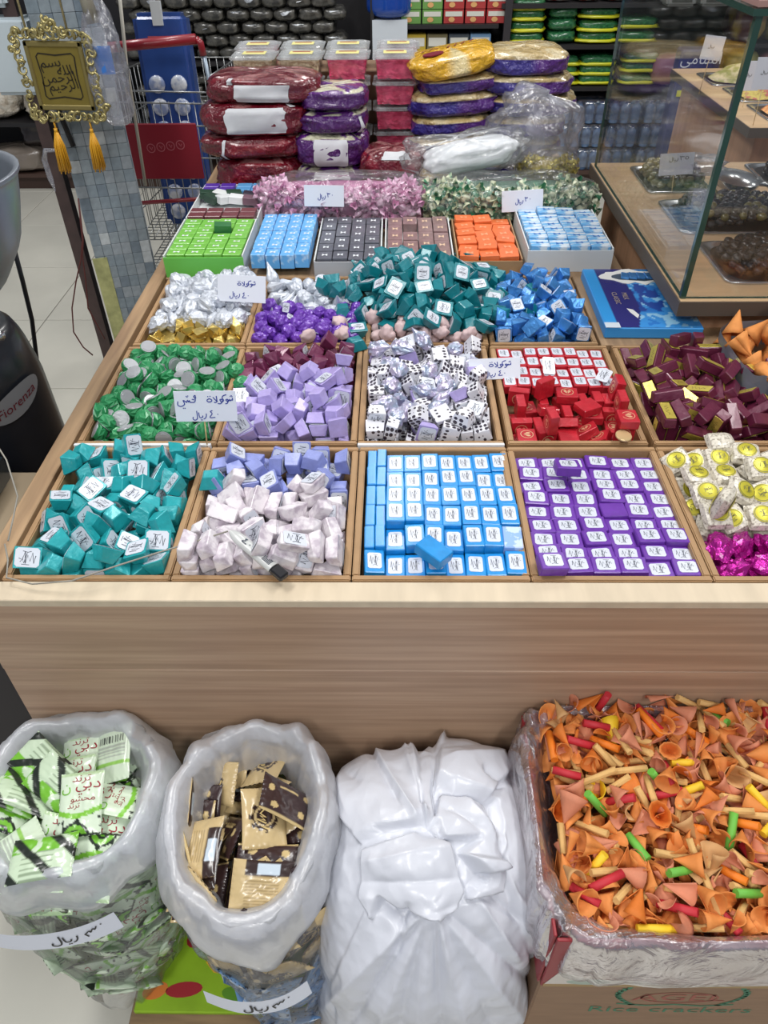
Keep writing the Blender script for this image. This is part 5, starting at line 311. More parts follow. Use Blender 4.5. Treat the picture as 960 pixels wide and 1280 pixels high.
def leo():
    m=mat('dotted_wrap',(236,236,240),.35,0,.4); nt=m.node_tree; N=nt.nodes; L=nt.links; b=N['Principled BSDF']
    tc=N.new('ShaderNodeTexCoord'); mp=N.new('ShaderNodeMapping'); mp.inputs['Scale'].default_value=(135,95,118); L.new(tc.outputs['Object'],mp.inputs[0])
    v=N.new('ShaderNodeTexVoronoi'); v.inputs['Scale'].default_value=1; v.inputs['Randomness'].default_value=.35; L.new(mp.outputs[0],v.inputs[0])
    r=N.new('ShaderNodeValToRGB'); r.color_ramp.interpolation='CONSTANT'; r.color_ramp.elements[0].color=lin((52,44,58)); r.color_ramp.elements[1].position=.40; r.color_ramp.elements[1].color=lin((226,226,232)); L.new(v.outputs['Distance'],r.inputs[0]); L.new(r.outputs[0],b.inputs['Base Color']); return m
mt['leo']=leo()
def frm(a,b,h,ta,tb): return [(sx*a/2,sy*b/2,-h/2) for sx in(-1,1) for sy in(-1,1)]+[(sx*ta/2,sy*tb/2,h/2) for sx in(-1,1) for sy in(-1,1)]
FR=dict(teal=(.038,.033,.021,.022,.019),dteal=(.040,.038,.020,.024,.022),gold=(.028,.026,.013,.016,.014),blue=(.034,.030,.022,.022,.020),maroon=(.030,.030,.024,.019,.018),lilac=(.034,.034,.020,.024,.024),peri=(.036,.030,.022,.026,.022),white=(.042,.025,.020,.034,.018),leo=(.033,.033,.021,.026,.026),redbox=(.038,.034,.016,.038,.034),bar=(.056,.022,.019,.052,.019),cream=(.044,.044,.020,.034,.034))
def labelmesh(w,h,z,paper,seed,shp='rect',flip=True):
    mb=MB()
    if shp=='round': pts=[(w/2*math.cos(i*PI/8),w/2*math.sin(i*PI/8)) for i in range(16)]
    else:
        c=min(w,h)*.12; pts=[(-w/2+c,-h/2),(w/2-c,-h/2),(w/2,-h/2+c),(w/2,h/2-c),(w/2-c,h/2),(-w/2+c,h/2),(-w/2,h/2-c),(-w/2,-h/2+c)]
    mb.poly(pts,0,.0004,0); scribble(mb,w,h,.0006,1,seed)
    M=Matrix.Translation((0,0,z))@(Matrix.Rotation(PI,4,'X') if flip else Matrix.Identity(4))
    mb.v=[tuple(M@Vector(p)) for p in mb.v]; return mb.mesh('label',[paper,ink])
def crumple(a,b,c,sub,amp,fr,name,m,seed=0,smooth=False,tail=None,pleat=0):
    bm=bmesh.new(); bmesh.ops.create_icosphere(bm,subdivisions=sub,radius=1)
    for v in bm.verts:
        p=v.co.copy(); n=PN(p*fr+Vector((seed*7.3,0,0))); k=1+amp*n
        if pleat: k+=pleat*math.sin(7*math.atan2(p.y,p.z)+3*p.x)
        q=Vector((p.x*a*k,p.y*b*k,p.z*c*k))
        if tail and p.x>.55: t=(p.x-.55)/.45; q.x+=tail*t; q.y*=1-.72*t+.5*max(0,t-.8)*3; q.z*=1-.72*t+.3*max(0,t-.8)*3
        v.co=q
    me=bpy.data.meshes.new(name); bm.to_mesh(me); bm.free(); me.materials.append(m)
    if smooth: me.polygons.foreach_set('use_smooth',[True]*len(me.polygons))
    return me
P={}   # kind -> list of (body mesh, [(part name, mesh)])
for k in ('teal','dteal','maroon','lilac','peri','white','blue','leo'):
    a,b,h,ta,tb=FR[k]; P[k]=[]
    for s in range(4):
        j=.0012 if k not in('blue','maroon','white','leo') else .0026
        pts=frm(a,b,h,ta,tb)
        if k=='white': pts+=[(sx*(a/2+.001),0,h*.1) for sx in(-1,1)]
        if k in('blue','leo','maroon'): pts+=[(random.uniform(-.4,.4)*a,random.uniform(-.4,.4)*b,h*.55) for _ in range(2)]
        kl=.70 if k=='dteal' else .84; lb=[('label',labelmesh(a*kl,b*kl,-h/2-.0006,labw,s))]
        if (k in('maroon','leo','white') and s%2) or (k=='blue' and s==3) or (k=='lilac' and s==0): lb=[]
        P[k].append((hull(pts,'wrapper',mt[k],.0011,j*.6),lb))
P['gold']=[(hull(frm(*FR['gold']),'wrapper',goldf,.0006,.0025),[]) for _ in range(3)]
def dome(s):
    mb=MB(); n=9; rs=[(.0168,-.0105),(.0172,-.004),(.0150,.003),(.010,.0085),(.004,.0108)]; v=[]
    for ri,(r,z) in enumerate(rs):
        for i in range(n): a=2*PI*(i+.5*(ri%2))/n; k=1+random.uniform(-.06,.06); v.append((r*k*math.cos(a),r*k*math.sin(a),z+random.uniform(-.0006,.0006)))
    f=[]
    for r in range(4):
        for i in range(n):
            a,b,c,d=r*n+i,r*n+(i+1)%n,(r+1)*n+(i+1)%n,(r+1)*n+i; f+=[(a,b,c),(a,c,d)] if not r%2 else [(a,b,d),(b,c,d)]
    f+=[tuple(range(4*n,5*n)),tuple(range(n))[::-1]]; mb.add(v,f); me=mb.mesh('wrapper',mt['green'])
    d=MB(); d.poly([(.0150*math.cos(i*PI/8),.0150*math.sin(i*PI/8)) for i in range(16)],-.0118,-.0104,0); d.poly([(.0115*math.cos(i*PI/8),.0115*math.sin(i*PI/8)) for i in range(16)],-.0124,-.0118,0)
    return me,[('foil_base',bev(d.mesh('foil_base',mat('matt_silver',(176,178,182),.38,.5,bump=(.5,160,.001))),.0003))]
P['green']=[dome(s) for s in range(4)]
P['silver']=[(crumple(.025,.019,.015,3,.30,1.6,'wrapper',mt['silver'],s,pleat=.07),[]) for s in range(4)]
P['twist']=[(crumple(.017,.0145,.0135,3,.15,1.5,'wrapper',mt['silver'],s,tail=.024,pleat=.04),[]) for s in range(3)]
P['mauve']=[(crumple(.020,.017,.014,3,.30,2.2,'wrapper',mt['mauve'],s,tail=.012,pleat=.05),[]) for s in range(3)]
P['magenta']=[(crumple(.028,.018,.014,3,.35,2.,'wrapper',mt['magenta'],s,pleat=.05),[]) for s in range(3)]
P['purple']=[(crumple(.018,.016,.0145,3,.16,3.,'wrapper',mt['purple'],s,pleat=.03),[('label',labelmesh(.020,.016,.0150,labw,s,flip=False))] if s%2 else []) for s in range(3)]
def heart(s):
    me=crumple(.017,.017,.0125,3,.30,2.2,'shell',mt['heart'],s,True)
    for v in me.vertices:
        a=math.atan2(v.co.y,v.co.x); k=1-.34*math.exp(-((a-PI/2)/.35)**2)+.12*math.exp(-((a+PI/2)/.4)**2); v.co.x*=k; v.co.y*=k
    return me
P['heart']=[(heart(s),[]) for s in range(2)]
emb=MB()
emb.grid(lambda u,v:(.0115*math.cos(u*2*PI)*(1-.12*v),.0115*math.sin(u*2*PI)*(1-.12*v),-.0086),20,2,wrapu=True)
for sx in(-1,1): emb.add([(sx*.0006,-.006,-.0086),(sx*.0065,.001,-.0086),(sx*.0058,.0055,-.0086),(sx*.003,.0062,-.0086),(sx*.0008,.003,-.0086)],[(0,1,2,3,4)])
embm=emb.mesh('emblem',mat('pale_gold_print',(232,190,150),.3,.4)); embm2=embm.copy(); embm2.transform(Matrix.Rotation(PI,4,'X'))
P['redbox']=[(hull(frm(*FR['redbox']),'wrapper',mt['redbox'],.0012,.0007),[('emblem',embm),('emblem',embm2)] if s else []) for s in range(3)]
def barlab():
    mb=MB(); mb.box(-.0245,.0245,-.0085,.0085,-.0104,-.0098); ribbon(mb,[(-.014,-.002),(-.011,.004),(-.008,-.003),(-.004,.003),(0,-.002),(.004,.004),(.008,-.001),(.014,.001)],.0012,lambda x,y:-.0106,1); return bev(mb.mesh('label',[gold,mat('brown_print',(120,90,40),.4)]),.0002)
bl=barlab(); bl2=bl.copy(); bl2.transform(Matrix.Rotation(PI,4,'X')); P['bar']=[(hull(frm(*FR['bar']),'wrapper',mt['bar'],.0014,.0012),([('label',bl)]+([('label',bl2)] if s==1 else [])) if s else []) for s in range(3)]
def pillow(a,b,h,name,m,seed,amp=.12,n=12):
    mb=MB()
    for sg in(1,-1):
        def fn(u,v):
            x,y=u*2-1,v*2-1; e=max(0,(1-abs(x)**2.6)*(1-abs(y)**2.6))**.42; k=1-.10*(x*x*y*y) - .05*(1-abs(x))*abs(y)**3-.05*(1-abs(y))*abs(x)**3
            z=sg*h/2*e*(1+amp*PN(Vector((x*2+seed*5,y*2,sg*3)))) ; return (x*a/2*k,y*b/2*k,z)
        q=MB().grid(fn,n,n); 
        if sg<0: q.f=[t[::-1] for t in q.f]
        mb.add(q.v,q.f,smooth=False)
    return mb.mesh(name,m)
def sticker():
    mb=MB(); mb.grid(lambda u,v:(.0148*v*math.cos(u*2*PI),.0148*v*math.sin(u*2*PI),-.0140+.0022*v*v),20,4,wrapu=True); scribble(mb,.022,.016,-.0146,1); mb.grid(lambda u,v:(.0136*math.cos(u*2*PI)*(1-.05*v),.0136*math.sin(u*2*PI)*(1-.05*v),-.0126),20,2,1,wrapu=True); return mb.mesh('sticker',[mat('gold_sticker',(206,196,64),.35,.35),ink])
st=sticker(); st2=st.copy(); st2.transform(Matrix.Rotation(PI,4,'X')); P['cream']=[(pillow(.048,.046,.024,'wrapper',mt['cream'],s),[('sticker',st),('sticker',st2)] if s<3 else []) for s in range(4)]
def shellcone(R,L,m,seed,sweep=1.15,th=.0012,name='cracker',n=12,flat=.78):
    mb=MB(); r=random.Random(seed); ph=r.uniform(0,6); off=r.uniform(.0,.25)
    def fn(o):
        def g(u,v):
            a=ph+u*2*PI*sweep; rr=(R*v*(1-.10*u)+.0006)+o; s=.5+.5*math.sin(a); z=-L*.58+L*v*(1-off*s*v); return (rr*math.cos(a),rr*math.sin(a)*flat,z)
        return g
    a=MB().grid(fn(0),n,5); b=MB().grid(fn(-th),n,5); b.f=[t[::-1] for t in b.f]; mb.add(a.v,a.f,smooth=True); mb.add(b.v,b.f,smooth=True)
    k=len(a.v); top=[(4*n+i,4*n+i+1,k+4*n+i+1,k+4*n+i) for i in range(n-1)]; e=[(j*n,(j+1)*n,k+(j+1)*n,k+j*n) for j in range(4)]+[(j*n+n-1,k+j*n+n-1,k+(j+1)*n+n-1,(j+1)*n+n-1) for j in range(4)]
    mb.f+=top+e; mb.m+=[0]*len(top+e); mb.sm+=[False]*len(top+e); return mb.mesh(name,m)
P['orange']=[(shellcone(.026,.055,mt['orange'],s,1.05,.002),[]) for s in range(4)]
KN={}
def put(kind,loc,q,label,cat,group,name='wrapped_chocolate',var=None,parts=True):
    me,pt=P[kind][random.randrange(len(P[kind])) if var is None else var]
    o=tag(ob(name,me,None,loc,q),label,cat,group)
    if parts:
        for n,pm in pt: ob(n,pm,o)
    return o
HEAP={'teal':('teal foil chocolate','the front left tray','teal chocolates, front left tray','wedge_chocolate'),
'peri':('periwinkle chocolate','the second front tray','periwinkle chocolates, front row','wrapped_chocolate'),
'white':('marbled white chocolate','the second front tray','marbled white chocolates, front row','wrapped_chocolate'),
'cream':('speckled cream pillow chocolate','the front right tray','cream speckled chocolates, front right','pillow_chocolate'),
'magenta':('shiny magenta foil chocolate','the front right tray','magenta foil chocolates, front right','foil_chocolate'),
'green':('green dome chocolate','the left middle tray','green dome chocolates','dome_chocolate'),
'maroon':('maroon wrapped chocolate','the tray of lilac ones','maroon chocolates','wrapped_chocolate'),
'lilac':('lilac wrapped chocolate','the tray beside the green domes','lilac chocolates','wrapped_chocolate'),
'leo':('dark dotted white chocolate','the central middle tray','dark dotted chocolates','dotted_chocolate'),
'mauve':('silvery blue foil chocolate','the dotted chocolates tray','silvery foil chocolates, centre tray','foil_chocolate'),
'redbox':('loose red boxed chocolate','the red heap','loose red boxed chocolates','boxed_chocolate'),
'bar':('burgundy chocolate bar','the tray right of the reds','burgundy chocolate bars','chocolate_bar'),
'silver':('crinkled white foil ball','the tray behind the green domes','white foil balls','foil_ball'),
'gold':('small gold foil piece','the white foil tray','gold foil pieces','gold_foil_chocolate'),
'twist':('white foil twist','the tray of purple balls','white foil twists','foil_twist'),
'purple':('purple foil ball','the tray of white twists','purple foil balls','foil_ball'),
'heart':('blush pink nugget','the tray under the teal heap','blush pink nuggets','chocolate_nugget'),
'dteal':('dark teal chocolate','the tall central heap','dark teal chocolates in the tall heap','square_chocolate'),
'blue':('metallic blue foil cube','the tray beside the flat box','blue foil cubes','foil_cube'),
'orange':('large orange cone cracker','the grey lined bag','large orange crackers','cone_cracker')}
for n in ('teal','peri','cream','green','lilac','leo','red','bar','silver','purple','dteal','blue','orange'):
    pp=poses(n); X0,X1=min(r[1].x for r in pp),max(r[1].x for r in pp); Y0,Y1=min(r[1].y for r in pp),max(r[1].y for r in pp)
    for kind,l,q in pp:
        zn=zone(l,X0,X1,Y0,Y1)
        if kind=='cream' and random.random()<.7:
            up=q@Vector((0,0,1)); tgt=Vector((0,-.45,.9)) if up.z>0 else Vector((0,.45,-.9)); q=Quaternion().slerp(up.rotation_difference(tgt),.75)@q
        if kind=='bar' and l.x>.635 and l.y>1.25: continue
        if kind=='orange': l=l+Vector((-.078,.012,.012))
        if kind=='heart' and (l.y<1.385 or l.x>.185 or l.z>.875): continue
        k2=kind
        if kind=='leo':
            t=random.random(); k2='lilac' if t<.16 else 'mauve' if t<.24 else 'leo'
        h=HEAP[k2]; grp=h[2]; tr_=h[1]; nm=h[0]
        if k2=='lilac' and kind=='leo': grp='lilac chocolates among the dotted ones'; tr_='the dotted chocolates tray'; nm='pale lilac chocolate'
        va=random.randrange(len(P[k2])); face=''
        names=[x for x,_ in P[k2][va][1]]; dn=(q@Vector((0,0,-1))).z
        if k2=='purple': dn=-dn
        if 'label' in names or 'sticker' in names or 'foil_base' in names:
            w_={'label':'label','sticker':'sticker','foil_base':'silver base'}[names[0]]
            if len(names)==2: dn=abs(dn)
            face=' with %s up'%w_ if dn>.45 else (' with %s down'%w_ if dn<-.45 else ' on its side')
        put(k2,l,q,nm+face+', '+zn+' of '+tr_,'snack' if kind=='orange' else 'chocolate',grp,h[3],va)
# stray pieces
Q=lambda x,y,z: Euler((x,y,z)).to_quaternion()
p=UZ(264,598,.868); put('teal',p,Q(0,0,.1),'lone teal chocolate lying on the divider beside the periwinkle ones','chocolate',None,var=1)
p=UZ(432,252+0,.9)
for x,y,z in ((296,462,.862),(303,478,.866)):
    put('green',UZ(x,y,z),Q(.3,.2,0),'upper' if 0 else ('green dome chocolate fallen on the maroon and lilac tray, farther one' if y<470 else 'green dome chocolate fallen on the lilac tray, nearer one'),'chocolate',None,'dome_chocolate')
# ordered packs
def packmesh(name,a,b,h,m): return bev(MB().box(-a/2,a/2,-b/2,b/2,-h/2,h/2).mesh(name,m),.0013)
bpk=packmesh('wrapper',.0285,.0455,.018,mt['bluep']); blb=labelmesh(.020,.031,.0091,labw,1,flip=False)
bps=packmesh('wrapper',.0150,.046,.026,mt['bluep']); 
x0,y0=-.0445,.7245
for r in range(6):
    for c in range(9):
        if c<2:
            if r==0 and c==0: continue
            X=x0+.0075+c*.0155; Y=y0+.0235+r*.0472
            if r==0: continue
            tag(ob('boxed_chocolate',bps,None,(X,Y,.843+random.uniform(-.002,.002)),Q(0,0,random.uniform(-.03,.03))),'plain blue pack on its side, %s from the front in the %s column'%(rank_names[r-1],('leftmost','second left')[c]),'chocolate','blue packs on their sides'); continue
        X=x0+.031+.0145+(c-2)*.0286; Y=y0+.0235+r*.0472+random.uniform(-.001,.001); z=.836+random.choice((0,0,.004,.009))+(.010 if r in(2,3) else .004 if r==1 else 0)
        if r==0 and c>=0: z-=.004
        if r==1 and c==8:
            o=tag(ob('boxed_chocolate',packmesh('wrapper',.0285,.0455,.018,mat('pale_blue_floral',(142,178,232),.45,two=((196,214,244),60,.52,.56))),None,(X,Y,.846),Q(0,0,-.04)),'pale blue floral pack at the right edge of the blue packs','chocolate'); continue
        o=tag(ob('boxed_chocolate',bpk,None,(X,Y,z),Q(random.uniform(-.03,.03),random.uniform(-.03,.03),random.uniform(-.04,.04))),'labelled blue pack, %s row from the front, %s from the left'%(rank_names[r],rank_names[c-2]),'chocolate','labelled blue packs in rows'); ob('label',blb,o)
o=tag(ob('boxed_chocolate',bpk,None,(-.0445+.015,y0+.024,.842),Q(0,.1,.05)),'blue labelled pack in the near left corner of its tray','chocolate'); ob('label',blb,o)
tag(ob('boxed_chocolate',packmesh('wrapper',.030,.046,.018,mt['bluep']),None,UZ(542,690,.872),Q(PI+.12,.05,.85)),'plain blue pack lying askew face down on the blue rows','chocolate')
ppk=packmesh('wrapper',.0385,.0315,.016,mt['purp']); plb=labelmesh(.026,.022,.0081,labw,2,flip=False)
for r in range(9):
    for c in range(6):
        X=.2025+.0205+c*.0388+(.002 if r%2 else 0)-.002; Y=.7265+.0165+r*.0308; z=.832+random.choice((0,0,0,.005,.010))
        if (r,c)==(4,3): tag(ob('boxed_chocolate',ppk,None,(X,Y,z+.006),Q(PI,0,.05)),'purple pack lying face down without a label among the purple rows','chocolate'); continue
        o=tag(ob('boxed_chocolate',ppk,None,(X,Y,z),Q(random.uniform(-.06,.06),random.uniform(-.05,.05),random.uniform(-.07,.07))),'labelled purple pack, %s row from the front, %s from the left'%(rank_names[r],rank_names[c]),'chocolate','labelled purple packs in rows'); ob('label',plb,o)
o=tag(ob('boxed_chocolate',ppk,None,UZ(690,705,.862),Q(.05,.08,.10)),'purple labelled pack resting on top near the front of the purple rows','chocolate'); ob('label',plb,o)
o=tag(ob('boxed_chocolate',ppk,None,UZ(709,585,.868),Q(-.2,.05,.0)),'purple labelled pack propped up at the back of the purple rows','chocolate'); ob('label',plb,o)
rpk=packmesh('wrapper',.0255,.036,.018,mt['redbox']); rlb=labelmesh(.0205,.027,.0091,labw,3,flip=False)
for r in range(4):
    for c in range(8):
        X=.206+.0138+c*.0266; Y=1.212+.018+r*.0372
        if Y>1.355: continue
        z=.838+random.choice((0,.003,.006))
        o=tag(ob('boxed_chocolate',rpk,None,(X,Y,z),Q(random.uniform(-.05,.05),random.uniform(-.05,.05),random.uniform(-.06,.06))),'white labelled red pack, %s row from the nearest, %s from the left'%(rank_names[r],rank_names[c]),'chocolate','labelled red packs in rows'); ob('label',rlb,o)
for x,y,rz,l in ((686,457,.05,'upright white label slip standing on the red rows'),(755,469,-.5,'loose white label slip lying at the right edge of the red rows')):
    tag(ob('paper_slip',labelmesh(.024,.038,0,labw,1,flip=False),None,UZ(x,y,.862),Q(.5 if rz>0 else .15,.1,rz+(0 if rz>0 else .0))),l,'label')
o=tag(ob('gold_coin',bev(MB().poly([(.014*math.cos(i*PI/9),.014*math.sin(i*PI/9)) for i in range(18)],0,.004).mesh('gold_coin',mat('coin_gold',(216,190,140),.3,.4)),.0008),None,UZ(779,546,.862),Q(.1,.1,0)),'pale gold round chocolate coin in the near right corner of the red tray','chocolate')
# string and cutter across the front trays
cord=mat('grey_string',(150,146,136),.7)
pts=[UZ(6,680,.875),UZ(10,700,.868),UZ(8,722,.862),UZ(40,730,.862),UZ(90,726,.872),UZ(150,706,.883),UZ(200,690,.886),UZ(250,675,.884),UZ(285,664,.884)]
tag(MB().tube(pts,.0012,6).build('string',cord),'thin grey string lying across the teal chocolates to the white cutter','string')
pts=[UZ(10,676,.876),UZ(16,650,.88),UZ(22,620,.90),UZ(8,575,.93),UZ(-14,540,.95)]
tag(MB().tube(pts,.0012,6).build('string',cord),'grey string hanging over the left side board','string')
a,b=UZ(288,664,.888),UZ(356,722,.868); d=(b-a); ln=d.length; q=d.to_track_quat('X','Z')
cu=empty('utility_cutter','grey white plastic cutter with black end on the marbled chocolates','cutter',a,q)
mb=MB()
for i in range(7): pass
me=MB().grid(lambda u,v:(ln*.80*v,.0095*math.cos(u*2*PI)*(.35+.65*min(1,v*5)**.5),.006*math.sin(u*2*PI)*(.35+.65*min(1,v*5)**.5)),16,10,wrapu=True).mesh('handle',mat('frosted_plastic',(196,198,196),.3,0,.4)); ob('handle',me,cu)
ob('end_cap',bev(MB().box(ln*.80,ln*1.0,-.008,.008,-.005,.005).mesh('end_cap',mat('black_plastic',(28,28,32),.4)),.002),cu)
mb=MB(); write(mb,'f40',ln*.25,.004,.014,.009,.0016,lambda x,y:.0064,0); ob('marking',mb.mesh('marking',ink),cu)
mb=MB()
for i in range(7): mb.box(ln*.62+i*.0022,ln*.62+i*.0022+.0012,-.0045,.0045,.0060,.0063)
ob('barcode',mb.mesh('barcode',ink),cu)
# price cards
card=mat('price_card',(222,227,238),.45); pen=mat('blue_marker',(34,56,150),.5); penk=mat('black_marker',(24,24,28),.5)
def pricecard(name,label,px,py,Y,w,h,tilt,roll,lines,stick=None,pm=pen,thick=.0012):
    c=UY(px,py,Y); r=empty(name,label,'price sign',c,Euler((PI/2-tilt,roll,0)))
    ob('card',bev(MB().box(-w/2,w/2,-h/2,h/2,-thick,0).mesh('card',card),.0004),r)
    mb=MB()
    for (wd,x,y,ww,hh,pn) in lines: write(mb,wd,x,y,ww,hh,pn,lambda X,Z:.0004,0)
    ob('handwriting',mb.mesh('handwriting',pm),r)
    if stick:
        ob('stick',MB().tube([(stick[0],-h/2+.01,-.003),(stick[0],-h/2-stick[1],-.003)],.0012,6).mesh('stick',mat('bamboo',(206,180,130),.6)),r)
    return r
pricecard('price_sign','price card on a stick over the green domes reading filled chocolate forty riyal',257,508,1.045,.104,.052,.35,-.01,
 [('choc',-.005,.020,.052,.020,.0017),('mahshi',-.049,.021,.034,.024,.0017),('riyal',-.026,-.007,.024,.017,.0016),('f40',.006,-.007,.014,.015,.0016)],stick=(-.005,.045))
pricecard('price_sign','folded price card on the white foil balls reading chocolate forty riyal',302,361,1.52,.104,.056,.45,.06,
 [('choc',-.016,.018,.046,.017,.0017),('riyal',-.028,-.006,.022,.016,.0016),('f40',.002,-.008,.013,.013,.0016)])
pricecard('price_sign','price card between the dotted and the red chocolates reading chocolate forty riyal',618,461,1.25,.098,.040,.55,-.05,
 [('choc',-.018,.015,.050,.017,.0017),('riyal',-.022,-.004,.022,.013,.0016),('f40',.008,-.004,.012,.011,.0016)])
# ---------------------------------------------------------------- floor level: pallet, cartons, sacks
wd=mat('pallet_wood',(150,122,92),.7,noise=(.2,12.,(1,8,8)))
pl=empty('pallet','low wooden pallet under the sacks in front of the bin','pallet',(0,.52,0))
for y in (.395,.475,.555,.635): ob('plank',bev(MB().box(-.452,.66,-.034,.034,.10,.118).mesh('plank',wd),.002),pl,(0,y-.52,0))
for x in (-.40,.10,.60): ob('bearer',bev(MB().box(-.035,.035,-.15,.15,0,.0995).mesh('bearer',wd),.002),pl,(x,0,0))
fc=empty('fruit_carton','flattened yellow green fruit carton lying under the two open sacks','carton',(-.115,.525,.1185))
gm=mat('fruit_carton_green',(150,190,40),.45,noise=(.1,20.)); ob('board',bev(MB().box(-.33,.335,-.142,.14,0,.012).mesh('board',gm),.002),fc)
mb=MB(); addtext(mb,'الفواكه',.045,-.06,-.105,lambda x,y:.0125,0,-.04,1.5); ob('lettering',mb.mesh('lettering',mat('dark_olive_print',(70,84,36),.5)),fc)
mb=MB()
for x,y,a,b,r,mi in ((-.235,-.02,.030,.018,.6,0),(-.15,-.035,.028,.018,-.4,0),(-.12,.0,.03,.02,.3,0),(-.27,.03,.02,.02,0,1),(-.20,.03,.022,.02,0,2),(-.25,-.108,.032,.012,.1,0),(-.16,-.115,.024,.011,-.2,2),(-.30,-.11,.022,.013,.3,1),(-.14,-.075,.016,.010,.5,0),(.02,-.12,.024,.011,.0,1),(.30,-.10,.03,.02,.4,1),(.06,-.10,.02,.012,.2,0)):
    c,s=math.cos(r),math.sin(r); mb.poly([(x+a*math.cos(t*PI/8)*c-b*math.sin(t*PI/8)*s,y+a*math.cos(t*PI/8)*s+b*math.sin(t*PI/8)*c) for t in range(16)],.012,.0124,mi)
ob('printed_fruit',mb.mesh('printed_fruit',[mat('print_red',(170,40,50),.5),mat('print_orange',(226,130,60),.5),mat('print_leaf',(96,150,40),.5)]),fc)
mb=MB(); P0=[(-.215,-.06),(-.20,-.075),(-.18,-.078),(-.16,-.07),(-.145,-.055)]; ribbon(mb,P0,.015,lambda x,y:.0128,0); ob('printed_banana',mb.mesh('printed_banana',mat('print_yellow',(232,186,50),.5)),fc)
# pouches
def pouch(paint,seed,a=.088,b=.062,h=.014,txt=(),mats=None):
    mb=MB(); cols=[]; nu,nv=48,34; r=random.Random(seed); sd=seed*3.1
    def zf(x,y):
        X,Y=x/a*2,y/b*2; e=max(0,1-abs(X)**3.2); f=max(0,1-abs(Y)**3); return h/2*(e*f)**.6*(1+.30*PN(Vector((X*1.6+sd,Y*1.6,0))))+.0007*math.sin(Y*24)*max(0,(abs(X)-.86)/.14)+.0012*PN(Vector((X*5,Y*5,sd)))*(e*f)
    for sg in (1,-1):
        q=MB().grid(lambda u,v:((u-.5)*a,(v-.5)*b*(1-.04*math.sin(u*PI)),sg*zf((u-.5)*a,(v-.5)*b)),nu,nv)
        for j in range(nv):
            for i in range(nu): cols.append(paint(i/(nu-1),j/(nv-1),sg,r))
        if sg<0: q.f=[t[::-1] for t in q.f]
        mb.add(q.v,q.f,0,smooth=True)
    for (s,hh,x,y,rot,mi,sx,sg) in txt:
        k=len(mb.v); addtext(mb,s,hh,x,y,lambda X,Y:zf(X,Y)+.0005,mi,rot,sx)
        if sg<0:
            for i in range(k,len(mb.v)): p=mb.v[i]; mb.v[i]=(-p[0],p[1],-p[2])
    return mb,cols,zf
glossv=mat('printed_pouch_film',(255,255,255),.28,0,.5,vcol=True,bump=(.25,60,.002)); redp=mat('print_crimson',(150,24,40),.4); whp=mat('print_white',(232,232,228),.4); grp=mat('print_lime',(110,180,40),.4); crp=mat('print_cream',(216,190,130),.4)
def pg_front(u,v,sg,r):
    W=(214,230,206); G=(128,196,60); D=(34,44,34)
    if sg<0:
        if u<.1 or u>.9: return W
        if .66<u<.74: return (150,204,96)
        if .2<u<.34 and .15<v<.85: return (70,76,70) if int(v*40)%2 else W
        if .38<u<.6 and int(u*34)%2 and .12<v<.88: return (176,186,172)
        return W
    if u>.965: return D
    s=.55+.10*math.cos((v-.45)*3)
    if s<u<s+.08: return G
    if u>s+.08:
        d=math.hypot((u-1.02)*1.4,v-.42)
        if d<.10: return (104,176,48)
        if d<.17: return D
        if d<.27: return (120,190,56)
        if d<.33: return D
        return D if PN(Vector((u*11,v*10,2.)))>.30 else W
    if u<.06: return (188,214,170)
    return W
def pg_black(u,v,sg,r):
    D=(34,42,34)
    if abs((u*.8+v*.6)%.5-.1)<.07: return D
    if v>.62: return (120,190,56) if PN(Vector((u*4,v*4,sg*3+7.)))>-.1 else (206,226,196)
    return (206,226,196) if not (.2<u<.7 and int(v*26)%3==0) else (150,170,140)
def pb_front(u,v,sg,r):
    B=(204,180,132); D=(52,36,34)
    if sg<0:
        if v<.3 and .2<u: return D if not (.4<u<.75 and .05<v<.25) else (200,214,226)
        if .3<v<.85 and .22<u<.75 and int(v*30)%2: return (168,144,100)
        return B
    d=math.hypot((u-.5)*1.35,v-.5); a=math.atan2(v-.5,u-.5); k=.30+.03*math.sin(a*11)
    if d<k: return D if d>.24 or d<.19 else B
    if v<.08: return B
    return D if d<k+.045 and PN(Vector((u*16,v*12,1)))>.08 else B
def pb_dark(u,v,sg,r):
    for x,y,w,h in ((.2,.25,.07,.09),(.75,.2,.08,.08),(.85,.62,.06,.10),(.12,.75,.06,.08)):
        if ((u-x)/w)**2+((v-y)/h)**2<1: return (206,182,128)
    return (206,182,128) if v<.05 or (.3<u<.7 and .72<v<.76) else (58,40,40)
def pblue(u,v,sg,r):
    n=PN(Vector((u*4,v*4,sg+9.))); m=PN(Vector((u*13,v*11,4.)))
    if m>.34: return (44,50,66)
    return (206,214,222) if n>.12 else (126,168,216)
PG=[]
for s in range(4):
    mb,c,z=pouch(pg_front,s,txt=[('دبي',.020,-.020,.010,PI/2,1,1.2,1),('ترند',.015,-.033,.0,PI/2,1,1.2,1),('محشو',.011,-.005,.004,PI/2,1,1.3,1),('ترند',.010,.004,-.008,PI/2,1,1.2,1),('ن',.02,-.020,-.020,PI/2,2,1,1)]); PG.append(mb.mesh('snack_pouch',[glossv,redp,grp],c))
mb,c,z=pouch(pg_black,9); PG.append(mb.mesh('snack_pouch',[glossv],c))
PBm=[]
def kaya(zf,mb):
    ribbon(mb,[(-.018,-.004),(-.016,.010),(-.013,-.002),(-.006,.008),(-.011,.002),(-.004,-.006),(.002,.002),(-.001,-.006),(.006,.001),(.003,-.012),(.010,.002),(.014,-.004),(.019,.006)],.0026,lambda x,y:zf(x,y)+.0006,1)
for s in range(3):
    mb,c,z=pouch(pb_front,s,.084,.064); kaya(z,mb); PBm.append(mb.mesh('snack_pouch',[glossv,crp],c))
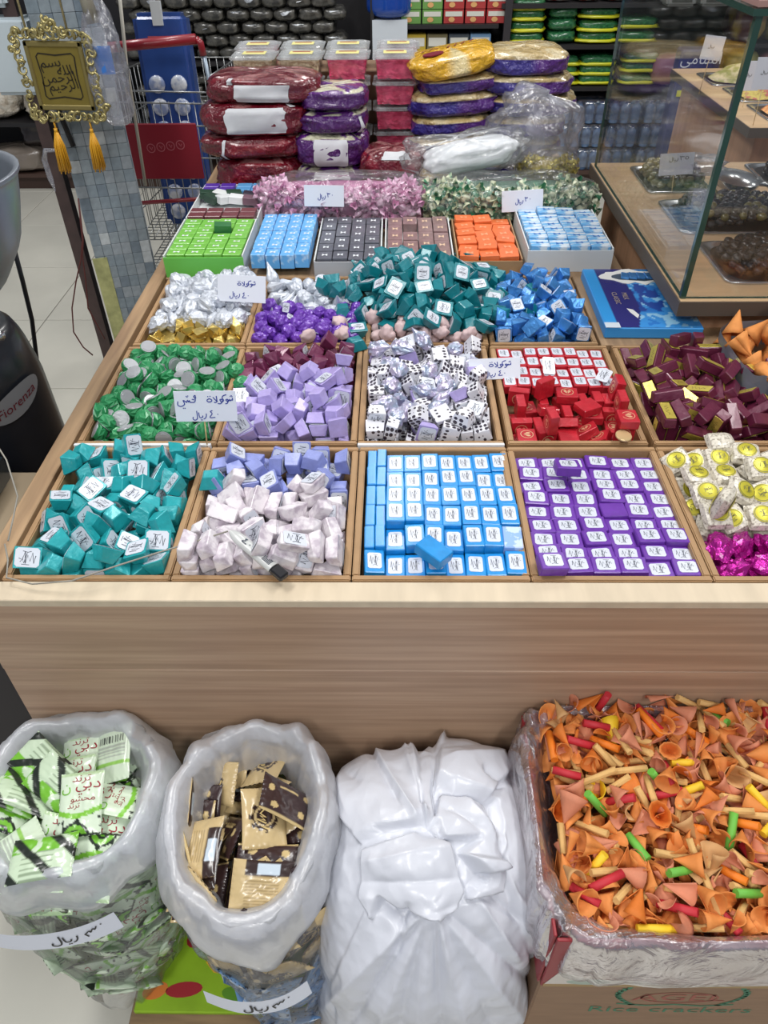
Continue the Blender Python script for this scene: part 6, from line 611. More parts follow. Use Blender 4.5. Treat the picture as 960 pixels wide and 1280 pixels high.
for s in range(2):
    mb,c,z=pouch(pb_dark,s+5,.084,.060,txt=[('chocolate & hazelnut',.006,0,.018,0,1,1,1)]); ribbon(mb,[(-.02,-.006),(-.008,.002),(.002,-.008),(.014,.0)],.006,lambda x,y:z(x,y)+.0006,1); PBm.append(mb.mesh('snack_pouch',[glossv,crp],c))
PU=[]
for s in range(2):
    mb,c,z=pouch(pblue,s+11,.084,.06); PU.append(mb.mesh('snack_pouch',[glossv],c))
fsack=film('sack_film',.10,.12,(226,232,238),.16,(.8,16,.012)); fcuff=film('sack_cuff',.82,.15,(242,245,252),.28,(.35,16,.010),rare=.55); 
def sack(name,label,cx,cy,prof,rx,ry,zrim,dip,poses_n,meshes,lab_in,grp,side,lab_side,grp_side,seed,pinch=0,scale=1,zsplit=None,low=None):
    def rad(z):
        zs=[p[0] for p in prof]; return float(np.interp(z,zs,[p[1] for p in prof]))
    def rim(th): return zrim-dip*max(0,-math.sin(th))**1.5+.010*PN(Vector((math.cos(th)*2+seed,math.sin(th)*2,0)))
    def wob(th): return 1+.07*PN(Vector((math.cos(th)*1.6+seed*3,math.sin(th)*1.6,1)))+pinch*max(0,-math.sin(th))**10
    def rady(z): return float(np.interp(z,[.12,.40,.52,.62],[1.26,1.20,1.07,.97]))
    def bx(z): 
        k=(zrim-z); return cx+ (bottomx-cx)*min(1,max(0,k/.48)),cy
    bottomx=cx+seed_shift[seed]
    def pt(th,z,off=0):
        r=rad(z); c,s=math.cos(th),math.sin(th); e=.88; c2=math.copysign(abs(c)**e,c); s2=math.copysign(abs(s)**e,s); k=wob(th); X,Y=bx(z)
        return Vector((X+(rx*r*k+off)*c2,Y+(ry*rady(z)*k+off)*s2,z))
    root=empty(name,label,'sack',(cx,cy,.1325))
    o0=Vector((cx,cy,.1325))
    def body(u,v):
        th=u*2*PI; z=.134+(rim(th)-.134)*v; p=pt(th,z,.005); n=PN(p*22)*.006+PN(Vector((th*7,z*9,seed)))*.007; d=Vector((math.cos(th),math.sin(th),0)); return p+d*n-o0
    b=MB().grid(body,110,60,wrapu=True); ob('film_body',b.mesh('film_body',fsack),root)
    path=[(-.034,-.085),(-.026,-.045),(-.017,-.012),(-.007,.002),(.005,.001),(.015,-.012),(.023,-.034),(.029,-.060),(.025,-.080)]
    def cuff(u,v):
        th=u*2*PI; t=v*(len(path)-1); i=min(int(t),len(path)-2); f=t-i; dr=path[i][0]*(1-f)+path[i+1][0]*f; dz=path[i][1]*(1-f)+path[i+1][1]*f
        w=1+.35*PN(Vector((math.cos(th)*2.2,math.sin(th)*2.2,seed+5))); c8,s8=math.cos(th),math.sin(th); n=.010*PN(Vector((c8*3,s8*3,v*1.5+seed)))+.0035*(.5-abs(PN(Vector((c8*8,s8*8,v*2.+seed)))))
        z=rim(th); p=pt(th,z,dr*w+n); p.z+=dz*w+n*.7; p.y=min(p.y,.669); return p-o0
    ob('rolled_cuff',MB().grid(cuff,150,26,wrapu=True).mesh('rolled_cuff',fcuff),root)
    for k,l,q in poses(poses_n):
        if ((l.x-cx)/(rx*.90))**2+((l.y-cy)/(ry*.96))**2>1.0: continue
        if (q@Vector((0,0,1))).z<0 and random.random()<.5: q=q@Quaternion((1,0,0),PI)
        mi_=random.randrange(len(meshes)); o=tag(ob('snack_pouch',meshes[mi_],None,l,q),('dark ' if mi_>=(3 if len(meshes)==5 and seed==2 else 4) else '')+lab_in+', '+zone(l,cx-rx,cx+rx,cy-ry,cy+ry)+(', face up' if (q@Vector((0,0,1))).z>0 else ', back up'),'snack pouch',grp)
    rs=random.Random(seed)
    z=.17
    while z<zrim-.035:
        n=int(2*PI*(rx+ry)/2*rad(z)/.062)
        for i in range(n):
            th=2*PI*(i+rs.uniform(-.2,.2)+.5*(int(z*100)%2))/n
            if math.sin(th)>.45: continue
            zz=min(z+rs.uniform(-.012,.012),rim(th)-.05); p=pt(th,zz,-.012); nrm=Vector((math.cos(th)/rx,math.sin(th)/ry,-.0)).normalized(); nrm.z=-(rad(zz)-rad(zz-.04))*4; nrm.normalize()
            q=nrm.to_track_quat('Z','Y')@Quaternion((0,0,1),rs.uniform(0,6.3))@Euler((rs.uniform(-.3,.3),rs.uniform(-.3,.3),0)).to_quaternion()
            ms,lb,g=(low if zsplit and zz<zsplit else (side,lab_side,grp_side))
            o=tag(ob('snack_pouch',rs.choice(ms),None,p,q),lb+', '+('left' if math.cos(th)<-.35 else 'right' if math.cos(th)>.35 else 'front')+' side, '+('upper' if zz>.42 else 'middle' if zz>.28 else 'lower')+' part','snack pouch',g); o.scale=(scale,scale,scale)
        z+=.040
    return pt,rim
seed_shift={1:.016,2:.038}
ptG,_=sack('open_sack','clear plastic sack of green and white snack pouches, left of the brown ones',-.478,.540,[(.12,.46),(.16,.66),(.25,.98),(.40,1.30),(.52,1.14),(.62,.97)],.124,.116,.600,.012,'packg',PG,'green white pouch in the mouth of the left sack','pouches in the mouth of the left sack',PG,'green white pouch against the film of the left sack','pouches through the side of the left sack',1)
ptB,_=sack('open_sack','clear plastic sack of beige and brown snack pouches beside the white bag',-.208,.512,[(.12,.52),(.16,.74),(.25,1.0),(.40,1.24),(.52,1.10),(.62,.97)],.104,.128,.606,.030,'packb',PBm,'beige brown pouch in the mouth of the middle sack','pouches in the mouth of the middle sack',PBm,'beige brown pouch against the film of the middle sack','brown pouches through the side of the middle sack',2,pinch=.10,zsplit=.40,low=(PU,'light blue pouch against the film of the middle sack','blue pouches low in the middle sack'))
def sacktag(label,pt,a0,a1,z0,z1,h,words,rx,ry,cx):
    def fn(u,v):
        th=a0+(a1-a0)*u; z=z0+(z1-z0)*u+.012*math.sin(u*PI)*-1+(v-.5)*h; p=pt(th,z,.034); ch=pt(a0,z,.034).lerp(pt(a1,z,.034),u); return p.lerp(ch,.45)+Vector((0,-.012,0))
    o=fn(.5,.5); r=empty('paper_tag',label,'price sign',o)
    ob('card',MB().grid(lambda u,v:fn(u,v)-o,14,4).mesh('card',card),r)
    W=1.; mb=MB()
    L=(fn(1,.5)-fn(0,.5)).length
    for wdn,x,y,ww,hh,pn in words:
        t=MB(); write(t,wdn,x*L,y*h,ww*L,hh*h,.0024,lambda X,Z:0,0); q=[]
        for X,Z,_z in t.v:
            u=X/L; v=.5+Z/h; p=fn(u,v); th=a0+(a1-a0)*u; q.append(p+Vector((math.cos(th),math.sin(th),.2))*.0012-o)
        mb.add(q,t.f)
    ob('handwriting',mb.mesh('handwriting',penk),r)
sacktag('white paper tag taped on the left sack reading thirty riyal',ptG,-1.98,-1.02,.485,.520,.040,[('riyal',.42,.26,.20,.62,.030),('s30',.70,.30,.14,.5,.030)],0,0,0)
sacktag('white paper tag taped on the middle sack reading thirty riyal',ptB,-1.95,-1.10,.425,.462,.034,[('riyal',.36,.26,.20,.62,.032),('s30',.62,.30,.15,.5,.032)],0,0,0)
# white tied bag
wb=mat('white_bag_plastic',(212,215,224),.36,0,.2,bump=(.35,26,.004)); 
wb.node_tree.nodes['Principled BSDF'].inputs['Subsurface Weight'].default_value=.0
def whitebag():
    cx,cy=.045,.480; ax,ay=.174,.188; z0,H=.1325,.462; NU,NV=300,190
    th=np.linspace(0,2*PI,NU,endpoint=False)[None,:]; ph=(np.linspace(.0,1,NV)**.9*PI/2)[:,None]
    rad=np.sin(ph)**.80; zz=np.cos(ph)**.42
    c,s=np.cos(th),np.sin(th); ex=.72; X=cx+ax*rad*np.sign(c)*np.abs(c)**ex; Y=cy+ay*rad*np.sign(s)*np.abs(s)**ex; Z=z0+H*zz+0*th
    X=X+0*ph; Y=Y+0*ph
    Z=z0+(Z-z0)*(1-.22*np.clip((cy-Y)/ay,0,1)**1.5)          # lower towards the front
    waist=np.exp(-((Z-.36)/.05)**2)*np.clip(-(Y-cy)/ay,0,1); X=cx+(X-cx)*(1-.05*waist+.06*(Z<.3)*(.3-Z)/.17); Y=Y+.010*waist
    nrm=np.stack([(X-cx)/ax**2,(Y-cy)/ay**2,(Z-z0)/H**2*.9],-1); nrm/=np.linalg.norm(nrm,axis=-1,keepdims=True)+1e-9
    d=np.stack([X-CO.x,Y-CO.y,Z-CO.z],-1); q=d@np.array(CF); px=480+FL*(d@np.array(CR))/q; py=640-FL*(d@np.array(CU))/q
    D=np.zeros_like(px)
    def ridge(x0,y0,x1,y1,w,a,sharp=1.):
        nonlocal D
        L=math.hypot(x1-x0,y1-y0); tx,ty=(x1-x0)/L,(y1-y0)/L; t=(px-x0)*tx+(py-y0)*ty; e=(px-x0)*-ty+(py-y0)*tx
        fall=np.clip(np.minimum(t,L-t)/ (L*.25)+1,0,1); prof=np.exp(-np.abs(e/w)**(1.2))if sharp else np.exp(-(e/w)**2); D+=a*prof*fall
    def flap(poly,a,we=4.,inner=30.,tilt=(0,0)):
        nonlocal D
        P=np.array(poly,float); ins=np.zeros(px.shape,bool); dm=np.full(px.shape,1e9)
        for i in range(len(P)):
            x0,y0=P[i]; x1,y1=P[(i+1)%len(P)]
            cond=((y0>py)!=(y1>py))&(px<(x1-x0)*(py-y0)/(y1-y0+1e-9)+x0); ins^=cond
            L2=(x1-x0)**2+(y1-y0)**2; t=np.clip(((px-x0)*(x1-x0)+(py-y0)*(y1-y0))/L2,0,1); dm=np.minimum(dm,np.hypot(px-x0-t*(x1-x0),py-y0-t*(y1-y0)))
        k=np.clip(dm/we,0,1); D+=np.where(ins,a*(k*k*(3-2*k)*(.7+.3*np.clip(dm/inner,0,1))),0)
    # hanging skirt below the knot
    flap([(455,1135),(505,1140),(545,1125),(600,1120),(650,1150),(672,1230),(640,1290),(420,1290),(415,1225)],.004,6)
    for x1,y1,a,wd_ in ((425,1240,.007,9),(450,1262,-.006,6),(478,1275,.006,7),(500,1280,-.005,6),(525,1282,.008,6),(553,1285,-.007,6),(580,1282,.006,9),(612,1278,-.005,10),(640,1262,.006,11),(662,1225,-.006,9)):
        x0=540+(x1-540)*.10; ridge(x0,1135,x1,y1,wd_,a)
    # upper hood: lobes and flaps
    flap([(404,940),(440,905),(505,893),(525,960),(530,1010),(548,1045),(535,1033),(480,1040),(452,1055),(420,1010)],.015,5,60)
    flap([(505,893),(560,888),(620,905),(645,940),(600,925),(560,925),(530,960),(528,1010),(514,960)],.010,5,30)
    flap([(527,955),(555,922),(575,930),(545,960),(540,1000),(548,1052),(530,1035),(524,990)],.013,4,14)
    flap([(545,938),(580,928),(640,932),(665,965),(672,1060),(682,1150),(668,1210),(648,1165),(632,1110),(618,1060),(608,1010),(560,1003),(540,990)],.017,5,50)
    flap([(541,950),(570,930),(625,940),(632,975),(612,992),(600,1008),(562,1000),(540,998)],.012,4,25)
    flap([(545,1000),(600,1008),(622,1050),(628,1085),(590,1092),(570,1065),(590,1050),(550,1052),(540,1030)],.013,4,20)
    flap([(567,1065),(612,1072),(626,1082),(622,1115),(576,1124),(585,1105),(600,1095)],.012,4,14)
    flap([(458,1060),(520,1040),(560,1052),(578,1110),(568,1130),(550,1140),(500,1132),(480,1120),(470,1150),(452,1120)],.012,5,30)
    for a_ in ((470,940,525,1030,5,.006),(497,905,520,985,4,.007),(462,935,500,1005,6,-.006),(430,930,446,1010,9,.006),(560,975,630,965,5,.004),(560,960,628,955,5,-.003),(600,1020,640,1110,6,-.006),(650,1000,662,1140,10,.005),(575,1012,610,1050,5,.004),(555,1020,590,1040,4,-.004),(590,985,612,993,3,-.007),(475,1075,545,1060,6,.003),(470,1100,560,1095,8,-.004),(480,1130,505,1150,5,-.006),(512,1130,498,1180,4,-.006),(545,1135,560,1210,4,.004),(600,1130,640,1190,5,.005),(620,1125,668,1165,4,-.004),(410,960,455,985,8,-.004)): ridge(*a_)
    g=np.zeros_like(px)
    for j in range(NV):
        for i in range(NU):
            x,y,z=X[j,i],Y[j,i],Z[j,i]; n=PF(Vector((x*9,y*9,z*9)),.8,2.1,4); m_=PN(Vector((x*28,y*28,z*14))); g[j,i]=.005*n+.0015*(1-2*abs(m_))
    D=(D*1.5+g)*np.clip(ph/.05,0,1)*np.clip((PI/2-ph)/.03,.2,1)
    V=np.stack([X,Y,Z],-1)+nrm*D[...,None]; V[...,1]=np.minimum(V[...,1],.669); V[...,2]=np.maximum(V[...,2],.1335)
    o0=np.array([cx,cy,z0]); V=(V-o0).reshape(-1,3)
    mb=MB(); f=[(j*NU+i,j*NU+(i+1)%NU,(j+1)*NU+(i+1)%NU,(j+1)*NU+i)[::-1] for j in range(NV-1) for i in range(NU)]
    mb.add(V.tolist(),f,smooth=True); r=empty('white_plastic_bag','large knotted white plastic bag between the middle sack and the snack carton','bag',tuple(o0)); ob('bag_body',mb.mesh('bag_body',wb),r)
whitebag()
# snack cartons
kc=mat('brown_carton',(146,116,90),.7,noise=(.08,14.,(1,1,6))); rc=mat('carton_red',(142,34,42),.45)
lc=empty('brown_carton','closed brown cardboard carton under the open snack carton','carton',(.43,.512,.1185))
ob('carton_body',bev(MB().box(-.228,.25,-.166,.155,0,.308).mesh('carton_body',kc),.003),lc)
mb=MB(); f0=lambda x,y:0
addtext(mb,'Rice crackers',.036,0,-.040,f0,0,0,1.25)
for sg in(-1,1):
    for k in range(9):
        a=.2+k*.26; x=sg*.10*math.sin(a*.62+.75) ; y=-.022+.028*(1-math.cos(a))*1.0
        x=sg*(.05+.035*math.sin(a)); y=-.018+.0085*k; t=.9+.1*k
        mb.add([(x,y,0),(x+sg*.016*math.cos(t),y+.004+.006*math.sin(t),0),(x+sg*.020*math.cos(t-.4),y+.012*math.sin(t),0),(x+sg*.008,y-.003,0)],[(0,1,2,3)])
ribbon(mb,[(-.085,-.014),(-.04,-.022),(0,-.016),(.04,-.022),(.085,-.014)],.005,f0)
M4=Matrix(((1,0,0,-.02),(0,0,-1,-.1665),(0,1,0,.235),(0,0,0,1)))
mb.v=[tuple(M4@Vector(p)) for p in mb.v]; ob('green_wreath_print',mb.mesh('green_wreath_print',mat('print_green_board',(62,124,92),.6)),lc)
mb=MB(); addtext(mb,'AGEL',.040,0,.015,f0,0,0,1.4); ribbon(mb,[(.055*math.cos(t*PI/12),.014+.022*math.sin(t*PI/12)) for t in range(25)],.003,f0)
mb.v=[tuple(M4@Vector(p)) for p in mb.v]; ob('brown_emblem_print',mb.mesh('brown_emblem_print',mat('print_rust_board',(158,86,70),.6)),lc)
sc_=empty('snack_carton','open red carton with a plastic liner full of coloured cone crackers','carton',(.43,.512,.4275)); 
for n,bb in (('carton_front',(-.228,.25,-.170,-.165,0,.165)),('carton_back',(-.228,.25,.152,.157,0,.168)),('carton_side',(-.232,-.2275,-.165,.152,0,.168)),('carton_side',(.245,.250,-.165,.152,0,.168)),('carton_floor',(-.2275,.245,-.165,.152,0,.006))): ob(n,bev(MB().box(*bb).mesh(n,rc if 'floor' not in n else kc),.001),sc_)
mb=MB(); mb.poly([(-.225,.006),(-.06,.006),(-.09,.022),(-.16,.028),(-.21,.055)],0,.0006,0); mb.poly([(-.165+.03*math.cos(t*PI/10),.020+.010*math.sin(t*PI/10)) for t in range(20)],.0006,.0012,1); mb.box(-.225,.25,0,.010,0,.0008,2)
M5=Matrix(((1,0,0,0),(0,0,-1,-.1702),(0,1,0,0),(0,0,0,1))); mb.v=[tuple(M5@Vector(p)) for p in mb.v]; ob('white_swoosh_print',mb.mesh('white_swoosh_print',[mat('print_offwhite',(214,206,196),.5),mat('print_seal',(168,182,168),.5),mat('print_goldline',(160,130,80),.5)]),sc_)
mb=MB(); addtext(mb,'SEMI-COOKED',.014,-.14,.052,f0,0,-.12); addtext(mb,'SNACK CRACKERS',.014,-.13,.038,f0,0,-.10); mb.v=[tuple(M5@Vector(p)) for p in mb.v]; mb.v=[(p[0],p[1]-.0012,p[2]) for p in mb.v]; ob('lettering',mb.mesh('lettering',mat('print_tan',(198,150,110),.5)),sc_)
fl2=film('liner_film',.5,.35,(214,204,214),.2,(.9,15,.015))
def liner(u,v):
    hx,hy=.240,.1635; t=u*2*PI; c,s=math.cos(t),math.sin(t); e=.30
    path=[(-.040,-.070),(-.016,-.030),(-.006,.000),(.004,.010),(.012,.004),(.016,-.020),(.020,-.050),(.021,-.085),(.018,-.110)]
    q=v*(len(path)-1); i=min(int(q),len(path)-2); f=q-i; dr=path[i][0]*(1-f)+path[i+1][0]*f; dz=path[i][1]*(1-f)+path[i+1][1]*f
    n=.007*PN(Vector((c*4,s*4,v*2)))+.005*PN(Vector((c*14,s*14,v*1.2)))
    if dr<0: e=.45
    x=(hx+dr+n)*math.copysign(abs(c)**e,c)+.009; y=(hy+dr+n)*math.copysign(abs(s)**e,s)-.006; y=min(y,.157)
    return (x,y,.178+dz+n*.6-.006*(s<0))
ob('liner',MB().grid(liner,200,30,wrapu=True).mesh('liner',fl2),sc_)
# cone crackers and sticks
crm=[mat('cracker_orange',(222,138,68),.7,noise=(.08,50.),bump=(.3,200,.001)),mat('cracker_salmon',(208,132,100),.7,noise=(.08,50.),bump=(.3,200,.001)),mat('cracker_amber',(216,118,40),.7,noise=(.08,50.)),mat('cracker_yellow',(236,196,40),.6),mat('cracker_tan',(206,158,104),.7)]
def cs(o): k=random.uniform(.72,.98); o.scale=(k,k,k); return o
CM=[[shellcone(.018+.003*(s%3),.047,m_,s+mi*9,(.38,.62,.9,.5,1.15,.75)[s],.0011) for s in range(6)] for mi,m_ in enumerate(crm)]
def stickm(L,r,n,ribs,m,nm):
    mb=MB(); mb.grid(lambda u,v:((v-.5)*L,r*(1+ribs*math.cos(u*2*PI*6))*math.cos(u*2*PI+.5*v),r*(1+ribs*math.cos(u*2*PI*6))*math.sin(u*2*PI+.5*v)),n,3,wrapu=True); mb.f+=[tuple(range(n))[::-1],tuple(2*n+i for i in range(n))]; mb.m+=[0,0]; mb.sm+=[False]*2; return mb.mesh(nm,m)
SM=[stickm(.040+.008*s,.0046,18,.14,mat('ribbed_stick_tan',(220,176,110),.7,noise=(.1,60.)),'stick') for s in range(3)]
TM={c:[stickm(.040+.010*s,.0058,12,.03,mat('tube_'+c,k,.6,noise=(.08,60.)),'tube') for s in range(2)] for c,k in (('red',(196,44,56)),('green',(110,186,70)),('yellow',(240,200,44)),('orange',(238,128,30)))}
sn=[x for x in poses('snack')]; sn.sort(key=lambda r:-(r[1].z)); nc=0; rest=MB()
for kind,l,q in sn:
    l.z+=.022+.034*max(0,(l.y-.48)/.19)
    if kind=='cone':
        i=random.choices(range(5),(44,40,10,2,6))[0]
        if nc<296:
            nc+=1; o=tag(cs(ob('cone_cracker',random.choice(CM[i]),None,l,q)),('orange','salmon pink','dark amber','yellow','tan')[i]+' curled cone cracker, '+zone(l,.225,.62,.352,.672)+' of the open carton'+', '+('tip' if (q@Vector((0,0,1))).z<0 else 'mouth')+' upward','snack',['orange cone crackers','salmon cone crackers','amber cone crackers','yellow cone crackers','tan cone crackers'][i])
        else:
            me=CM[0][nc%6]; rest.add([tuple(q@v.co+l) for v in me.vertices],[tuple(p.vertices) for p in me.polygons],smooth=True)
    elif kind=='stick': tag(ob('cracker_stick',random.choice(SM),None,l,q),'pale tan ribbed stick cracker, '+zone(l,.225,.62,.352,.672)+' of the open carton','snack','tan ribbed sticks')
    else:
        c=random.choices(('red','green','yellow','orange'),(4,3,4,3))[0]; tag(ob('cracker_tube',random.choice(TM[c]),None,l,q),c+' tube shaped cracker, '+zone(l,.225,.62,.352,.672)+' of the open carton','snack',c+' tube crackers')
if rest.v: tag(rest.build('buried_crackers',crm[0]),'orange crackers buried beneath the heap in the carton','snack',kind='stuff')
# ---------------------------------------------------------------- bags, tubs and boxes on the rear of the bin
shiny=mat('printed_bag_film',(255,255,255),.22,0,.7,vcol=True,bump=(1.,34,.022))
def sup(w,d,h,seed,ex=.6,ez=.5,wr=.08,sag=0):
    """surface of a soft bag lying flat: u around, v bottom to top"""
    def fn(u,v,off=0.):
        th=u*2*PI; la=(v-.5)*PI; c,s=math.cos(th),math.sin(th); cl=max(0,math.cos(la))**.55; sl=math.copysign(abs(math.sin(la))**ez,math.sin(la))
        n=1+wr*PN(Vector((c*1.7+seed*4,s*1.7,sl*2)))+wr*.5*PN(Vector((c*5+seed,s*5,sl*5)))+wr*.35*(.5-abs(PN(Vector((c*7+seed,s*7,sl*8)))))
        return Vector(((w/2*n+off)*cl*math.copysign(abs(c)**ex,c),(d/2*n+off)*cl*math.copysign(abs(s)**ex,s),h/2+(h/2*(n if sl>0 else 1)+off)*sl-(sag*abs(c)**3)))
    return fn
def bag(name,label,cat,loc,size,paint,seed,group=None,rz=0,ry=0,labels=(),ex=.6,wr=.10,m=None,film_m=None):
    fn=sup(*size,seed,ex,.55,wr); r=empty(name,label,cat,loc,Euler((0,ry,rz)),group); nu,nv=72,30
    g=MB().grid(fn,nu,nv,wrapu=True); cols=[paint(i/nu,j/(nv-1),seed) for j in range(nv) for i in range(nu)]
    ob('bag_body',g.mesh('bag_body',m or shiny,cols),r)
    for (nm,u0,u1,v0,v1,mm,jag) in labels:
        ob(nm,MB().grid(lambda u,v:fn(u0+(u1-u0)*u+jag*PN(Vector((v*3,seed,0))),v0+(v1-v0)*v+jag*PN(Vector((u*3,seed,3))),.0022),14,8).mesh(nm,mm),r)
    return r
papr=mat('white_paper_label',(206,208,212),.55,noise=(.05,30.),bump=(.3,30,.003))
def red_p(u,v,s):
    n=PN(Vector((math.cos(u*6.28)*3,math.sin(u*6.28)*3,v*5+s)))
    if v>.72 and n>.10: return (150,96,96)
    return (100,14,30) if n<.2 else (126,22,38)
def pur_p(u,v,s):
    n=PN(Vector((math.cos(u*6.28)*3.5,math.sin(u*6.28)*3.5,v*5+s*3)))
    if v>.66: return (206,204,176) if n>-.02 else (92,36,120)
    return (74,26,98)
red_bags=[((-.400,2.385,.846),(.26,.20,.105),'dark red bag at the bottom of the left stack',()),
 ((-.415,2.385,.945),(.31,.20,.068),'red bag with a small white tag, second from the bottom of the left stack',(('tag_label',.690,.700,.28,.66,papr,0),)),
 ((-.400,2.390,1.005),(.32,.21,.088),'red bag with a crumpled white sheet, third from the bottom of the left stack',(('paper_sheet',.705,.815,.36,.70,papr,.010),('round_label',.84,.87,.70,.78,papr,0))),
 ((-.370,2.400,1.084),(.32,.20,.074),'red bag with a round label on top of the left stack',(('paper_sheet',.705,.80,.35,.58,papr,.006),('round_label',.675,.695,.58,.74,papr,0)))]
for i,(l,s,lb,la) in enumerate(red_bags): bag('candy_bag',lb,'candy bag',l,s,red_p,i+1,'red candy bags on the left',rz=(-.03,.04,.02,-.03)[i],labels=la)
pur_bags=[((-.190,2.375,.846),(.235,.19,.082),'purple bag with white sheet at the bottom of its stack',(('paper_sheet',.712,.795,.26,.66,papr,.004),)),
 ((-.185,2.375,.923),(.215,.19,.092),'purple bag with white sheet, second from the bottom of its stack',(('paper_sheet',.715,.80,.26,.68,papr,.004),)),
 ((-.180,2.385,1.010),(.20,.19,.062),'purple and cream bag, third from the bottom of its stack',(('barcode_label',.86,.89,.3,.6,papr,0),)),
 ((-.175,2.385,1.067),(.19,.18,.058),'purple and cream bag on top of its stack',())]
for i,(l,s,lb,la) in enumerate(pur_bags): bag('candy_bag',lb,'candy bag',l,s,pur_p,i+11,'purple candy bags',rz=(.02,-.03,.03,0)[i],labels=la)
bag('candy_bag','dark red bag lying lower in front of the pink tubs','candy bag',(.0,2.30,.846),(.20,.15,.065),red_p,21,labels=())
bag('candy_bag','dark red bag with silver print on top in front of the pink tubs','candy bag',(-.005,2.31,.905),(.19,.15,.075),red_p,22,labels=(('printed_patch',.72,.80,.6,.85,papr,.02),))
# clear tubs
tubf=film('tub_plastic',.06,.12,(230,234,236),.08,(.2,8,.004),rare=.5); lidf=film('tub_lid',.34,.15,(236,240,242),.12,(.3,10,.004),rare=.5)
puff=mat('puffed_beige',(222,206,172),.8,two=((180,156,120),70,.45,.6),bump=(1,90,.006)); pinkc=mat('puffed_pink',(232,84,124),.7,two=((206,46,92),60,.42,.6),bump=(1,80,.006))
tubl=mat('tub_label_yellow',(222,214,140),.5); 
def frust(mb,a,b,z0,z1,mi=0,n=6,cap=True):
    def ring(s): return [(x*s/2,y*s/2) for x,y in [( -1+.16,-1),(1-.16,-1),(1,-1+.16),(1,1-.16),(1-.16,1),(-1+.16,1),(-1,1-.16),(-1,-1+.16)]]
    r0,r1=ring(a),ring(b); v=[(x,y,z0) for x,y in r0]+[(x,y,z1) for x,y in r1]; f=[(i,(i+1)%8,8+(i+1)%8,8+i) for i in range(8)]
    f.append(tuple(range(8))[::-1]); 
    if cap: f.append(tuple(range(8,16)))
    return mb.add(v,f,mi)
def tubmeshes():
    a=MB(); frust(a,.104,.120,0,.055); frust(a,.120,.128,.052,.055)
    b=MB(); frust(b,.132,.132,.0552,.0592); frust(b,.112,.108,.0592,.0625)
    def cont(m,nm,seed):
        g=MB(); 
        for k in range(2): pass
        bm=bmesh.new(); bmesh.ops.create_cube(bm,size=1); bmesh.ops.subdivide_edges(bm,edges=bm.edges[:],cuts=9,use_grid_fill=True)
        for v in bm.verts:
            t=v.co.z+.5; w=.098+.014*t; p=Vector((v.co.x*w,v.co.y*w,.003+t*.047)); n=PN(p*90+Vector((seed,0,0)))*.004+PN(p*190)*.0022; p+=Vector((v.co.x,v.co.y,v.co.z*.8))*n*1.6; v.co=p
        me=bpy.data.meshes.new(nm); bm.to_mesh(me); bm.free(); me.materials.append(m); return me
    return a.mesh('tub',tubf),b.mesh('lid',lidf),cont(puff,'contents',1),cont(pinkc,'contents',5)
tm,lm,cb,cp=tubmeshes()
lab=MB().box(-.034,.034,-.022,.022,.0628,.0633).box(-.026,.026,.004,.016,.0633,.0636,1); tlab=lab.mesh('label',[tubl,mat('print_dull_red',(150,60,60),.5)])
colx=(-.415,-.277,-.138,0.0); nm4=('leftmost','second','third','fourth')
for c in range(4):
    for k in range(5):
        pink=(c==3) or (c==2 and k==4)
        if c<2 and k<3: 
            pass
        r=empty('plastic_tub','clear lidded tub of %s in the %s front column, %s'%('pink puffs' if pink else 'beige puffs',nm4[c],('lowest','second from the bottom','middle of the stack','second from the top','topmost')[k]),'tub',(colx[c]+random.uniform(-.002,.002),2.53,.8455+k*.0675),Euler((0,0,random.uniform(-.03,.03))),'clear tubs of puffs')
        ob('tub_wall',tm,r); ob('lid',lm,r); ob('contents',cp if pink else cb,r)
        if k==4: ob('label',tlab,r)
rc0=empty('brown_carton','brown carton hidden behind the front tubs, carrying the rear ones','carton',(-.21,2.70,.8455)); ob('carton_body',bev(MB().box(-.30,.30,-.085,.085,0,.268).mesh('carton_body',kc),.002),rc0)
for c in range(4):
    pink=c in(0,3); r=empty('plastic_tub','clear lidded tub of %s in the rear row behind the %s column'%('pink puffs' if pink else 'beige puffs',nm4[c]),'tub',((-.425,-.285,-.145,.01)[c],2.685,1.1145),None,'clear tubs of puffs'); ob('tub_wall',tm,r); ob('lid',lm,r); ob('contents',cp if pink else cb,r); ob('label',tlab,r)
# bags on the right
def beige_p(u,v,s):
    n=PN(Vector((math.cos(u*6.28)*3,math.sin(u*6.28)*3,v*6+s)))
    if v>.56: return (188,164,112) if n<.12 else (206,190,150)
    return (84,40,122) if (u>.75 or u<.25) else (54,44,128)
def yel_p(u,v,s):
    return (222,170,34) if abs(u-.76)>.012 else (226,206,150)
for i,(x,z,w,h,l) in enumerate([(.175,.846,.25,.076,'lowest of the left pile'),(.17,.914,.245,.068,'second from the bottom of the left pile'),(.172,.974,.235,.062,'third from the bottom of the left pile'),(.175,1.028,.26,.068,'fourth from bottom of the left pile'),(.185,1.088,.24,.054,'just under the yellow bag'),
  (.375,.846,.24,.070,'lowest of the right pile'),(.38,.908,.24,.068,'second from the bottom of the right pile'),(.385,.968,.24,.066,'third from the bottom of the right pile'),(.40,1.026,.265,.062,'third from the top of the right pile'),(.385,1.080,.255,.060,'second from the top of the right pile'),(.375,1.132,.245,.066,'topmost of the right pile')]):
    bag('snack_bag','purple bag with beige window, '+l,'snack bag',(x,2.50,z),(w,.22,h),beige_p,30+i,'purple and beige bags',rz=random.uniform(-.06,.06),wr=.10,ry=(-.06 if i<5 else .0))
ob_=bag('snack_bag','bright yellow bag with a dark red emblem on top of the left pile','snack bag',(.170,2.48,1.133),(.25,.22,.062),yel_p,50,ry=-.16,rz=.05)
mb=MB(); fy=sup(.25,.22,.065,50,.6,.55,.10)
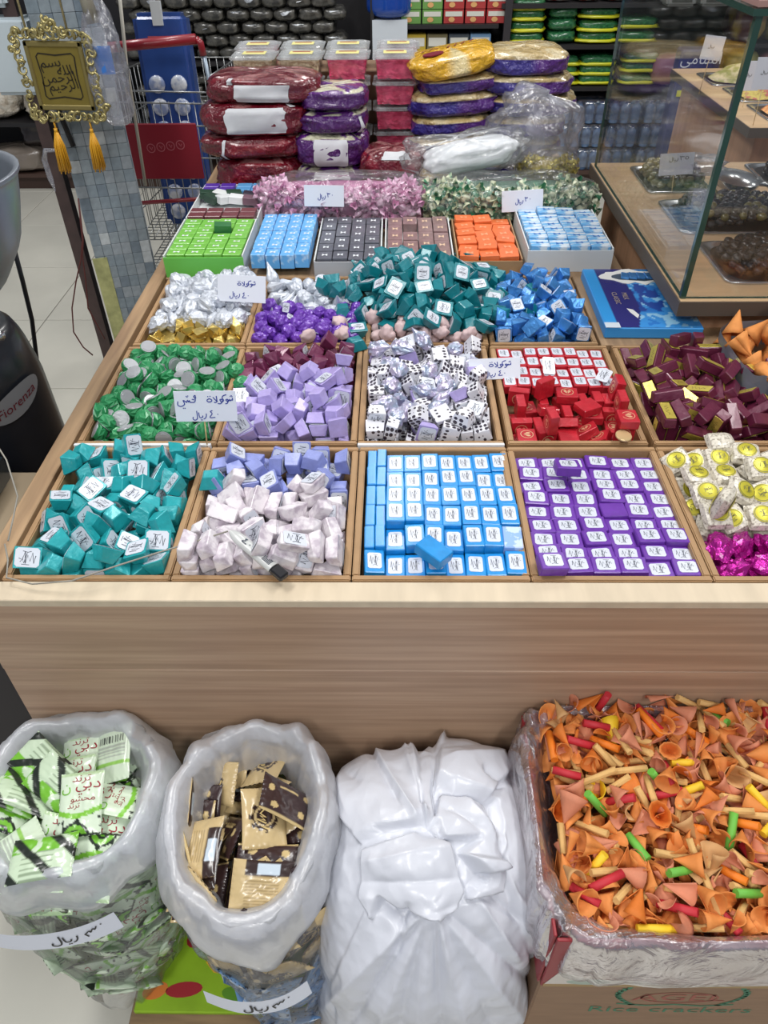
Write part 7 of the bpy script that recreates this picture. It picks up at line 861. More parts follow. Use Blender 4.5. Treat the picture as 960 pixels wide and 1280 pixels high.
def ontop(x,y):
    best=None
    for vv in (.62,.68,.74,.8,.86,.92,.97):
        th=math.atan2(y,x)/(2*PI)%1; p=fy(th,vv,.002)
        d=abs(math.hypot(p.x,p.y)-math.hypot(x,y))
        if best is None or d<best[0]: best=(d,p.z)
    return best[1]+.001
mb.poly([(-.055+.030*math.cos(t*PI/8),-.045+.024*math.sin(t*PI/8)) for t in range(16)],.063,.066,0); ribbon(mb,[(-.01,.0),(.0,.025),(.01,.005),(.02,.032),(.03,.012),(.045,.04),(.055,.02),(.07,.045)],.006,lambda x,y:.0655); ribbon(mb,[(-.085,.0),(-.075,.02),(-.062,.004),(-.05,.026),(-.036,.010)],.005,lambda x,y:.0655)
ob('emblem_print',mb.mesh('emblem_print',mat('print_maroon',(118,24,44),.4)),ob_)
# film bags of loose candies
pinkw=mat('pink_twist_wrap',(216,156,192),.3,.1,.4,two=((238,206,226),60,.45,.62),bump=(.6,120,.002)); greenw=mat('green_white_twist_wrap',(62,130,96),.3,.15,.4,two=((222,226,196),45,.48,.54),bump=(.5,120,.002)); goldw=mat('gold_twist_wrap',(206,190,90),.3,.5,.3,bump=(.6,120,.002))
def twist(m,s,L=.024,r=.008):
    mb=MB(); ph=s*1.3
    def f(u,v):
        t=v*2-1; a=abs(t); rr=r*(1-.35*(a/.5)**2) if a<.5 else r*(.28+1.6*(a-.5)*(1.1+.5*math.sin(u*2*PI*3+ph)))
        return (t*L*.9,rr*math.cos(u*2*PI),rr*math.sin(u*2*PI)*.8)
    return mb.grid(f,8,9,wrapu=True,smooth=False).mesh('twist_candy',m)
clearf=film('clear_bag_film',.12,.15,(236,240,242),.16,(.7,18,.012),rare=.8)
def candybag(label,loc,size,m,clab,grp,seed,n,fillc,rz=0,L=.024,r=.008):
    fn=sup(*size,seed,.62,.6,.10); root=empty('candy_bag',label,'candy bag',loc,Euler((0,0,rz)))
    ob('film',MB().grid(lambda u,v:fn(u,v,.006)+Vector((0,0,0)),90,40,wrapu=True).mesh('film',clearf),root)
    tag(ob('candy_fill',MB().grid(lambda u,v:fn(u,v,-.020),48,24,wrapu=True).mesh('candy_fill',fillc),root),kind='stuff')
    ms=[twist(m,s,L,r) for s in range(4)]; rs=random.Random(seed); M=Matrix.Translation(loc)@Matrix.Rotation(rz,4,'Z'); k=0; pts=[]
    while k<n:
        u,v=rs.uniform(.48,1.02),rs.uniform(.12,.86); p=fn(u,v,-.008)
        if any((p-q).length<r*1.45 for q in pts[-400:]):
            if rs.random()>.02: continue
        pts.append(p); k+=1
        o=tag(ob('twist_candy' if m is pinkw else 'bow_candy',rs.choice(ms),None,M@p,Euler((rs.uniform(0,6.3),rs.uniform(-.8,.8),rs.uniform(0,6.3)))),clab+', '+('left' if p.x<-size[0]*.17 else 'right' if p.x>size[0]*.17 else 'centre')+', '+('upper' if p.z>size[2]*.62 else 'lower')+' part','candy',grp)
    return root
candybag('clear bag bulging with pink twist candies behind the small boxes',(-.145,2.12,.846),(.45,.19,.105),pinkw,'pink twist candy inside the clear bag','pink twist candies',61,230,mat('pink_candy_mass',(186,110,156),.5,noise=(.2,30.)),L=.028,r=.0095)
candybag('clear bag bulging with green and white twist candies behind the orange box',(.315,2.12,.846),(.46,.19,.100),greenw,'green white twist candy inside the clear bag','green and white twist candies',62,230,mat('green_candy_mass',(58,110,84),.5,noise=(.2,30.)),L=.030,r=.0105)
candybag('small clear bag of gold wrapped candies behind the green ones',(.44,2.28,.846),(.17,.12,.125),goldw,'gold wrapped candy in the small clear bag','gold twist candies',63,60,mat('gold_candy_mass',(170,150,60),.5,bump=(1,80,.006)),L=.018,r=.007)
whiteroll=mat('white_sheet_plastic',(228,232,236),.35,0,.3,bump=(.5,20,.004,(1,6,6)))
wbk=empty('plastic_bag','clear bag of folded white liners above the green and white candies','bag',(.215,2.245,.94),Euler((.1,-.12,.12)))
ob('folded_liners',MB().grid(sup(.25,.10,.07,71,.7,.7,.14),60,24,wrapu=True).mesh('folded_liners',whiteroll),wbk)
ob('film',MB().grid(lambda u,v:sup(.34,.14,.10,72,.7,.6,.22)(u,v)-Vector((.03,0,.012)),70,30,wrapu=True).mesh('film',clearf),wbk)
gb=empty('plastic_bag','clear bag of golden granules at the left end of the folded liners','bag',(.125,2.245,.846)); ob('granules',MB().grid(sup(.11,.12,.10,75,.7,.7,.16),30,16,wrapu=True).mesh('granules',mat('gold_granules',(196,170,112),.5,two=((232,224,206),120,.45,.6),bump=(1,120,.004))),gb); ob('film',MB().grid(lambda u,v:sup(.11,.12,.10,75,.7,.7,.16)(u,v,.008),40,20,wrapu=True).mesh('film',clearf),gb)
hb=empty('plastic_bag','puffed clear plastic bag leaning on the purple bags','bag',(.375,2.33,.90),Euler((.0,.25,-.15)))
ob('film',MB().grid(sup(.24,.12,.205,77,.75,.75,.30),80,40,wrapu=True).mesh('film',film('thick_clear_film',.24,.2,(222,224,238),.2,(.6,12,.02),rare=.8)),hb)
pricecard('price_sign','price card on the pink candy bag reading thirty riyal',405,245,2.015,.105,.052,.28,.02,[('riyal',-.018,.006,.020,.017,.0018),('f30',.008,.008,.014,.012,.0018)])
pricecard('price_sign','price card on the green and white candy bag reading thirty riyal',653,251,2.012,.108,.052,.28,-.05,[('riyal',-.020,.006,.020,.016,.0018),('f30',.006,.009,.014,.012,.0018)])
# small open boxes with packs
def packgrid(boxlabel,x0,x1,y0,y1,h,nx,ny,pm,pr,plabel,grp,wall,z0=.8455,ph=.022,over=.006,skip=(),jit=.01,walls=True,inset=.006):
    if walls:
        r=empty('open_box',boxlabel,'box',((x0+x1)/2,(y0+y1)/2,z0)); hx,hy=(x1-x0)/2,(y1-y0)/2
        for n,b in (('box_front',(-hx,hx,-hy,-hy+.003,0,h)),('box_back',(-hx,hx,hy-.003,hy,0,h)),('box_side',(-hx,-hx+.003,-hy+.003,hy-.003,0,h+.004)),('box_side',(hx-.003,hx,-hy+.003,hy-.003,0,h+.004)),('box_floor',(-hx+.003,hx-.003,-hy+.003,hy-.003,0,h-.018))):
            ob(n,MB().box(*b).mesh(n,wall[0] if n in('box_front','box_back') else wall[1]),r)
    a=(x1-x0-2*inset)/nx; b=(y1-y0-2*inset)/ny; bm=bev(MB().box(-a/2+.001,a/2-.001,-b/2+.001,b/2-.001,-ph/2,ph/2).mesh('wrapper',pm),.0012)
    mb=MB(); zz=ph/2+.0004; mb.add([(-a*.17,-b*.16,zz),(-a*.17,b*.16,zz),(-a*.02,b*.03,zz),(-a*.02,-b*.03,zz),(a*.02,-b*.03,zz),(a*.02,b*.03,zz),(a*.17,b*.16,zz),(a*.17,-b*.16,zz)],[(0,3,2,1),(3,4,5,2),(4,7,6,5)]); lm_=mb.mesh('motif',pr)
    for i in range(nx):
        for j in range(ny):
            if (i,j) in skip: continue
            X=x0+inset+a*(i+.5); Y=y0+inset+b*(j+.5); o=tag(ob('small_pack',bm,None,(X,Y,z0+h-.018+ph/2+over*random.random()),Euler((random.uniform(-jit,jit),random.uniform(-jit,jit),random.uniform(-jit,jit)*2))),plabel+', %s row from the front, %s from the left'%(rank_names[j],rank_names[i]),'small pack',grp); ob('motif',lm_,o)
wmo=mat('print_white_motif',(226,230,234),.4); gcard=mat('green_card',(108,196,84),.45); wcard=mat('white_card',(214,218,218),.5); greyc=mat('grey_card',(176,178,182),.5)
packgrid('light green open box of small green packs at the left side board',-.553,-.362,1.722,1.970,.048,4,7,mat('green_pack',(120,190,76),.4,0,.3,noise=(.12,90.)),wmo,'small light green pack','green packs in the green box',(gcard,wcard),skip=((2,4),),over=.003)
tag(ob('small_pack',packmesh('wrapper',.042,.030,.02,mat('dark_green_pack',(48,116,64),.4,0,.3)),None,(-.436,1.885,.905),Euler((0,.1,.15))),'single darker green pack loose on top of the green box','small pack')
mx=empty('open_box','white open box of mixed purple, blue and dark packs behind the green box','box',(-.458,2.115,.8455))
for n,b in (('box_front',(-.093,.093,-.135,-.132,0,.045)),('box_back',(-.093,.093,.132,.135,0,.05)),('box_side',(-.096,-.093,-.135,.135,0,.05)),('box_side',(.093,.096,-.135,.135,0,.05)),('box_floor',(-.093,.093,-.132,.132,0,.03))): ob(n,MB().box(*b).mesh(n,wcard),mx)
def loosepack(col,x,y,z,rz,lab_,ry=0,wd=.042,g=None):
    o=tag(ob('small_pack',packmesh('wrapper',wd,.030,.02,mat('pack_%d_%d_%d'%col,col,.4,0,.3)),None,(x,y,z),Euler((0,ry,rz))),lab_,'small pack',g); return o
for i in range(2):
    for j in range(2): loosepack((92,54,170),-.53+i*.046,2.205+j*.032,.888,.02,'purple small pack at the back left of the mixed box',g='purple packs in the mixed box'); loosepack((92,168,224),-.435+i*.044,2.205+j*.032,.888,.02,'light blue small pack at the back right of the mixed box',g='light blue packs in the mixed box')
for k,(x,y,rz,c) in enumerate(((-.53,2.165,.2,(36,70,52)),(-.49,2.16,-.3,(230,234,232)),(-.455,2.165,.3,(36,70,52)),(-.51,2.13,-.6,(36,66,50)),(-.475,2.125,.7,(228,232,232)),(-.44,2.125,-.05,(232,234,236)),(-.405,2.15,.0,(46,44,60)),(-.40,2.115,.0,(120,90,104)))):
    loosepack(c,x,y,.895,rz,('dark green' if c[1] in(70,66) else 'white' if c[0]>200 else 'dark mauve')+' small pack tumbled in the middle of the mixed box',g='tumbled packs '+str('dark' if c[0]<200 else 'white'),ry=.1)
for i in range(4):
    for j in range(2): loosepack((112,58,64),-.53+i*.045,2.0+.005+j*.034,.886,0,'brownish red small pack at the near side of the mixed box',g='brown packs in the mixed box')
packgrid('',-.352,-.199,1.722,2.010,.034,4,7,mat('sky_blue_pack',(96,172,232),.4,0,.3,two=((176,210,240),50,.5,.62)),wmo,'small sky blue pack','sky blue packs',(wcard,wcard),walls=False,over=.003,ph=.034)
packgrid('grey open box of small charcoal packs left of the dark teal heap',-.194,-.032,1.722,2.005,.036,4,6,mat('charcoal_pack',(92,94,104),.35,0,.4,noise=(.2,60.)),wmo,'small charcoal pack','charcoal packs',(greyc,wcard))
packgrid('grey open box of small brown packs behind the dark teal heap',-.025,.142,1.725,2.005,.036,4,5,mat('brown_clear_pack',(140,112,112),.3,0,.5,noise=(.2,50.)),mat('print_peach',(220,190,160),.4),'small brown pack','brown see-through packs',(greyc,wcard),skip=((1,3),))
packgrid('kraft open box of small orange packs behind the blue foil cubes',.150,.305,1.728,2.000,.034,3,6,mat('orange_pack',(226,112,56),.45,0,.2,noise=(.08,60.)),mat('print_pale_orange',(236,160,120),.45),'small orange pack','orange packs',(kraft,kraft),jit=.09,over=.014)
packgrid('white open box of small blue and white packs next to the counter',.318,.522,1.745,2.015,.052,4,6,mat('blue_white_pack',(110,178,228),.4,0,.3,two=((214,226,236),34,.48,.56,(1,3,1))),mat('print_royal_blue',(40,110,190),.4),'small blue white pack','blue and white packs',(wcard,wcard),jit=.05,over=.010)
bp('ledge_board',(.425,.725,1.378,1.715,.832,.848),woodl)
# flat blue box
def blue_p(x,y):
    # x 0..1 across, y 0..1 away from the viewer
    if x<.13: return (52,154,226)
    k=.50-.16*(1-y)+.05*math.sin(y*5)
    if x<k: return (44,44,118)
    n=PN(Vector((x*5,y*9,1)))+.5*PN(Vector((x*14,y*22,3)))
    if x-k<.28 and .25<y<.72 and PN(Vector((x*12,y*10,5)))>-.05: return (36,72,158)
    return (150,204,238) if n>.25 else (60,146,220) if n>-.3 else (40,120,204)
bbx=empty('flat_gift_box','flat blue chocolate box with a torn corner beside the blue foil cubes','box',(.538,1.548,.849),Euler((0,0,-.02)))
ob('box_body',bev(MB().box(-.100,.100,-.146,.146,0,.024).mesh('box_body',mat('box_blue',(56,150,222),.4)),.002),bbx)
n=60; mb=MB(); cols=[]; mb.grid(lambda u,v:(-.0985+.197*u,-.1445+.289*v,.0246),n,90)
for j in range(90):
    for i in range(n): cols.append(blue_p(i/(n-1),j/89))
ob('printed_lid',mb.mesh('printed_lid',mat('printed_card_gloss',(255,255,255),.25,0,.5,vcol=True),cols),bbx)
rj=random.Random(3); tear=[(-.045+.0,.05+.0)]; A=[]; Bt=[]
for t in range(26):
    a=2*PI*t/26; A.append((.018+.080*math.cos(a)*(1+rj.uniform(-.12,.14)),.102+.036*math.sin(a)*(1+rj.uniform(-.2,.25)))); Bt.append((.022+.062*math.cos(a)*(1+rj.uniform(-.06,.06)),.100+.022*math.sin(a)*(1+rj.uniform(-.1,.1))))
ob('torn_paper_edge',MB().poly(A,.0248,.0258).mesh('torn_paper_edge',mat('torn_paper',(226,226,222),.8)),bbx); ob('torn_hole_shade',MB().poly(Bt,.0259,.0262).mesh('torn_hole_shade',mat('painted_hole_shade',(60,76,92),.7)),bbx)  # flat dark patch on the lid paints the shade inside the tear
for k in range(5): ob('inner_pack',bev(MB().box(-.009,.009,-.013,.013,0,.006).mesh('inner_pack',mt['blue']),.001),bbx,(-.012+.018*k,.097,.0262),Euler((0,.1,.1*(k-2))))
mb=MB(); addtext(mb,'CLASSIC',.016,-.052,-.01,lambda x,y:.0252,0,-PI/2,1.0); addtext(mb,'MILK',.016,-.030,.0,lambda x,y:.0252,0,-PI/2,1.0); ob('gold_lettering',mb.mesh('gold_lettering',mat('print_tan_gold',(176,160,130),.4)),bbx)
mb=MB(); mb.poly([(-.040,-.06),(-.028,-.066),(-.020,-.09),(-.026,-.105),(-.036,-.08)],.0252,.0256); ob('scuff',mb.mesh('scuff',mat('torn_paper',(226,226,222),.8)),bbx)
ob('corner_tape',MB().box(-.1005,-.070,-.1475,-.125,.0252,.0256).mesh('corner_tape',mat('pale_tape',(206,216,226),.3)),bbx)
# tray of large orange crackers behind the burgundy bars
pb_=empty('cracker_bag','grey plastic lined bag holding the large orange crackers','bag',(.772,1.275,.870)); 
ob('lining',MB().grid(lambda u,v:(.130*(1+.05*PN(Vector((u*6,v,0))))*math.copysign(abs(math.cos(u*2*PI))**.5,math.cos(u*2*PI)),.118*math.copysign(abs(math.sin(u*2*PI))**.5,math.sin(u*2*PI)),-.03+.055*v+.008*PN(Vector((math.cos(u*6.28)*3,math.sin(u*6.28)*3,0)))),60,6,wrapu=True).mesh('lining',mat('grey_lining',(120,124,134),.4,0,.3,bump=(.6,30,.005))),pb_)
# ---------------------------------------------------------------- olive counters on the right
edge=mat('dark_edge_band',(92,84,76),.5); ctop=mat('counter_laminate',(206,174,134),.4,noise=(.10,8.,(.4,7,7)),bump=(.05,40,.001)); cside=mat('counter_side_laminate',(178,138,108),.45,noise=(.14,7.,(7,7,.4)))
steel=mat('brushed_steel',(196,198,198),.22,.9,noise=(.08,8.)); glass=film('case_glass',.015,.14,(206,226,222),.02,(.0,3,.001),rare=.36); gedge=mat('glass_edge_green',(40,74,64),.15,0,.6)
def counter(label,x0,x1,y0,y1,inset):
    r=empty('counter',label,'counter',(x0,y0,0)); W,D=x1-x0,y1-y0
    ob('counter_base',bev(MB().box(inset,W-.05,inset,D-.04,0,.898).mesh('counter_base',cside),.002),r)
    ob('counter_top',MB().box(.003,W,.003,D,.899,.930).mesh('counter_top',ctop),r)
    ob('edge_band',MB().box(0,.0028,0,D,.899,.929).mesh('edge_band',edge),r); ob('edge_band',MB().box(.003,W,0,.0028,.899,.929).mesh('edge_band',edge),r)
    return r
c1=counter('laminate counter with sunken olive pans under a glass case',.571,1.60,1.402,2.312,.05)
c2=counter('second laminate counter farther back, seen through the glass',1.165,2.7,2.675,3.60,.05)
for k in range(1): ob('base_seam',MB().box(.30,.303,.0478,.0498,0,.898).mesh('base_seam',edge),c2)
def pan(label,x0,x1,y0,y1,z=.9305,par=None):
    r=empty('steel_pan',label,'pan',((x0+x1)/2,(y0+y1)/2,z)); hx,hy=(x1-x0)/2,(y1-y0)/2
    def fn(u,v):
        a=u*2*PI; c,s=math.cos(a),math.sin(a); prof=[(1.0,.0,.16),(1.0,.004,.16),(.985,.0055,.18),(.93,.0045,.28),(.90,.001,.45)]
        t=v*4; i=min(int(t),3); f=t-i; k,zz,e=[prof[i][q]*(1-f)+prof[i+1][q]*f for q in range(3)]
        return (hx*k*math.copysign(abs(c)**e,c),hy*k*math.copysign(abs(s)**e,s),zz)
    ob('pan_rim',MB().grid(fn,96,9,wrapu=True).mesh('pan_rim',steel),r)
    ob('pan_well',MB().grid(lambda u,v:(hx*.9*v*math.copysign(abs(math.cos(u*2*PI))**.45,math.cos(u*2*PI)),hy*.9*v*math.copysign(abs(math.sin(u*2*PI))**.45,math.sin(u*2*PI)),.001+.0002*(1-v)),64,4,wrapu=True).mesh('pan_well',mat('dark_pan_disc',(40,30,26),.3)),r)  # flat dark disc fills the pan inside the rim
    return r
olm={'brown':mat('olive_brown_black',(36,25,24),.16,0,.4,noise=(.3,30.)),'black':mat('olive_black',(34,30,30),.16,0,.4,noise=(.3,30.)),'green':mat('olive_dull_green',(104,96,52),.2,0,.7,noise=(.25,30.))}
def olive(m,s):
    me=crumple(.0135,.0100,.0100,2,.06,1.5,'olive',m,s,True); return me
OL={k:[olive(m,s) for s in range(3)] for k,m in olm.items()}
def fillpan(x0,x1,y0,y1,kinds,lab_,grp,limit,dome,seed,z=.936):
    rs=random.Random(seed); st=MB(); cx,cy=(x0+x1)/2,(y0+y1)/2; hx,hy=(x1-x0)/2*.86,(y1-y0)/2*.86
    for lay in range(2):
        j=0; y=-hy
        while y<hy:
            x=-hx+(j%2)*.0105+lay*.006
            while x<hx:
                e=abs(x/hx)**2.6+abs(y/hy)**2.6
                if e<(1. if lay==0 else .86):
                    p=Vector((cx+x+rs.uniform(-.003,.003),cy+y+rs.uniform(-.003,.003),z+.006+lay*.012+dome*(1-e)+rs.uniform(-.002,.003))); k=rs.choice(kinds); me=rs.choice(OL[k]); q=Euler((rs.uniform(-.5,.5),rs.uniform(-.5,.5),rs.uniform(0,6.3)))
                    if lay==1 and PX(p)[0]<962 and limit>0:
                        limit-=1; tag(ob('olive',me,None,p,q),lab_[k]+', '+zone(p,x0,min(x1,.9),y0,y1),'olive',grp+' '+k)
                    elif lay==1 or e>.6:
                        R=q.to_matrix(); st.add([tuple(R@v.co+p) for v in me.vertices],[tuple(f.vertices) for f in me.polygons],smooth=True)
                x+=.021
            y+=.0185; j+=1
    if st.v: tag(st.build('olive_mass',olm[kinds[0]]),lab_[kinds[0]]+', packed below and beyond the rest','olive',kind='stuff')
pan('steel pan of dark brown olives nearest the glass corner',.690,1.03,1.480,1.705); fillpan(.690,1.03,1.480,1.705,['brown','black'],{'brown':'glossy dark brown olive in the nearest steel pan','black':'glossy black olive in the nearest steel pan'},'near pan olives',110,.012,1)
pan('steel pan of black and green olives, second from the glass corner',.675,1.03,1.755,1.985); fillpan(.675,1.03,1.755,1.985,['black','black','green','brown'],{'brown':'brown olive in the second steel pan','black':'black olive in the second steel pan','green':'dull green olive in the second steel pan'},'second pan olives',120,.012,2)
pan('steel pan of green and dark olives behind the price card',.670,.845,2.040,2.265); fillpan(.670,.845,2.040,2.265,['green','black','green'],{'black':'dark olive in the farthest left pan','green':'green olive in the farthest left pan'},'far pan olives',90,.008,3)
pan('steel pan of dark olives at the right end behind the scoop',1.00,1.32,2.040,2.285); fillpan(1.00,1.32,2.040,2.285,['brown'],{'brown':'dark olive in the pan behind the scoop'},'rear right pan olives',30,.010,4)
sp=empty('steel_scoop','steel scoop lying on the counter beside the rear olive pan','scoop',UZ(925,240,.945),Euler((.15,.1,-.5)))
def scoopf(u,v): a=u*2*PI; r_=.045*math.sin(v*PI/2); return (r_*math.cos(a)*1.35-.02,r_*math.sin(a),.034-.036*math.cos(v*PI/2))
ob('bowl',MB().grid(scoopf,28,8,wrapu=True).mesh('bowl',steel),sp); ob('handle',MB().tube([(.038,0,.032),(.065,0,.036),(.10,0,.030),(.125,0,.018)],[.006,.006,.008,.007],8).mesh('handle',steel),sp)
pb2=empty('crumpled_film','crumpled clear film lying on the far olives','film',UZ(872,215,.965)); ob('film',MB().grid(sup(.12,.10,.035,91,.8,.8,.5),40,20,wrapu=True).mesh('film',film('thick_clear_film')),pb2)
pricecard('price_sign','price card on a stick over the far olives reading thirty five riyal',846,205,2.06,.088,.052,.25,-.05,[('riyal',-.022,.018,.022,.014,.0014),('f35',.006,.019,.022,.012,.0014)],stick=(-.004,.055),pm=penk)
gc=empty('glass_case','glass case standing on the olive counter','glass case',(.577,1.417,.930))
def pane(name,b,par):
    mb=MB().box(*b); dx,dy,dz=b[1]-b[0],b[3]-b[2],b[5]-b[4]; k=[dx,dy,dz].index(min(dx,dy,dz))
    big={0:(4,5),1:(2,3),2:(0,1)}[k]; mb.m=[0 if i in big else 1 for i in range(6)]; return ob(name,mb.mesh(name,[glass,gedge]),par)
pane('side_pane',(0,.007,.008,.865,.001,.478),gc); pane('front_pane',(0,1.0,0,.007,.001,.478),gc); pane('top_pane',(-.012,1.0,-.012,.865,.480,.490),gc)
ob('corner_edge',MB().box(-.0015,.0095,-.0015,.0095,.001,.479).mesh('corner_edge',gedge),gc); ob('top_board',MB().box(-.004,1.0,-.004,.86,.491,.50).mesh('top_board',mat('pinkish_top_board',(178,140,132),.4)),gc)
# second counter goods
crisp=mat('shredded_orange_snack',(190,104,52),.6,two=((226,170,104),60,.45,.6),bump=(1,60,.01)); crisy=mat('mixed_yellow_snack',(196,176,84),.6,two=((176,90,80),50,.5,.62),bump=(1,50,.01))
for i,(x,y,m_,l) in enumerate(((1.42,2.86,crisp,'steel tray heaped with orange shredded snack on the far counter'),(1.42,3.12,crisy,'steel tray of yellow and red mixed snack on the far counter'),(1.40,3.38,mat('green_snack_mix',(150,150,80),.6,two=((206,190,150),40,.4,.6),bump=(1,50,.01)),'steel tray of greenish snack mix at the back of the far counter'),(1.80,2.86,crisy,'steel tray of yellow snack on the right of the far counter'),(1.80,3.12,crisp,'steel tray of orange snack on the right of the far counter'))):
    r=pan(l,x-.17,x+.17,y-.115,y+.115); tag(ob('snack_heap',MB().grid(lambda u,v:((.15*v)*math.cos(u*2*PI),.10*v*math.sin(u*2*PI),.004+.055*(1-v*v)+.008*PN(Vector((u*9,v*5,i)))),40,12,wrapu=True).mesh('snack_heap',m_),r),kind='stuff')
for i,(px,py,Y,l) in enumerate(((891,60,3.15,'pinkish price card on a stick on the far counter, left one'),(938,95,2.95,'edge-on price card on a stick on the far counter'),(958,92,2.72,'white price card on a stick at the right frame edge'))):
    pricecard('price_sign',l,px,py,Y,.075,.075 if i==0 else .09,.1,(.1,.0,.0)[i],[('riyal',-.02,.01,.022,.014,.0014)],stick=(0,.11),pm=penk)
# ---------------------------------------------------------------- shelving along the back wall
blk=mat('shelf_black',(34,33,36),.5); brn=mat('shelf_kick_brown',(78,58,50),.6)
def shelf(label,x0,x1,zs,posts):
    r=empty('shelf_unit',label,'shelf',((x0+x1)/2,5.3,0)); c=(x0+x1)/2
    for z in zs: ob('shelf_board',MB().box(x0-c,x1-c,-.29,.27,z-.022,z).mesh('shelf_board',blk if z>.12 else brn),r)
    ob('kick_board',MB().box(x0-c,x1-c,-.25,-.235,0,.077).mesh('kick_board',brn),r); ob('back_panel',MB().box(x0-c,x1-c,.275,.29,0,1.6).mesh('back_panel',blk),r)
    for x in posts: ob('upright',MB().box(x-c-.02,x-c+.02,-.295,-.26,.0,1.5).mesh('upright',mat('upright_grey',(62,60,64),.4,.3)),r)
shelf('dark shelving unit along the back wall on the left',-3.4,.60,(.10,.40,.72),(-2.2,))
shelf('dark shelving unit of tea boxes and pouches on the right',.60+.001,3.6,(.10,.575,.79,.99),(.64,))
tb=empty('shelf_unit','short shelf tier carrying the tea boxes','shelf',(.1,5.3,.72)); ob('shelf_board',MB().box(-.22,.49,-.29,.27,.155,.175).mesh('shelf_board',blk),tb); ob('divider_panel',MB().box(-.24,-.22,-.29,.27,.002,.36).mesh('divider_panel',blk),tb)
glossd=mat('lentil_pack_film',(92,90,84),.25,0,.6,two=((54,54,52),30,.4,.6),bump=(.9,30,.004)); 
def softpack(w,d,h,m,s): return MB().grid(sup(w,d,h,s,.5,.6,.14),24,12,wrapu=True).mesh('pack',m)
lp=[softpack(.135,.2,.066,glossd,s) for s in range(3)]; foil=mat('foil_reflex',(200,204,208),.25,.7,bump=(.8,60,.003)); fmesh=MB().add([(-.035,-.096,.052),(.035,-.096,.052),(.012,-.101,.034),(-.012,-.101,.030)],[(0,3,2,1)]).mesh('foil_reflex',foil)  # pale V-shaped quad paints in the reflection on the pack foil
for k in range(5):
    for i in range(10):
        x=-1.52+i*.139+(.06 if k%2 else 0)
        if x>-.27 or x<-1.66: continue
        o=tag(ob('lentil_pack',random.choice(lp),None,(x,5.14,.7205+k*.063),Euler((0,0,random.uniform(-.06,.06)))),'grey shiny pack on the upper back shelf, %s layer up, %s from the left'%(rank_names[k],rank_names[i]),'pack','grey packs on the upper back shelf')
        if (i+k)%2: ob('foil_reflex',fmesh,o)
for k in range(4):
    for i in range(9):
        x=-1.50+i*.139+(.05 if k%2 else 0); tag(ob('lentil_pack',random.choice(lp),None,(x,5.14,.4005+k*.063),Euler((0,0,random.uniform(-.06,.06)))),'dull grey pack behind the trolley, %s layer up, %s from the left'%(rank_names[k],rank_names[i]),'pack','grey packs behind the trolley')
pop=mat('popped_grain',(196,184,166),.6,two=((226,220,206),30,.4,.6),bump=(1,24,.02))
for i,(x,y,w,h) in enumerate(((-2.55,5.18,.42,.30),(-2.08,5.16,.40,.25))): tag(ob('grain_bag',MB().grid(sup(w,.26,h,i+3,.6,.6,.22),50,24,wrapu=True).mesh('grain_bag',pop),None,(x,y,.4005)),('clear bag of popped grain on the far left shelf','clear bag of popped grain next to the pillar')[i],'grain bag')
tag(ob('sack_bundle',MB().grid(sup(.36,.26,.14,9,.6,.6,.2),40,20,wrapu=True).mesh('sack_bundle',mat('greyish_film_bag',(128,118,108),.3,0,.5,bump=(.8,20,.01))),None,(-2.42,5.15,.1005)),'grey film wrapped bundle on the bottom shelf at far left','bundle')
tag(ob('clay_pot',MB().grid(sup(.30,.26,.26,10,.9,.8,.05),30,20,wrapu=True).mesh('clay_pot',mat('orange_sacking',(158,92,62),.7,bump=(.5,30,.01))),None,(-2.02,5.16,.1005)),'orange brown sacking bag on the bottom shelf beside the pillar','bag')
tag(ob('grain_bag',MB().grid(sup(.30,.24,.17,14,.6,.6,.2),40,20,wrapu=True).mesh('grain_bag',mat('dark_bag_film',(58,50,48),.3,0,.5,bump=(.8,20,.01))),None,(-2.25,5.22,.2205)),'dark bag lying behind the grey bundle on the bottom shelf','bag')
# blue water jug
wj=empty('water_jug','large blue water jug standing behind the tubs','water jug',(-.02,4.98,.7205)); bj=mat('blue_jug',(24,70,160),.12,0,.6)
wj.location=(-.03,5.1,.7205); ob('jug_body',MB().grid(lambda u,v:(float(np.interp(v,[0,.05,.12,.3,.36,.42,.6,.85,1],[.06,.125,.135,.135,.128,.135,.135,.12,.04]))*math.cos(u*2*PI),float(np.interp(v,[0,.05,.12,.3,.36,.42,.6,.85,1],[.06,.125,.135,.135,.128,.135,.135,.12,.04]))*math.sin(u*2*PI),.20+.42*v),32,28,wrapu=True).mesh('jug_body',bj),wj); ob('jug_stand',MB().box(-.10,.10,-.10,.10,0,.20).mesh('jug_stand',mat('pale_carton',(206,214,222),.5)),wj)
# tea boxes
def teabox(x,z,c,lb,g,w=.115,h=.068):
    r=empty('tea_box',lb,'box',(x,5.12,z),None,g); ob('carton_body',bev(MB().box(-w/2+.001,w/2-.001,-.08,.08,0,h-.001).mesh('carton_body',mat('tea_%d_%d_%d'%c,c,.4)),.002),r)
    ob('printed_panel',MB().box(-w*.42,w*.42,-.0815,-.0805,h*.52,h*.86).mesh('printed_panel',mat('print_pale_panel',(216,216,206),.5)),r); 
    q=MB(); q.poly([(-w*.1+.018*math.cos(t*PI/5),h*.30+.013*math.sin(t*PI/5)) for t in range(10)],0,.001); q.v=[(a,-.0822-z_,b) for a,b,z_ in q.v]; ob('printed_fruit',q.mesh('printed_fruit',mat('print_peachy',(222,170,110),.5)),r)
for k in range(3):
    for i in range(5): teabox(-.04+.13+i*.122,.8955+k*.070,(112,160,84) if i<2 else (176,62,62),('green' if i<2 else 'red')+' tea box right of the blue jug, %s layer up, %s from the left'%(rank_names[k],rank_names[i]),('green' if i<2 else 'red')+' tea boxes')
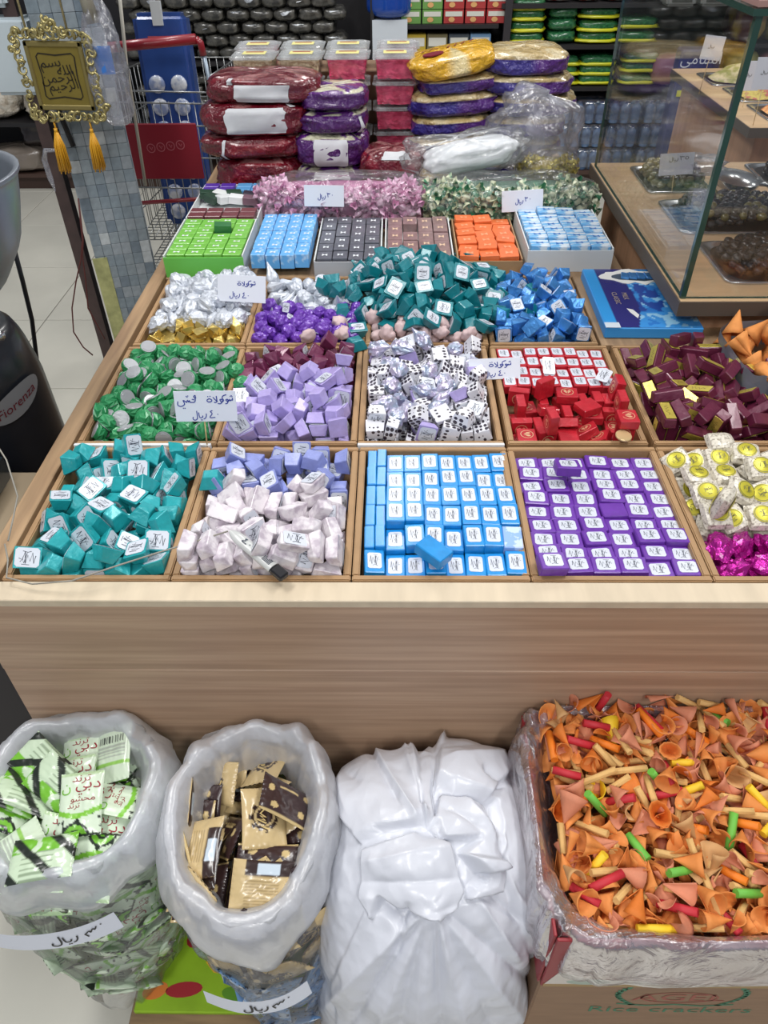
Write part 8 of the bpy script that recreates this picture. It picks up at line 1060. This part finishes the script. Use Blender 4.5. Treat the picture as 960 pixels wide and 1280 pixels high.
for i,c in enumerate(((196,170,60),(120,112,80),(70,80,90),(120,160,200))): teabox(.12+i*.125,.7205,c,('yellow','olive','grey','pale blue')[i]+' box on the tier below the tea boxes',None,.12,.125)
# green and yellow pouches
grn=mat('green_pouch',(34,92,58),.25,0,.6,two=((60,130,80),60,.5,.6,(1,1,6)),bump=(.6,30,.004)); yl=mat('yellow_band',(206,206,36),.35,0,.4,bump=(.5,30,.004))
def gpouch(x,z,w=.2,h=.075,band=True,g='green and yellow pouches',l=None):
    r=empty('noodle_pouch',l or 'dark green pouch with yellow edges stacked on the back shelf','pouch',(x,5.14,z),Euler((0,0,random.uniform(-.03,.03))),g)
    ob('pouch_body',MB().grid(sup(w*.94,.2,h,int(x*50),.5,.6,.1),30,14,wrapu=True).mesh('pouch_body',grn),r)
    if band: ob('yellow_edge',MB().grid(sup(w,.204,h*.42,int(x*70),.45,.6,.16),34,10,wrapu=True).mesh('yellow_edge',yl),r,(0,-.006,.0))
for (x0,zs) in ((.76,(.791,.845,.900,.950)),(1.17,(.791,.845,.910)),(1.40,(.791,.86))):
    for k,z in enumerate(zs): gpouch(x0,z,.205 if x0<1 else .235,.062,l='yellow edged green pouch, upper shelf, %s layer up of the %s stack'%(rank_names[k],'left' if x0<1 else 'middle' if x0<1.3 else 'right'))
for k in range(3): gpouch(.965,.791+k*.060,.17,.066,False,'plain green pouches','plain dark green pouch on the upper back shelf, %s layer up'%rank_names[k])
for (x0,zs) in ((.98,(.576,.625,.675)),(1.20,(.576,.625,.675)),(1.45,(.576,.640,.69))):
    for k,z in enumerate(zs): gpouch(x0,z,.225,.058,g='green and yellow pouches on the lower shelf',l='yellow edged green pouch, lower shelf, %s layer up of the %s stack'%(rank_names[k],'left' if x0<1 else 'middle' if x0<1.3 else 'right'))
wpk=mat('red_white_pack',(176,70,60),.35,0,.4,two=((226,222,206),24,.42,.5),bump=(.6,30,.004))
for i in range(9): tag(ob('snack_pack',softpack(.15,.2,.075,wpk,i%3),None,(.76+i*.165,5.14,.9915+0*(i%2)),Euler((0,0,random.uniform(-.1,.1)))),'red and white pack on the top back shelf, %s from the left'%rank_names[i],'pack','red and white packs')
# water packs
btl=mat('water_bottle_blue',(104,138,182),.12,0,.7,noise=(.15,20.)); bcap=mat('bottle_cap_navy',(40,60,120),.3); bring=mat('bottle_glint',(176,196,222),.15,0,.7); shr=film('shrink_film',.16,.5,(176,196,224),.1,(.8,14,.01))
bt=MB().tube([(0,0,0),(0,0,.004),(0,0,.045),(0,0,.05),(0,0,.055),(0,0,.09),(0,0,.10),(0,0,.108)],[.024,.028,.028,.024,.028,.028,.018,.012],12); btm=bt.mesh('bottle',btl); cpm=MB().tube([(0,0,.108),(0,0,.12)],.013,10).mesh('cap',bcap)
for k in range(3):
    for i in range(5):
        r=empty('water_pack','shrink wrapped blue water bottles on the bottom shelf, %s layer, %s from the left'%(('lowest','middle','top')[k],rank_names[i]),'water pack',(.98+i*.215,5.11,.1005+k*.135),None,'water bottle packs')
        for a in range(3):
            for b in range(2): o=ob('bottle',btm,r,(-.065+a*.065,-.055+b*.065,0)); 
        for a in range(3): ob('cap',cpm,r,(-.065+a*.065,-.055,0))
        ob('shrink_film',bev(MB().box(-.103,.103,-.092,.05,.001,.130).mesh('shrink_film',shr),.02,3),r)
# goods right of the pouches
nv=mat('navy_carton',(40,48,92),.4); 
r=empty('navy_pack','navy pack with white lettering and a yellow stripe behind the far counter','pack',(1.62,4.6,.40)); ob('pack_body',bev(MB().box(-.11,.11,-.05,.05,-.399,.44).mesh('pack_body',nv),.01),r); ob('yellow_stripe',MB().box(-.09,.09,-.053,-.0505,.22,.25).mesh('yellow_stripe',yl),r); ob('white_panel',MB().box(-.05,.07,-.053,-.0505,.26,.33).mesh('white_panel',wcard),r)
mb=MB(); addtext(mb,'الشامي',.075,0,0,f0,0,0,1); mb.v=[(p[0],-.0515,p[1]+.385) for p in mb.v]; ob('lettering',mb.mesh('lettering',wmo),r)
jar=mat('silver_pack',(150,154,152),.3,.3,.3,bump=(.5,20,.005)); 
for i in range(7):
    r=empty('silver_jar','silver square jar on the top back shelf, %s from the left'%rank_names[i],'jar',(1.55+.0+i*.185,5.04,.9905+.075),None,'silver jars'); r.location.z=.9905
    ob('jar_body',bev(MB().box(-.08,.08,-.07,.07,0,.15).mesh('jar_body',jar),.012,2),r,(0,-.12,0)); ob('jar_window',MB().box(-.055,.055,-.193,-.1905,.02,.12).mesh('jar_window',mat('dark_window',(70,74,70),.3)),r)
dk=mat('mixed_dark_goods',(84,50,56),.5,two=((150,130,60),9,.45,.6),bump=(.6,20,.01))
for i in range(7):
    x=2.02+i*.21; tag(ob('goods_bag',softpack(.2,.22,.2,[dk,mat('olive_goods',(120,118,70),.5,bump=(.6,20,.01)),mat('rose_goods',(140,96,100),.5,bump=(.6,20,.01))][i%3],i),None,(x,5.10,.7905)),('dark','olive','rose')[i%3]+' soft bag on the back shelf, %s from the left'%rank_names[i],'goods bag','soft bags behind the far counter')
for i in range(8):
    x=1.62+i*.21; tag(ob('goods_bag',softpack(.2,.22,.17,[mat('rose_goods'),dk,mat('olive_goods')][i%3],i),None,(x,5.10,.5755)),('rose','dark','olive')[i%3]+' soft bag on the lower back shelf, %s from the left'%rank_names[i],'goods bag','soft bags low behind the far counter')
# ---------------------------------------------------------------- tiled pillar and what hangs on it
pr_=tag(empty('pillar','square pillar clad in grey blue mosaic blocks','pillar',(-1.047,2.81,0),Euler((0,0,.30))),None,None); pr_['kind']='structure'
ob('pillar_core',MB().box(-.100,.100,-.100,.100,0,3.1).mesh('pillar_core',mat('pillar_grout',(96,106,114),.7)),pr_)
tms=[bev(MB().box(-.0165,.0165,-.003,.003,-.0205,.0205).mesh('mosaic_block',mat('mosaic_%d'%i,c,.5,noise=(.16,40.),bump=(.3,60,.002))),.001) for i,c in enumerate(((132,146,156),(150,160,168),(118,132,144),(186,194,198),(140,152,160)))]
rp=random.Random(5)
for j in range(38):
    for i in range(6):
        if len([0])>2: pass
        me=rp.choices(tms,(5,4,4,1,4))[0]
        ob('mosaic_block',me,pr_,(-.0845+i*.0338+0*(j%2),-.1025,.02+j*.0420))
for j in range(38):
    for i in range(2): ob('mosaic_block',rp.choices(tms,(5,4,4,1,4))[0],pr_,(.1025,-.082+.034*i,.02+j*.0420),Euler((0,0,PI/2)))
    if j>13: ob('mosaic_block',rp.choices(tms,(5,4,4,1,4))[0],pr_,(-.1025,-.082,.02+j*.0420),Euler((0,0,PI/2)))
ob('bare_patch',MB().box(-.112,-.060,-.1100,-.1062,.0,.50).mesh('bare_patch',mat('yellowed_plaster',(172,174,120),.8,noise=(.25,30.))),pr_)
tag(ob('cable_duct',MB().box(-.022,.022,-.02,.02,0,3.1).mesh('cable_duct',mat('brown_duct',(72,56,54),.5,noise=(.2,20.))),None,(-1.195,2.76,0)),'brown cable duct running down the left side of the mosaic pillar','duct')
wbx=mat('white_enamel',(196,208,214),.3,0,.4)
for z,l,x in ((1.27,'upper white wall box left of the gold frame',-1.27),(1.03,'lower white wall box left of the gold frame',-1.23)): tag(ob('wall_box',bev(MB().box(-.08,.08,-.04,.04,0,.215 if z<1.2 else .3).mesh('wall_box',wbx),.012,3),None,(x,2.76,z)),l,'box')
strap=tag(ob('black_strap',MB().tube([UY(68,120,2.66),UY(78,150,2.66),UY(92,183,2.66)],.009,4).mesh('black_strap',mat('black_webbing',(26,28,34),.6))),'short black strap hanging below the gold frame on the pillar','strap')
for pts,l in (((( 101,262),(103,300),(104,312)),'bundle'),):
    pass
cabm=mat('dark_red_cable',(88,40,38),.5)
for pts,l in (([(98,250),(103,300),(101,325),(95,352),(90,385),(92,415),(104,434),(116,444)],'left dark red cable dangling from the duct behind the bin'),([(98,248),(104,300),(103,320),(107,350),(110,385),(118,400),(131,424)],'right dark red cable dangling from the duct behind the bin')):
    tag(ob('cable',MB().tube([UY(x,y,2.62) for x,y in pts],.0028,6).mesh('cable',cabm)),l,'cable')
fr0=UY(76,95,2.60); gf=empty('ornate_frame','ornate gold frame with calligraphy hanging on the mosaic pillar','picture frame',fr0,Euler((0,.02,0)))
ggold=mat('antique_gold',(176,164,112),.32,.6,noise=(.2,40.),bump=(.5,50,.003)); olv=mat('olive_gold_panel',(138,122,56),.35,.4,noise=(.08,20.)); brl=mat('brown_line',(70,50,30),.4)
mb=MB(); W,Hh=.088,.094
for b in ((-W,W,-.012,.0,Hh-.016,Hh),(-W,W,-.012,.0,-Hh,-Hh+.016),(-W,-W+.014,-.012,0,-Hh,Hh),(W-.014,W,-.012,0,-Hh,Hh)): mb.box(*b)
ob('inner_moulding',bev(mb.mesh('inner_moulding',mat('bronze_gold',(150,136,84),.35,.6)),.003),gf)
ob('panel',MB().box(-W+.01,W-.01,-.008,-.002,-Hh+.012,Hh-.012).mesh('panel',olv),gf)
mb=MB(); k=[(x*.058,y*.062) for x,y in ((-1,-.86),(-.86,-1),(0,-.9),(.86,-1),(1,-.86),(.93,0),(1,.86),(.86,1),(0,.92),(-.86,1),(-1,.86),(-.93,0),(-1,-.86))]; ribbon(mb,k,.0035,f0)
for i,t in enumerate(('بسم','الله','الرحمن','الرحيم')): addtext(mb,t,.036,(-.02,.018,-.006,.004)[i],(.026,.018,-.006,-.030)[i],f0,0,.1,1.1)
mb.v=[(a,-.0095,b) for a,b,c in mb.v]; ob('calligraphy',mb.mesh('calligraphy',mat('dark_calligraphy',(34,28,20),.4)),gf)
mb=MB(); rg=random.Random(2)
def curl(x,z,r,s):
    pts=[]
    for t in range(14): a=s+t*.62; q=r*(1-t/16); pts.append((x+q*math.cos(a),-.010-.006*math.sin(t*.4),z+q*math.sin(a)))
    mb.tube(pts,[.0050*(1-t/20) for t in range(14)],6)
per=[]
for t in range(46):
    k_=t*4/46; e_=int(k_); g_=2*(k_-e_)-1; per.append(((.104*g_,.110),(.106,-.110*g_),(-.104*g_,-.110),(-.106,.110*g_))[e_])
for i,(x,z) in enumerate(per): curl(x+rg.uniform(-.003,.003),z+rg.uniform(-.003,.003),rg.uniform(.012,.017),rg.uniform(0,6))
for cx_,cz in ((-.112,.098),(-.125,.07),(-.10,.118),(.112,.098),(.12,.066),(-.108,-.108),(.108,-.108),(.125,-.085),(.085,-.118),(-.085,-.118),(0,.128),(-.02,.122),(.022,.122),(0,.150),(-.012,.140),(.012,.140),(-.045,.118),(.045,.118),(0,-.118)):
    curl(cx_,cz,.013,rg.uniform(0,6)); 
    q=MB().grid(lambda u,v:(cx_+.006*math.sin(v*PI)*math.cos(u*2*PI),-.014-.004*math.cos(v*PI),cz+.006*math.sin(v*PI)*math.sin(u*2*PI)),8,6,wrapu=True); mb.add(q.v,q.f,smooth=True)
ob('carved_border',mb.mesh('carved_border',ggold),gf)
tas=mat('gold_tassel',(222,164,34),.5,0,.2)
for sx,ln in ((-.055,.21),(.060,.20)):
    t=MB(); base=Vector((sx,-.01,-.118)); 
    t.tube([base,base+Vector((.002,0,-.035))],.003,6); t.tube([base+Vector((0,0,-.028)),base+Vector((0,0,-.04))],.006,8)
    for k in range(26):
        a=k*2.4; r_=.005+.0110*math.sqrt(k/26); t.tube([base+Vector((.003*math.cos(a),.003*math.sin(a),-.036)),base+Vector((r_*math.cos(a),r_*math.sin(a),-.08)),base+Vector((r_*1.25*math.cos(a),r_*1.25*math.sin(a),-ln*.72-.006*(k%3)))],.0024,4)
    ob('tassel',t.mesh('tassel',tas),gf)
for sx in (-.068,.055): ob('hanging_cord',MB().tube([(sx,-.006,.10),(sx-.004,-.006,.25),(sx-.006,-.006,.42)],.0035,6).mesh('hanging_cord',mat('twisted_gold_cord',(150,138,100),.5,noise=(.3,120.))),gf)
hbg=empty('plastic_bag','clear plastic bags hanging right of the gold frame','bag',UY(134,86,2.62)); ob('film',MB().grid(lambda u,v:sup(.11,.07,.30,85,.8,.8,.35)(u,v)-Vector((0,0,.16)),50,40,wrapu=True).mesh('film',film('thick_clear_film')),hbg); ob('blue_print',MB().grid(lambda u,v:(-.03+.06*u,-.02-.012*math.sin(u*PI),-.01+.075*v),6,4).mesh('blue_print',mat('print_bright_blue',(60,120,200),.4)),hbg)
ob('bag_neck',MB().tube([(-.01,0,.12),(-.02,0,.2),(-.03,0,.3)],[.022,.018,.02],10).mesh('bag_neck',mat('tan_film',(150,146,132),.4,0,.3,bump=(.6,30,.004))),hbg)
tag(ob('white_rod',MB().tube([UY(150,0,2.95),UY(158,80,2.95),UY(182,232,2.95)],.006,8).mesh('white_rod',mat('off_white_rod',(186,182,170),.5))),'off white rod leaning between the pillar and the trolley','rod')
fs=empty('film_scrap','torn clear film scrap hanging below the left tassel','film',UY(60,200,2.6)); ob('film',MB().tube([(.05,0,.03),(.0,0,.03),(-.012,0,0),(-.01,0,-.06),(-.006,0,-.10)],[.006,.008,.010,.010,.002],6).mesh('film',film('thick_clear_film')),fs)
# ---------------------------------------------------------------- shopping trolley
chrome=mat('trolley_wire',(150,152,152),.3,.8); redp2=mat('trolley_red',(138,24,38),.35,0,.4)
tr=empty('shopping_trolley','wire shopping trolley with red handle and red panel behind the bin','trolley',(-.92,3.2,0)); 
def wire(p,r=.003,m_=chrome,n='wire'): ob(n,MB().tube(p,r,6).mesh(n,m_),tr)
wire([(-.30,0,1.075),(.185,0,1.112)],.019,redp2,'handle'); wire([(.185,0,1.112),(.20,0,1.10),(.205,0,1.06)],.014,redp2,'handle_end'); wire([(.205,0,1.07),(.215,.01,.92),(.215,.02,.60)],.009,mat('grey_tube',(150,164,178),.3,.4),'frame_tube')
x0,x1,y0,y1=-.20,.20,.03,.72
for z in (.94,.90,.82,.70,.58): wire([(x0,y0,z),(x1,y0,z-.01)],.0035)
for z in (.98,.82,.70,.58,.46): 
    wire([(x0,y0,z),(x0,y1,z-.05)]); wire([(x1,y0,z),(x1,y1,z-.05)]); wire([(x0,y1,z-.05),(x1,y1,z-.05)])
for i in range(13): x=x0+(x1-x0)*i/12; wire([(x,y0,.90),(x,y0,.36)],.0022); wire([(x,y1,.93),(x,y1,.36)],.0022)
for i in range(13): y=y0+(y1-y0)*i/12; wire([(x0,y,.95),(x0,y,.36)],.0022); wire([(x1,y,.95),(x1,y,.36)],.0022)
for i in range(14): x=x0+(x1-x0)*i/13; wire([(x,y0,.36),(x,y1,.36)],.0022)
for i in range(20): y=y0+(y1-y0)*i/19; wire([(x0,y,.357),(x1,y,.357)],.0022)
for i in range(16): x=-.22+.44*i/15; wire([(x,-.05,.20),(x,.70,.20)],.0022)
for i in range(22): y=-.05+.75*i/21; wire([(-.22,y,.197),(.22,y,.197)],.0022)
for x in (-.22,.22): wire([(x,-.06,.20),(x,.05,.08)],.010,mat('grey_tube'),'frame_tube'); wire([(x,.72,.20),(x,.66,.08)],.010,mat('grey_tube'),'frame_tube'); wire([(x,0,.20),(x,.0,.9)],.009,mat('grey_tube'),'frame_tube')
wire([(-.22,-.03,.53),(.20,-.03,.555)],.009,redp2,'red_crossbar')
for x in (-.22,.22):
    for y in (-.03,.66): wire([(x-.012,y,.051),(x+.012,y,.051)],.05,mat('black_plastic'),'wheel')
pn=ob('red_panel',bev(MB().box(-.215,.135,-.004,.004,.62,.83).mesh('red_panel',mat('trolley_panel_red',(132,22,40),.4)),.004),tr,(0,.0,0))
mb=MB()
for i in range(4):
    cx_=-.06+i*.040; cz=.74+.004*i; ribbon(mb,[(cx_+.016*math.cos(t*PI/8),cz+.016*math.sin(t*PI/8)) for t in range(17)],.003,f0); ribbon(mb,[(cx_-.006,cz+.006),(cx_+.002,cz-.006),(cx_+.006,cz+.004)],.003,f0)
mb.v=[(a,-.0055,b) for a,b,c in mb.v]; ob('ring_print',mb.mesh('ring_print',mat('print_faded_pink',(178,96,106),.5)),pn)
# blue water multipack in the trolley
wp=empty('water_multipack','blue printed multipack of water bottles standing in the trolley','water pack',(-.93,3.40,.362),Euler((-.08,0,.02)))
ob('printed_film',bev(MB().box(-.105,.105,-.01,.10,.0,.80).mesh('printed_film',mat('multipack_blue',(44,78,150),.3,0,.5,noise=(.2,8.))),.02,3),wp)
for a in range(2):
    for k in range(7):
        z=.06+k*.083; ob('bottle_end',MB().tube([(-.045+a*.09,-.010,z),(-.045+a*.09,-.018,z),(-.045+a*.09,-.022,z)],[.034,.032,.020],14).mesh('bottle_end',mat('bottle_white_blue',(150,166,204),.2,0,.6,two=((226,230,238),30,.45,.6))),wp)
ob('handle_strap',MB().box(-.02,.02,-.02,.0,.76,.84).mesh('handle_strap',mat('white_card')),wp)
ob('red_script',MB().box(-.05,.07,-.0125,-.0105,.70,.725).mesh('red_script',mat('print_red_script',(196,90,96),.5)),wp)
# ---------------------------------------------------------------- grinder at the left
blkp=mat('grinder_black',(24,26,32),.35,0,.4,noise=(.3,10.))
gr=empty('coffee_grinder','black coffee grinder with a grey steel bowl at the left of the bin','grinder',(-.80,1.24,0))
def lathe(prof,n=36,cx_=0,cy_=0): return MB().grid(lambda u,v:(cx_+float(np.interp(v*(len(prof)-1),range(len(prof)),[p[0] for p in prof]))*math.cos(u*2*PI),cy_+float(np.interp(v*(len(prof)-1),range(len(prof)),[p[0] for p in prof]))*math.sin(u*2*PI),float(np.interp(v*(len(prof)-1),range(len(prof)),[p[1] for p in prof]))),n,len(prof)*3,wrapu=True)
ob('body',lathe([(.001,0),(.14,0),(.14,.06),(.120,.3),(.115,.7),(.112,.86),(.10,.93),(.085,.965),(.001,.97)]).mesh('body',blkp),gr)
ob('steel_bowl',lathe([(.001,1.02),(.055,1.03),(.085,1.06),(.125,1.12),(.145,1.19),(.152,1.225),(.158,1.232),(.158,1.238),(.148,1.236),(.14,1.18),(.1,1.08),(.001,1.05)],36,.045,-.03).mesh('steel_bowl',mat('dull_steel',(132,138,146),.35,.5,noise=(.15,8.))),gr)
ob('neck',lathe([(.04,.97),(.035,1.03)],16,.03,-.02).mesh('neck',blkp),gr)
ob('knob',MB().tube([(.08,-.06,.975),(.115,-.075,.985)],.009,8).mesh('knob',steel),gr)
mb=MB(); bd=MB()
def cyl(x,z,o): a=-.62+x/.113; return ((.1130+o)*math.cos(a),(.1130+o)*math.sin(a),z)
mb.grid(lambda u,v:cyl(.058*(v)*math.cos(u*2*PI)*(1.0),.845+.028*v*math.sin(u*2*PI)+.35*.058*v*math.cos(u*2*PI),.004),28,5,wrapu=True); ob('badge',mb.mesh('badge',mat('badge_silver',(150,152,156),.3,.5)),gr)
t_=MB(); addtext(t_,'Fiorenza',.026,0,0,f0,0,0,.95); v2=[]
for p in t_.v: v2.append(cyl(p[0],.845+p[1]+.35*p[0],.0055))
bd.add(v2,t_.f); ob('badge_lettering',bd.mesh('badge_lettering',mat('badge_dark_red',(92,24,34),.4)),gr)
tag(ob('power_cable',MB().tube([UY(16,305,1.42),UY(28,350,1.42),UY(40,400,1.42),UY(46,450,1.42),UY(52,490,1.42),UY(56,540,1.42)],.0048,8).mesh('power_cable',mat('black_plastic'))),'thick black power cable hanging between the grinder and the bin','cable')
gx=empty('glass_box','dark glass box with a pale wooden base at the near left of the bin','glass box',(-.735,.88,0)); ob('stand',MB().box(-.10,.10,-.14,.14,0,.74).mesh('stand',mat('dark_stand',(40,36,40),.6)),gx); ob('wooden_base',bev(MB().box(-.115,.118,-.17,.17,.741,.775).mesh('wooden_base',mat('pale_pine',(150,134,110),.6)),.003),gx); ob('glass_cover',bev(MB().box(-.105,.060,-.15,.15,.776,.85).mesh('glass_cover',mat('smoked_glass',(30,40,46),.12,0,.6)),.015,2),gx)
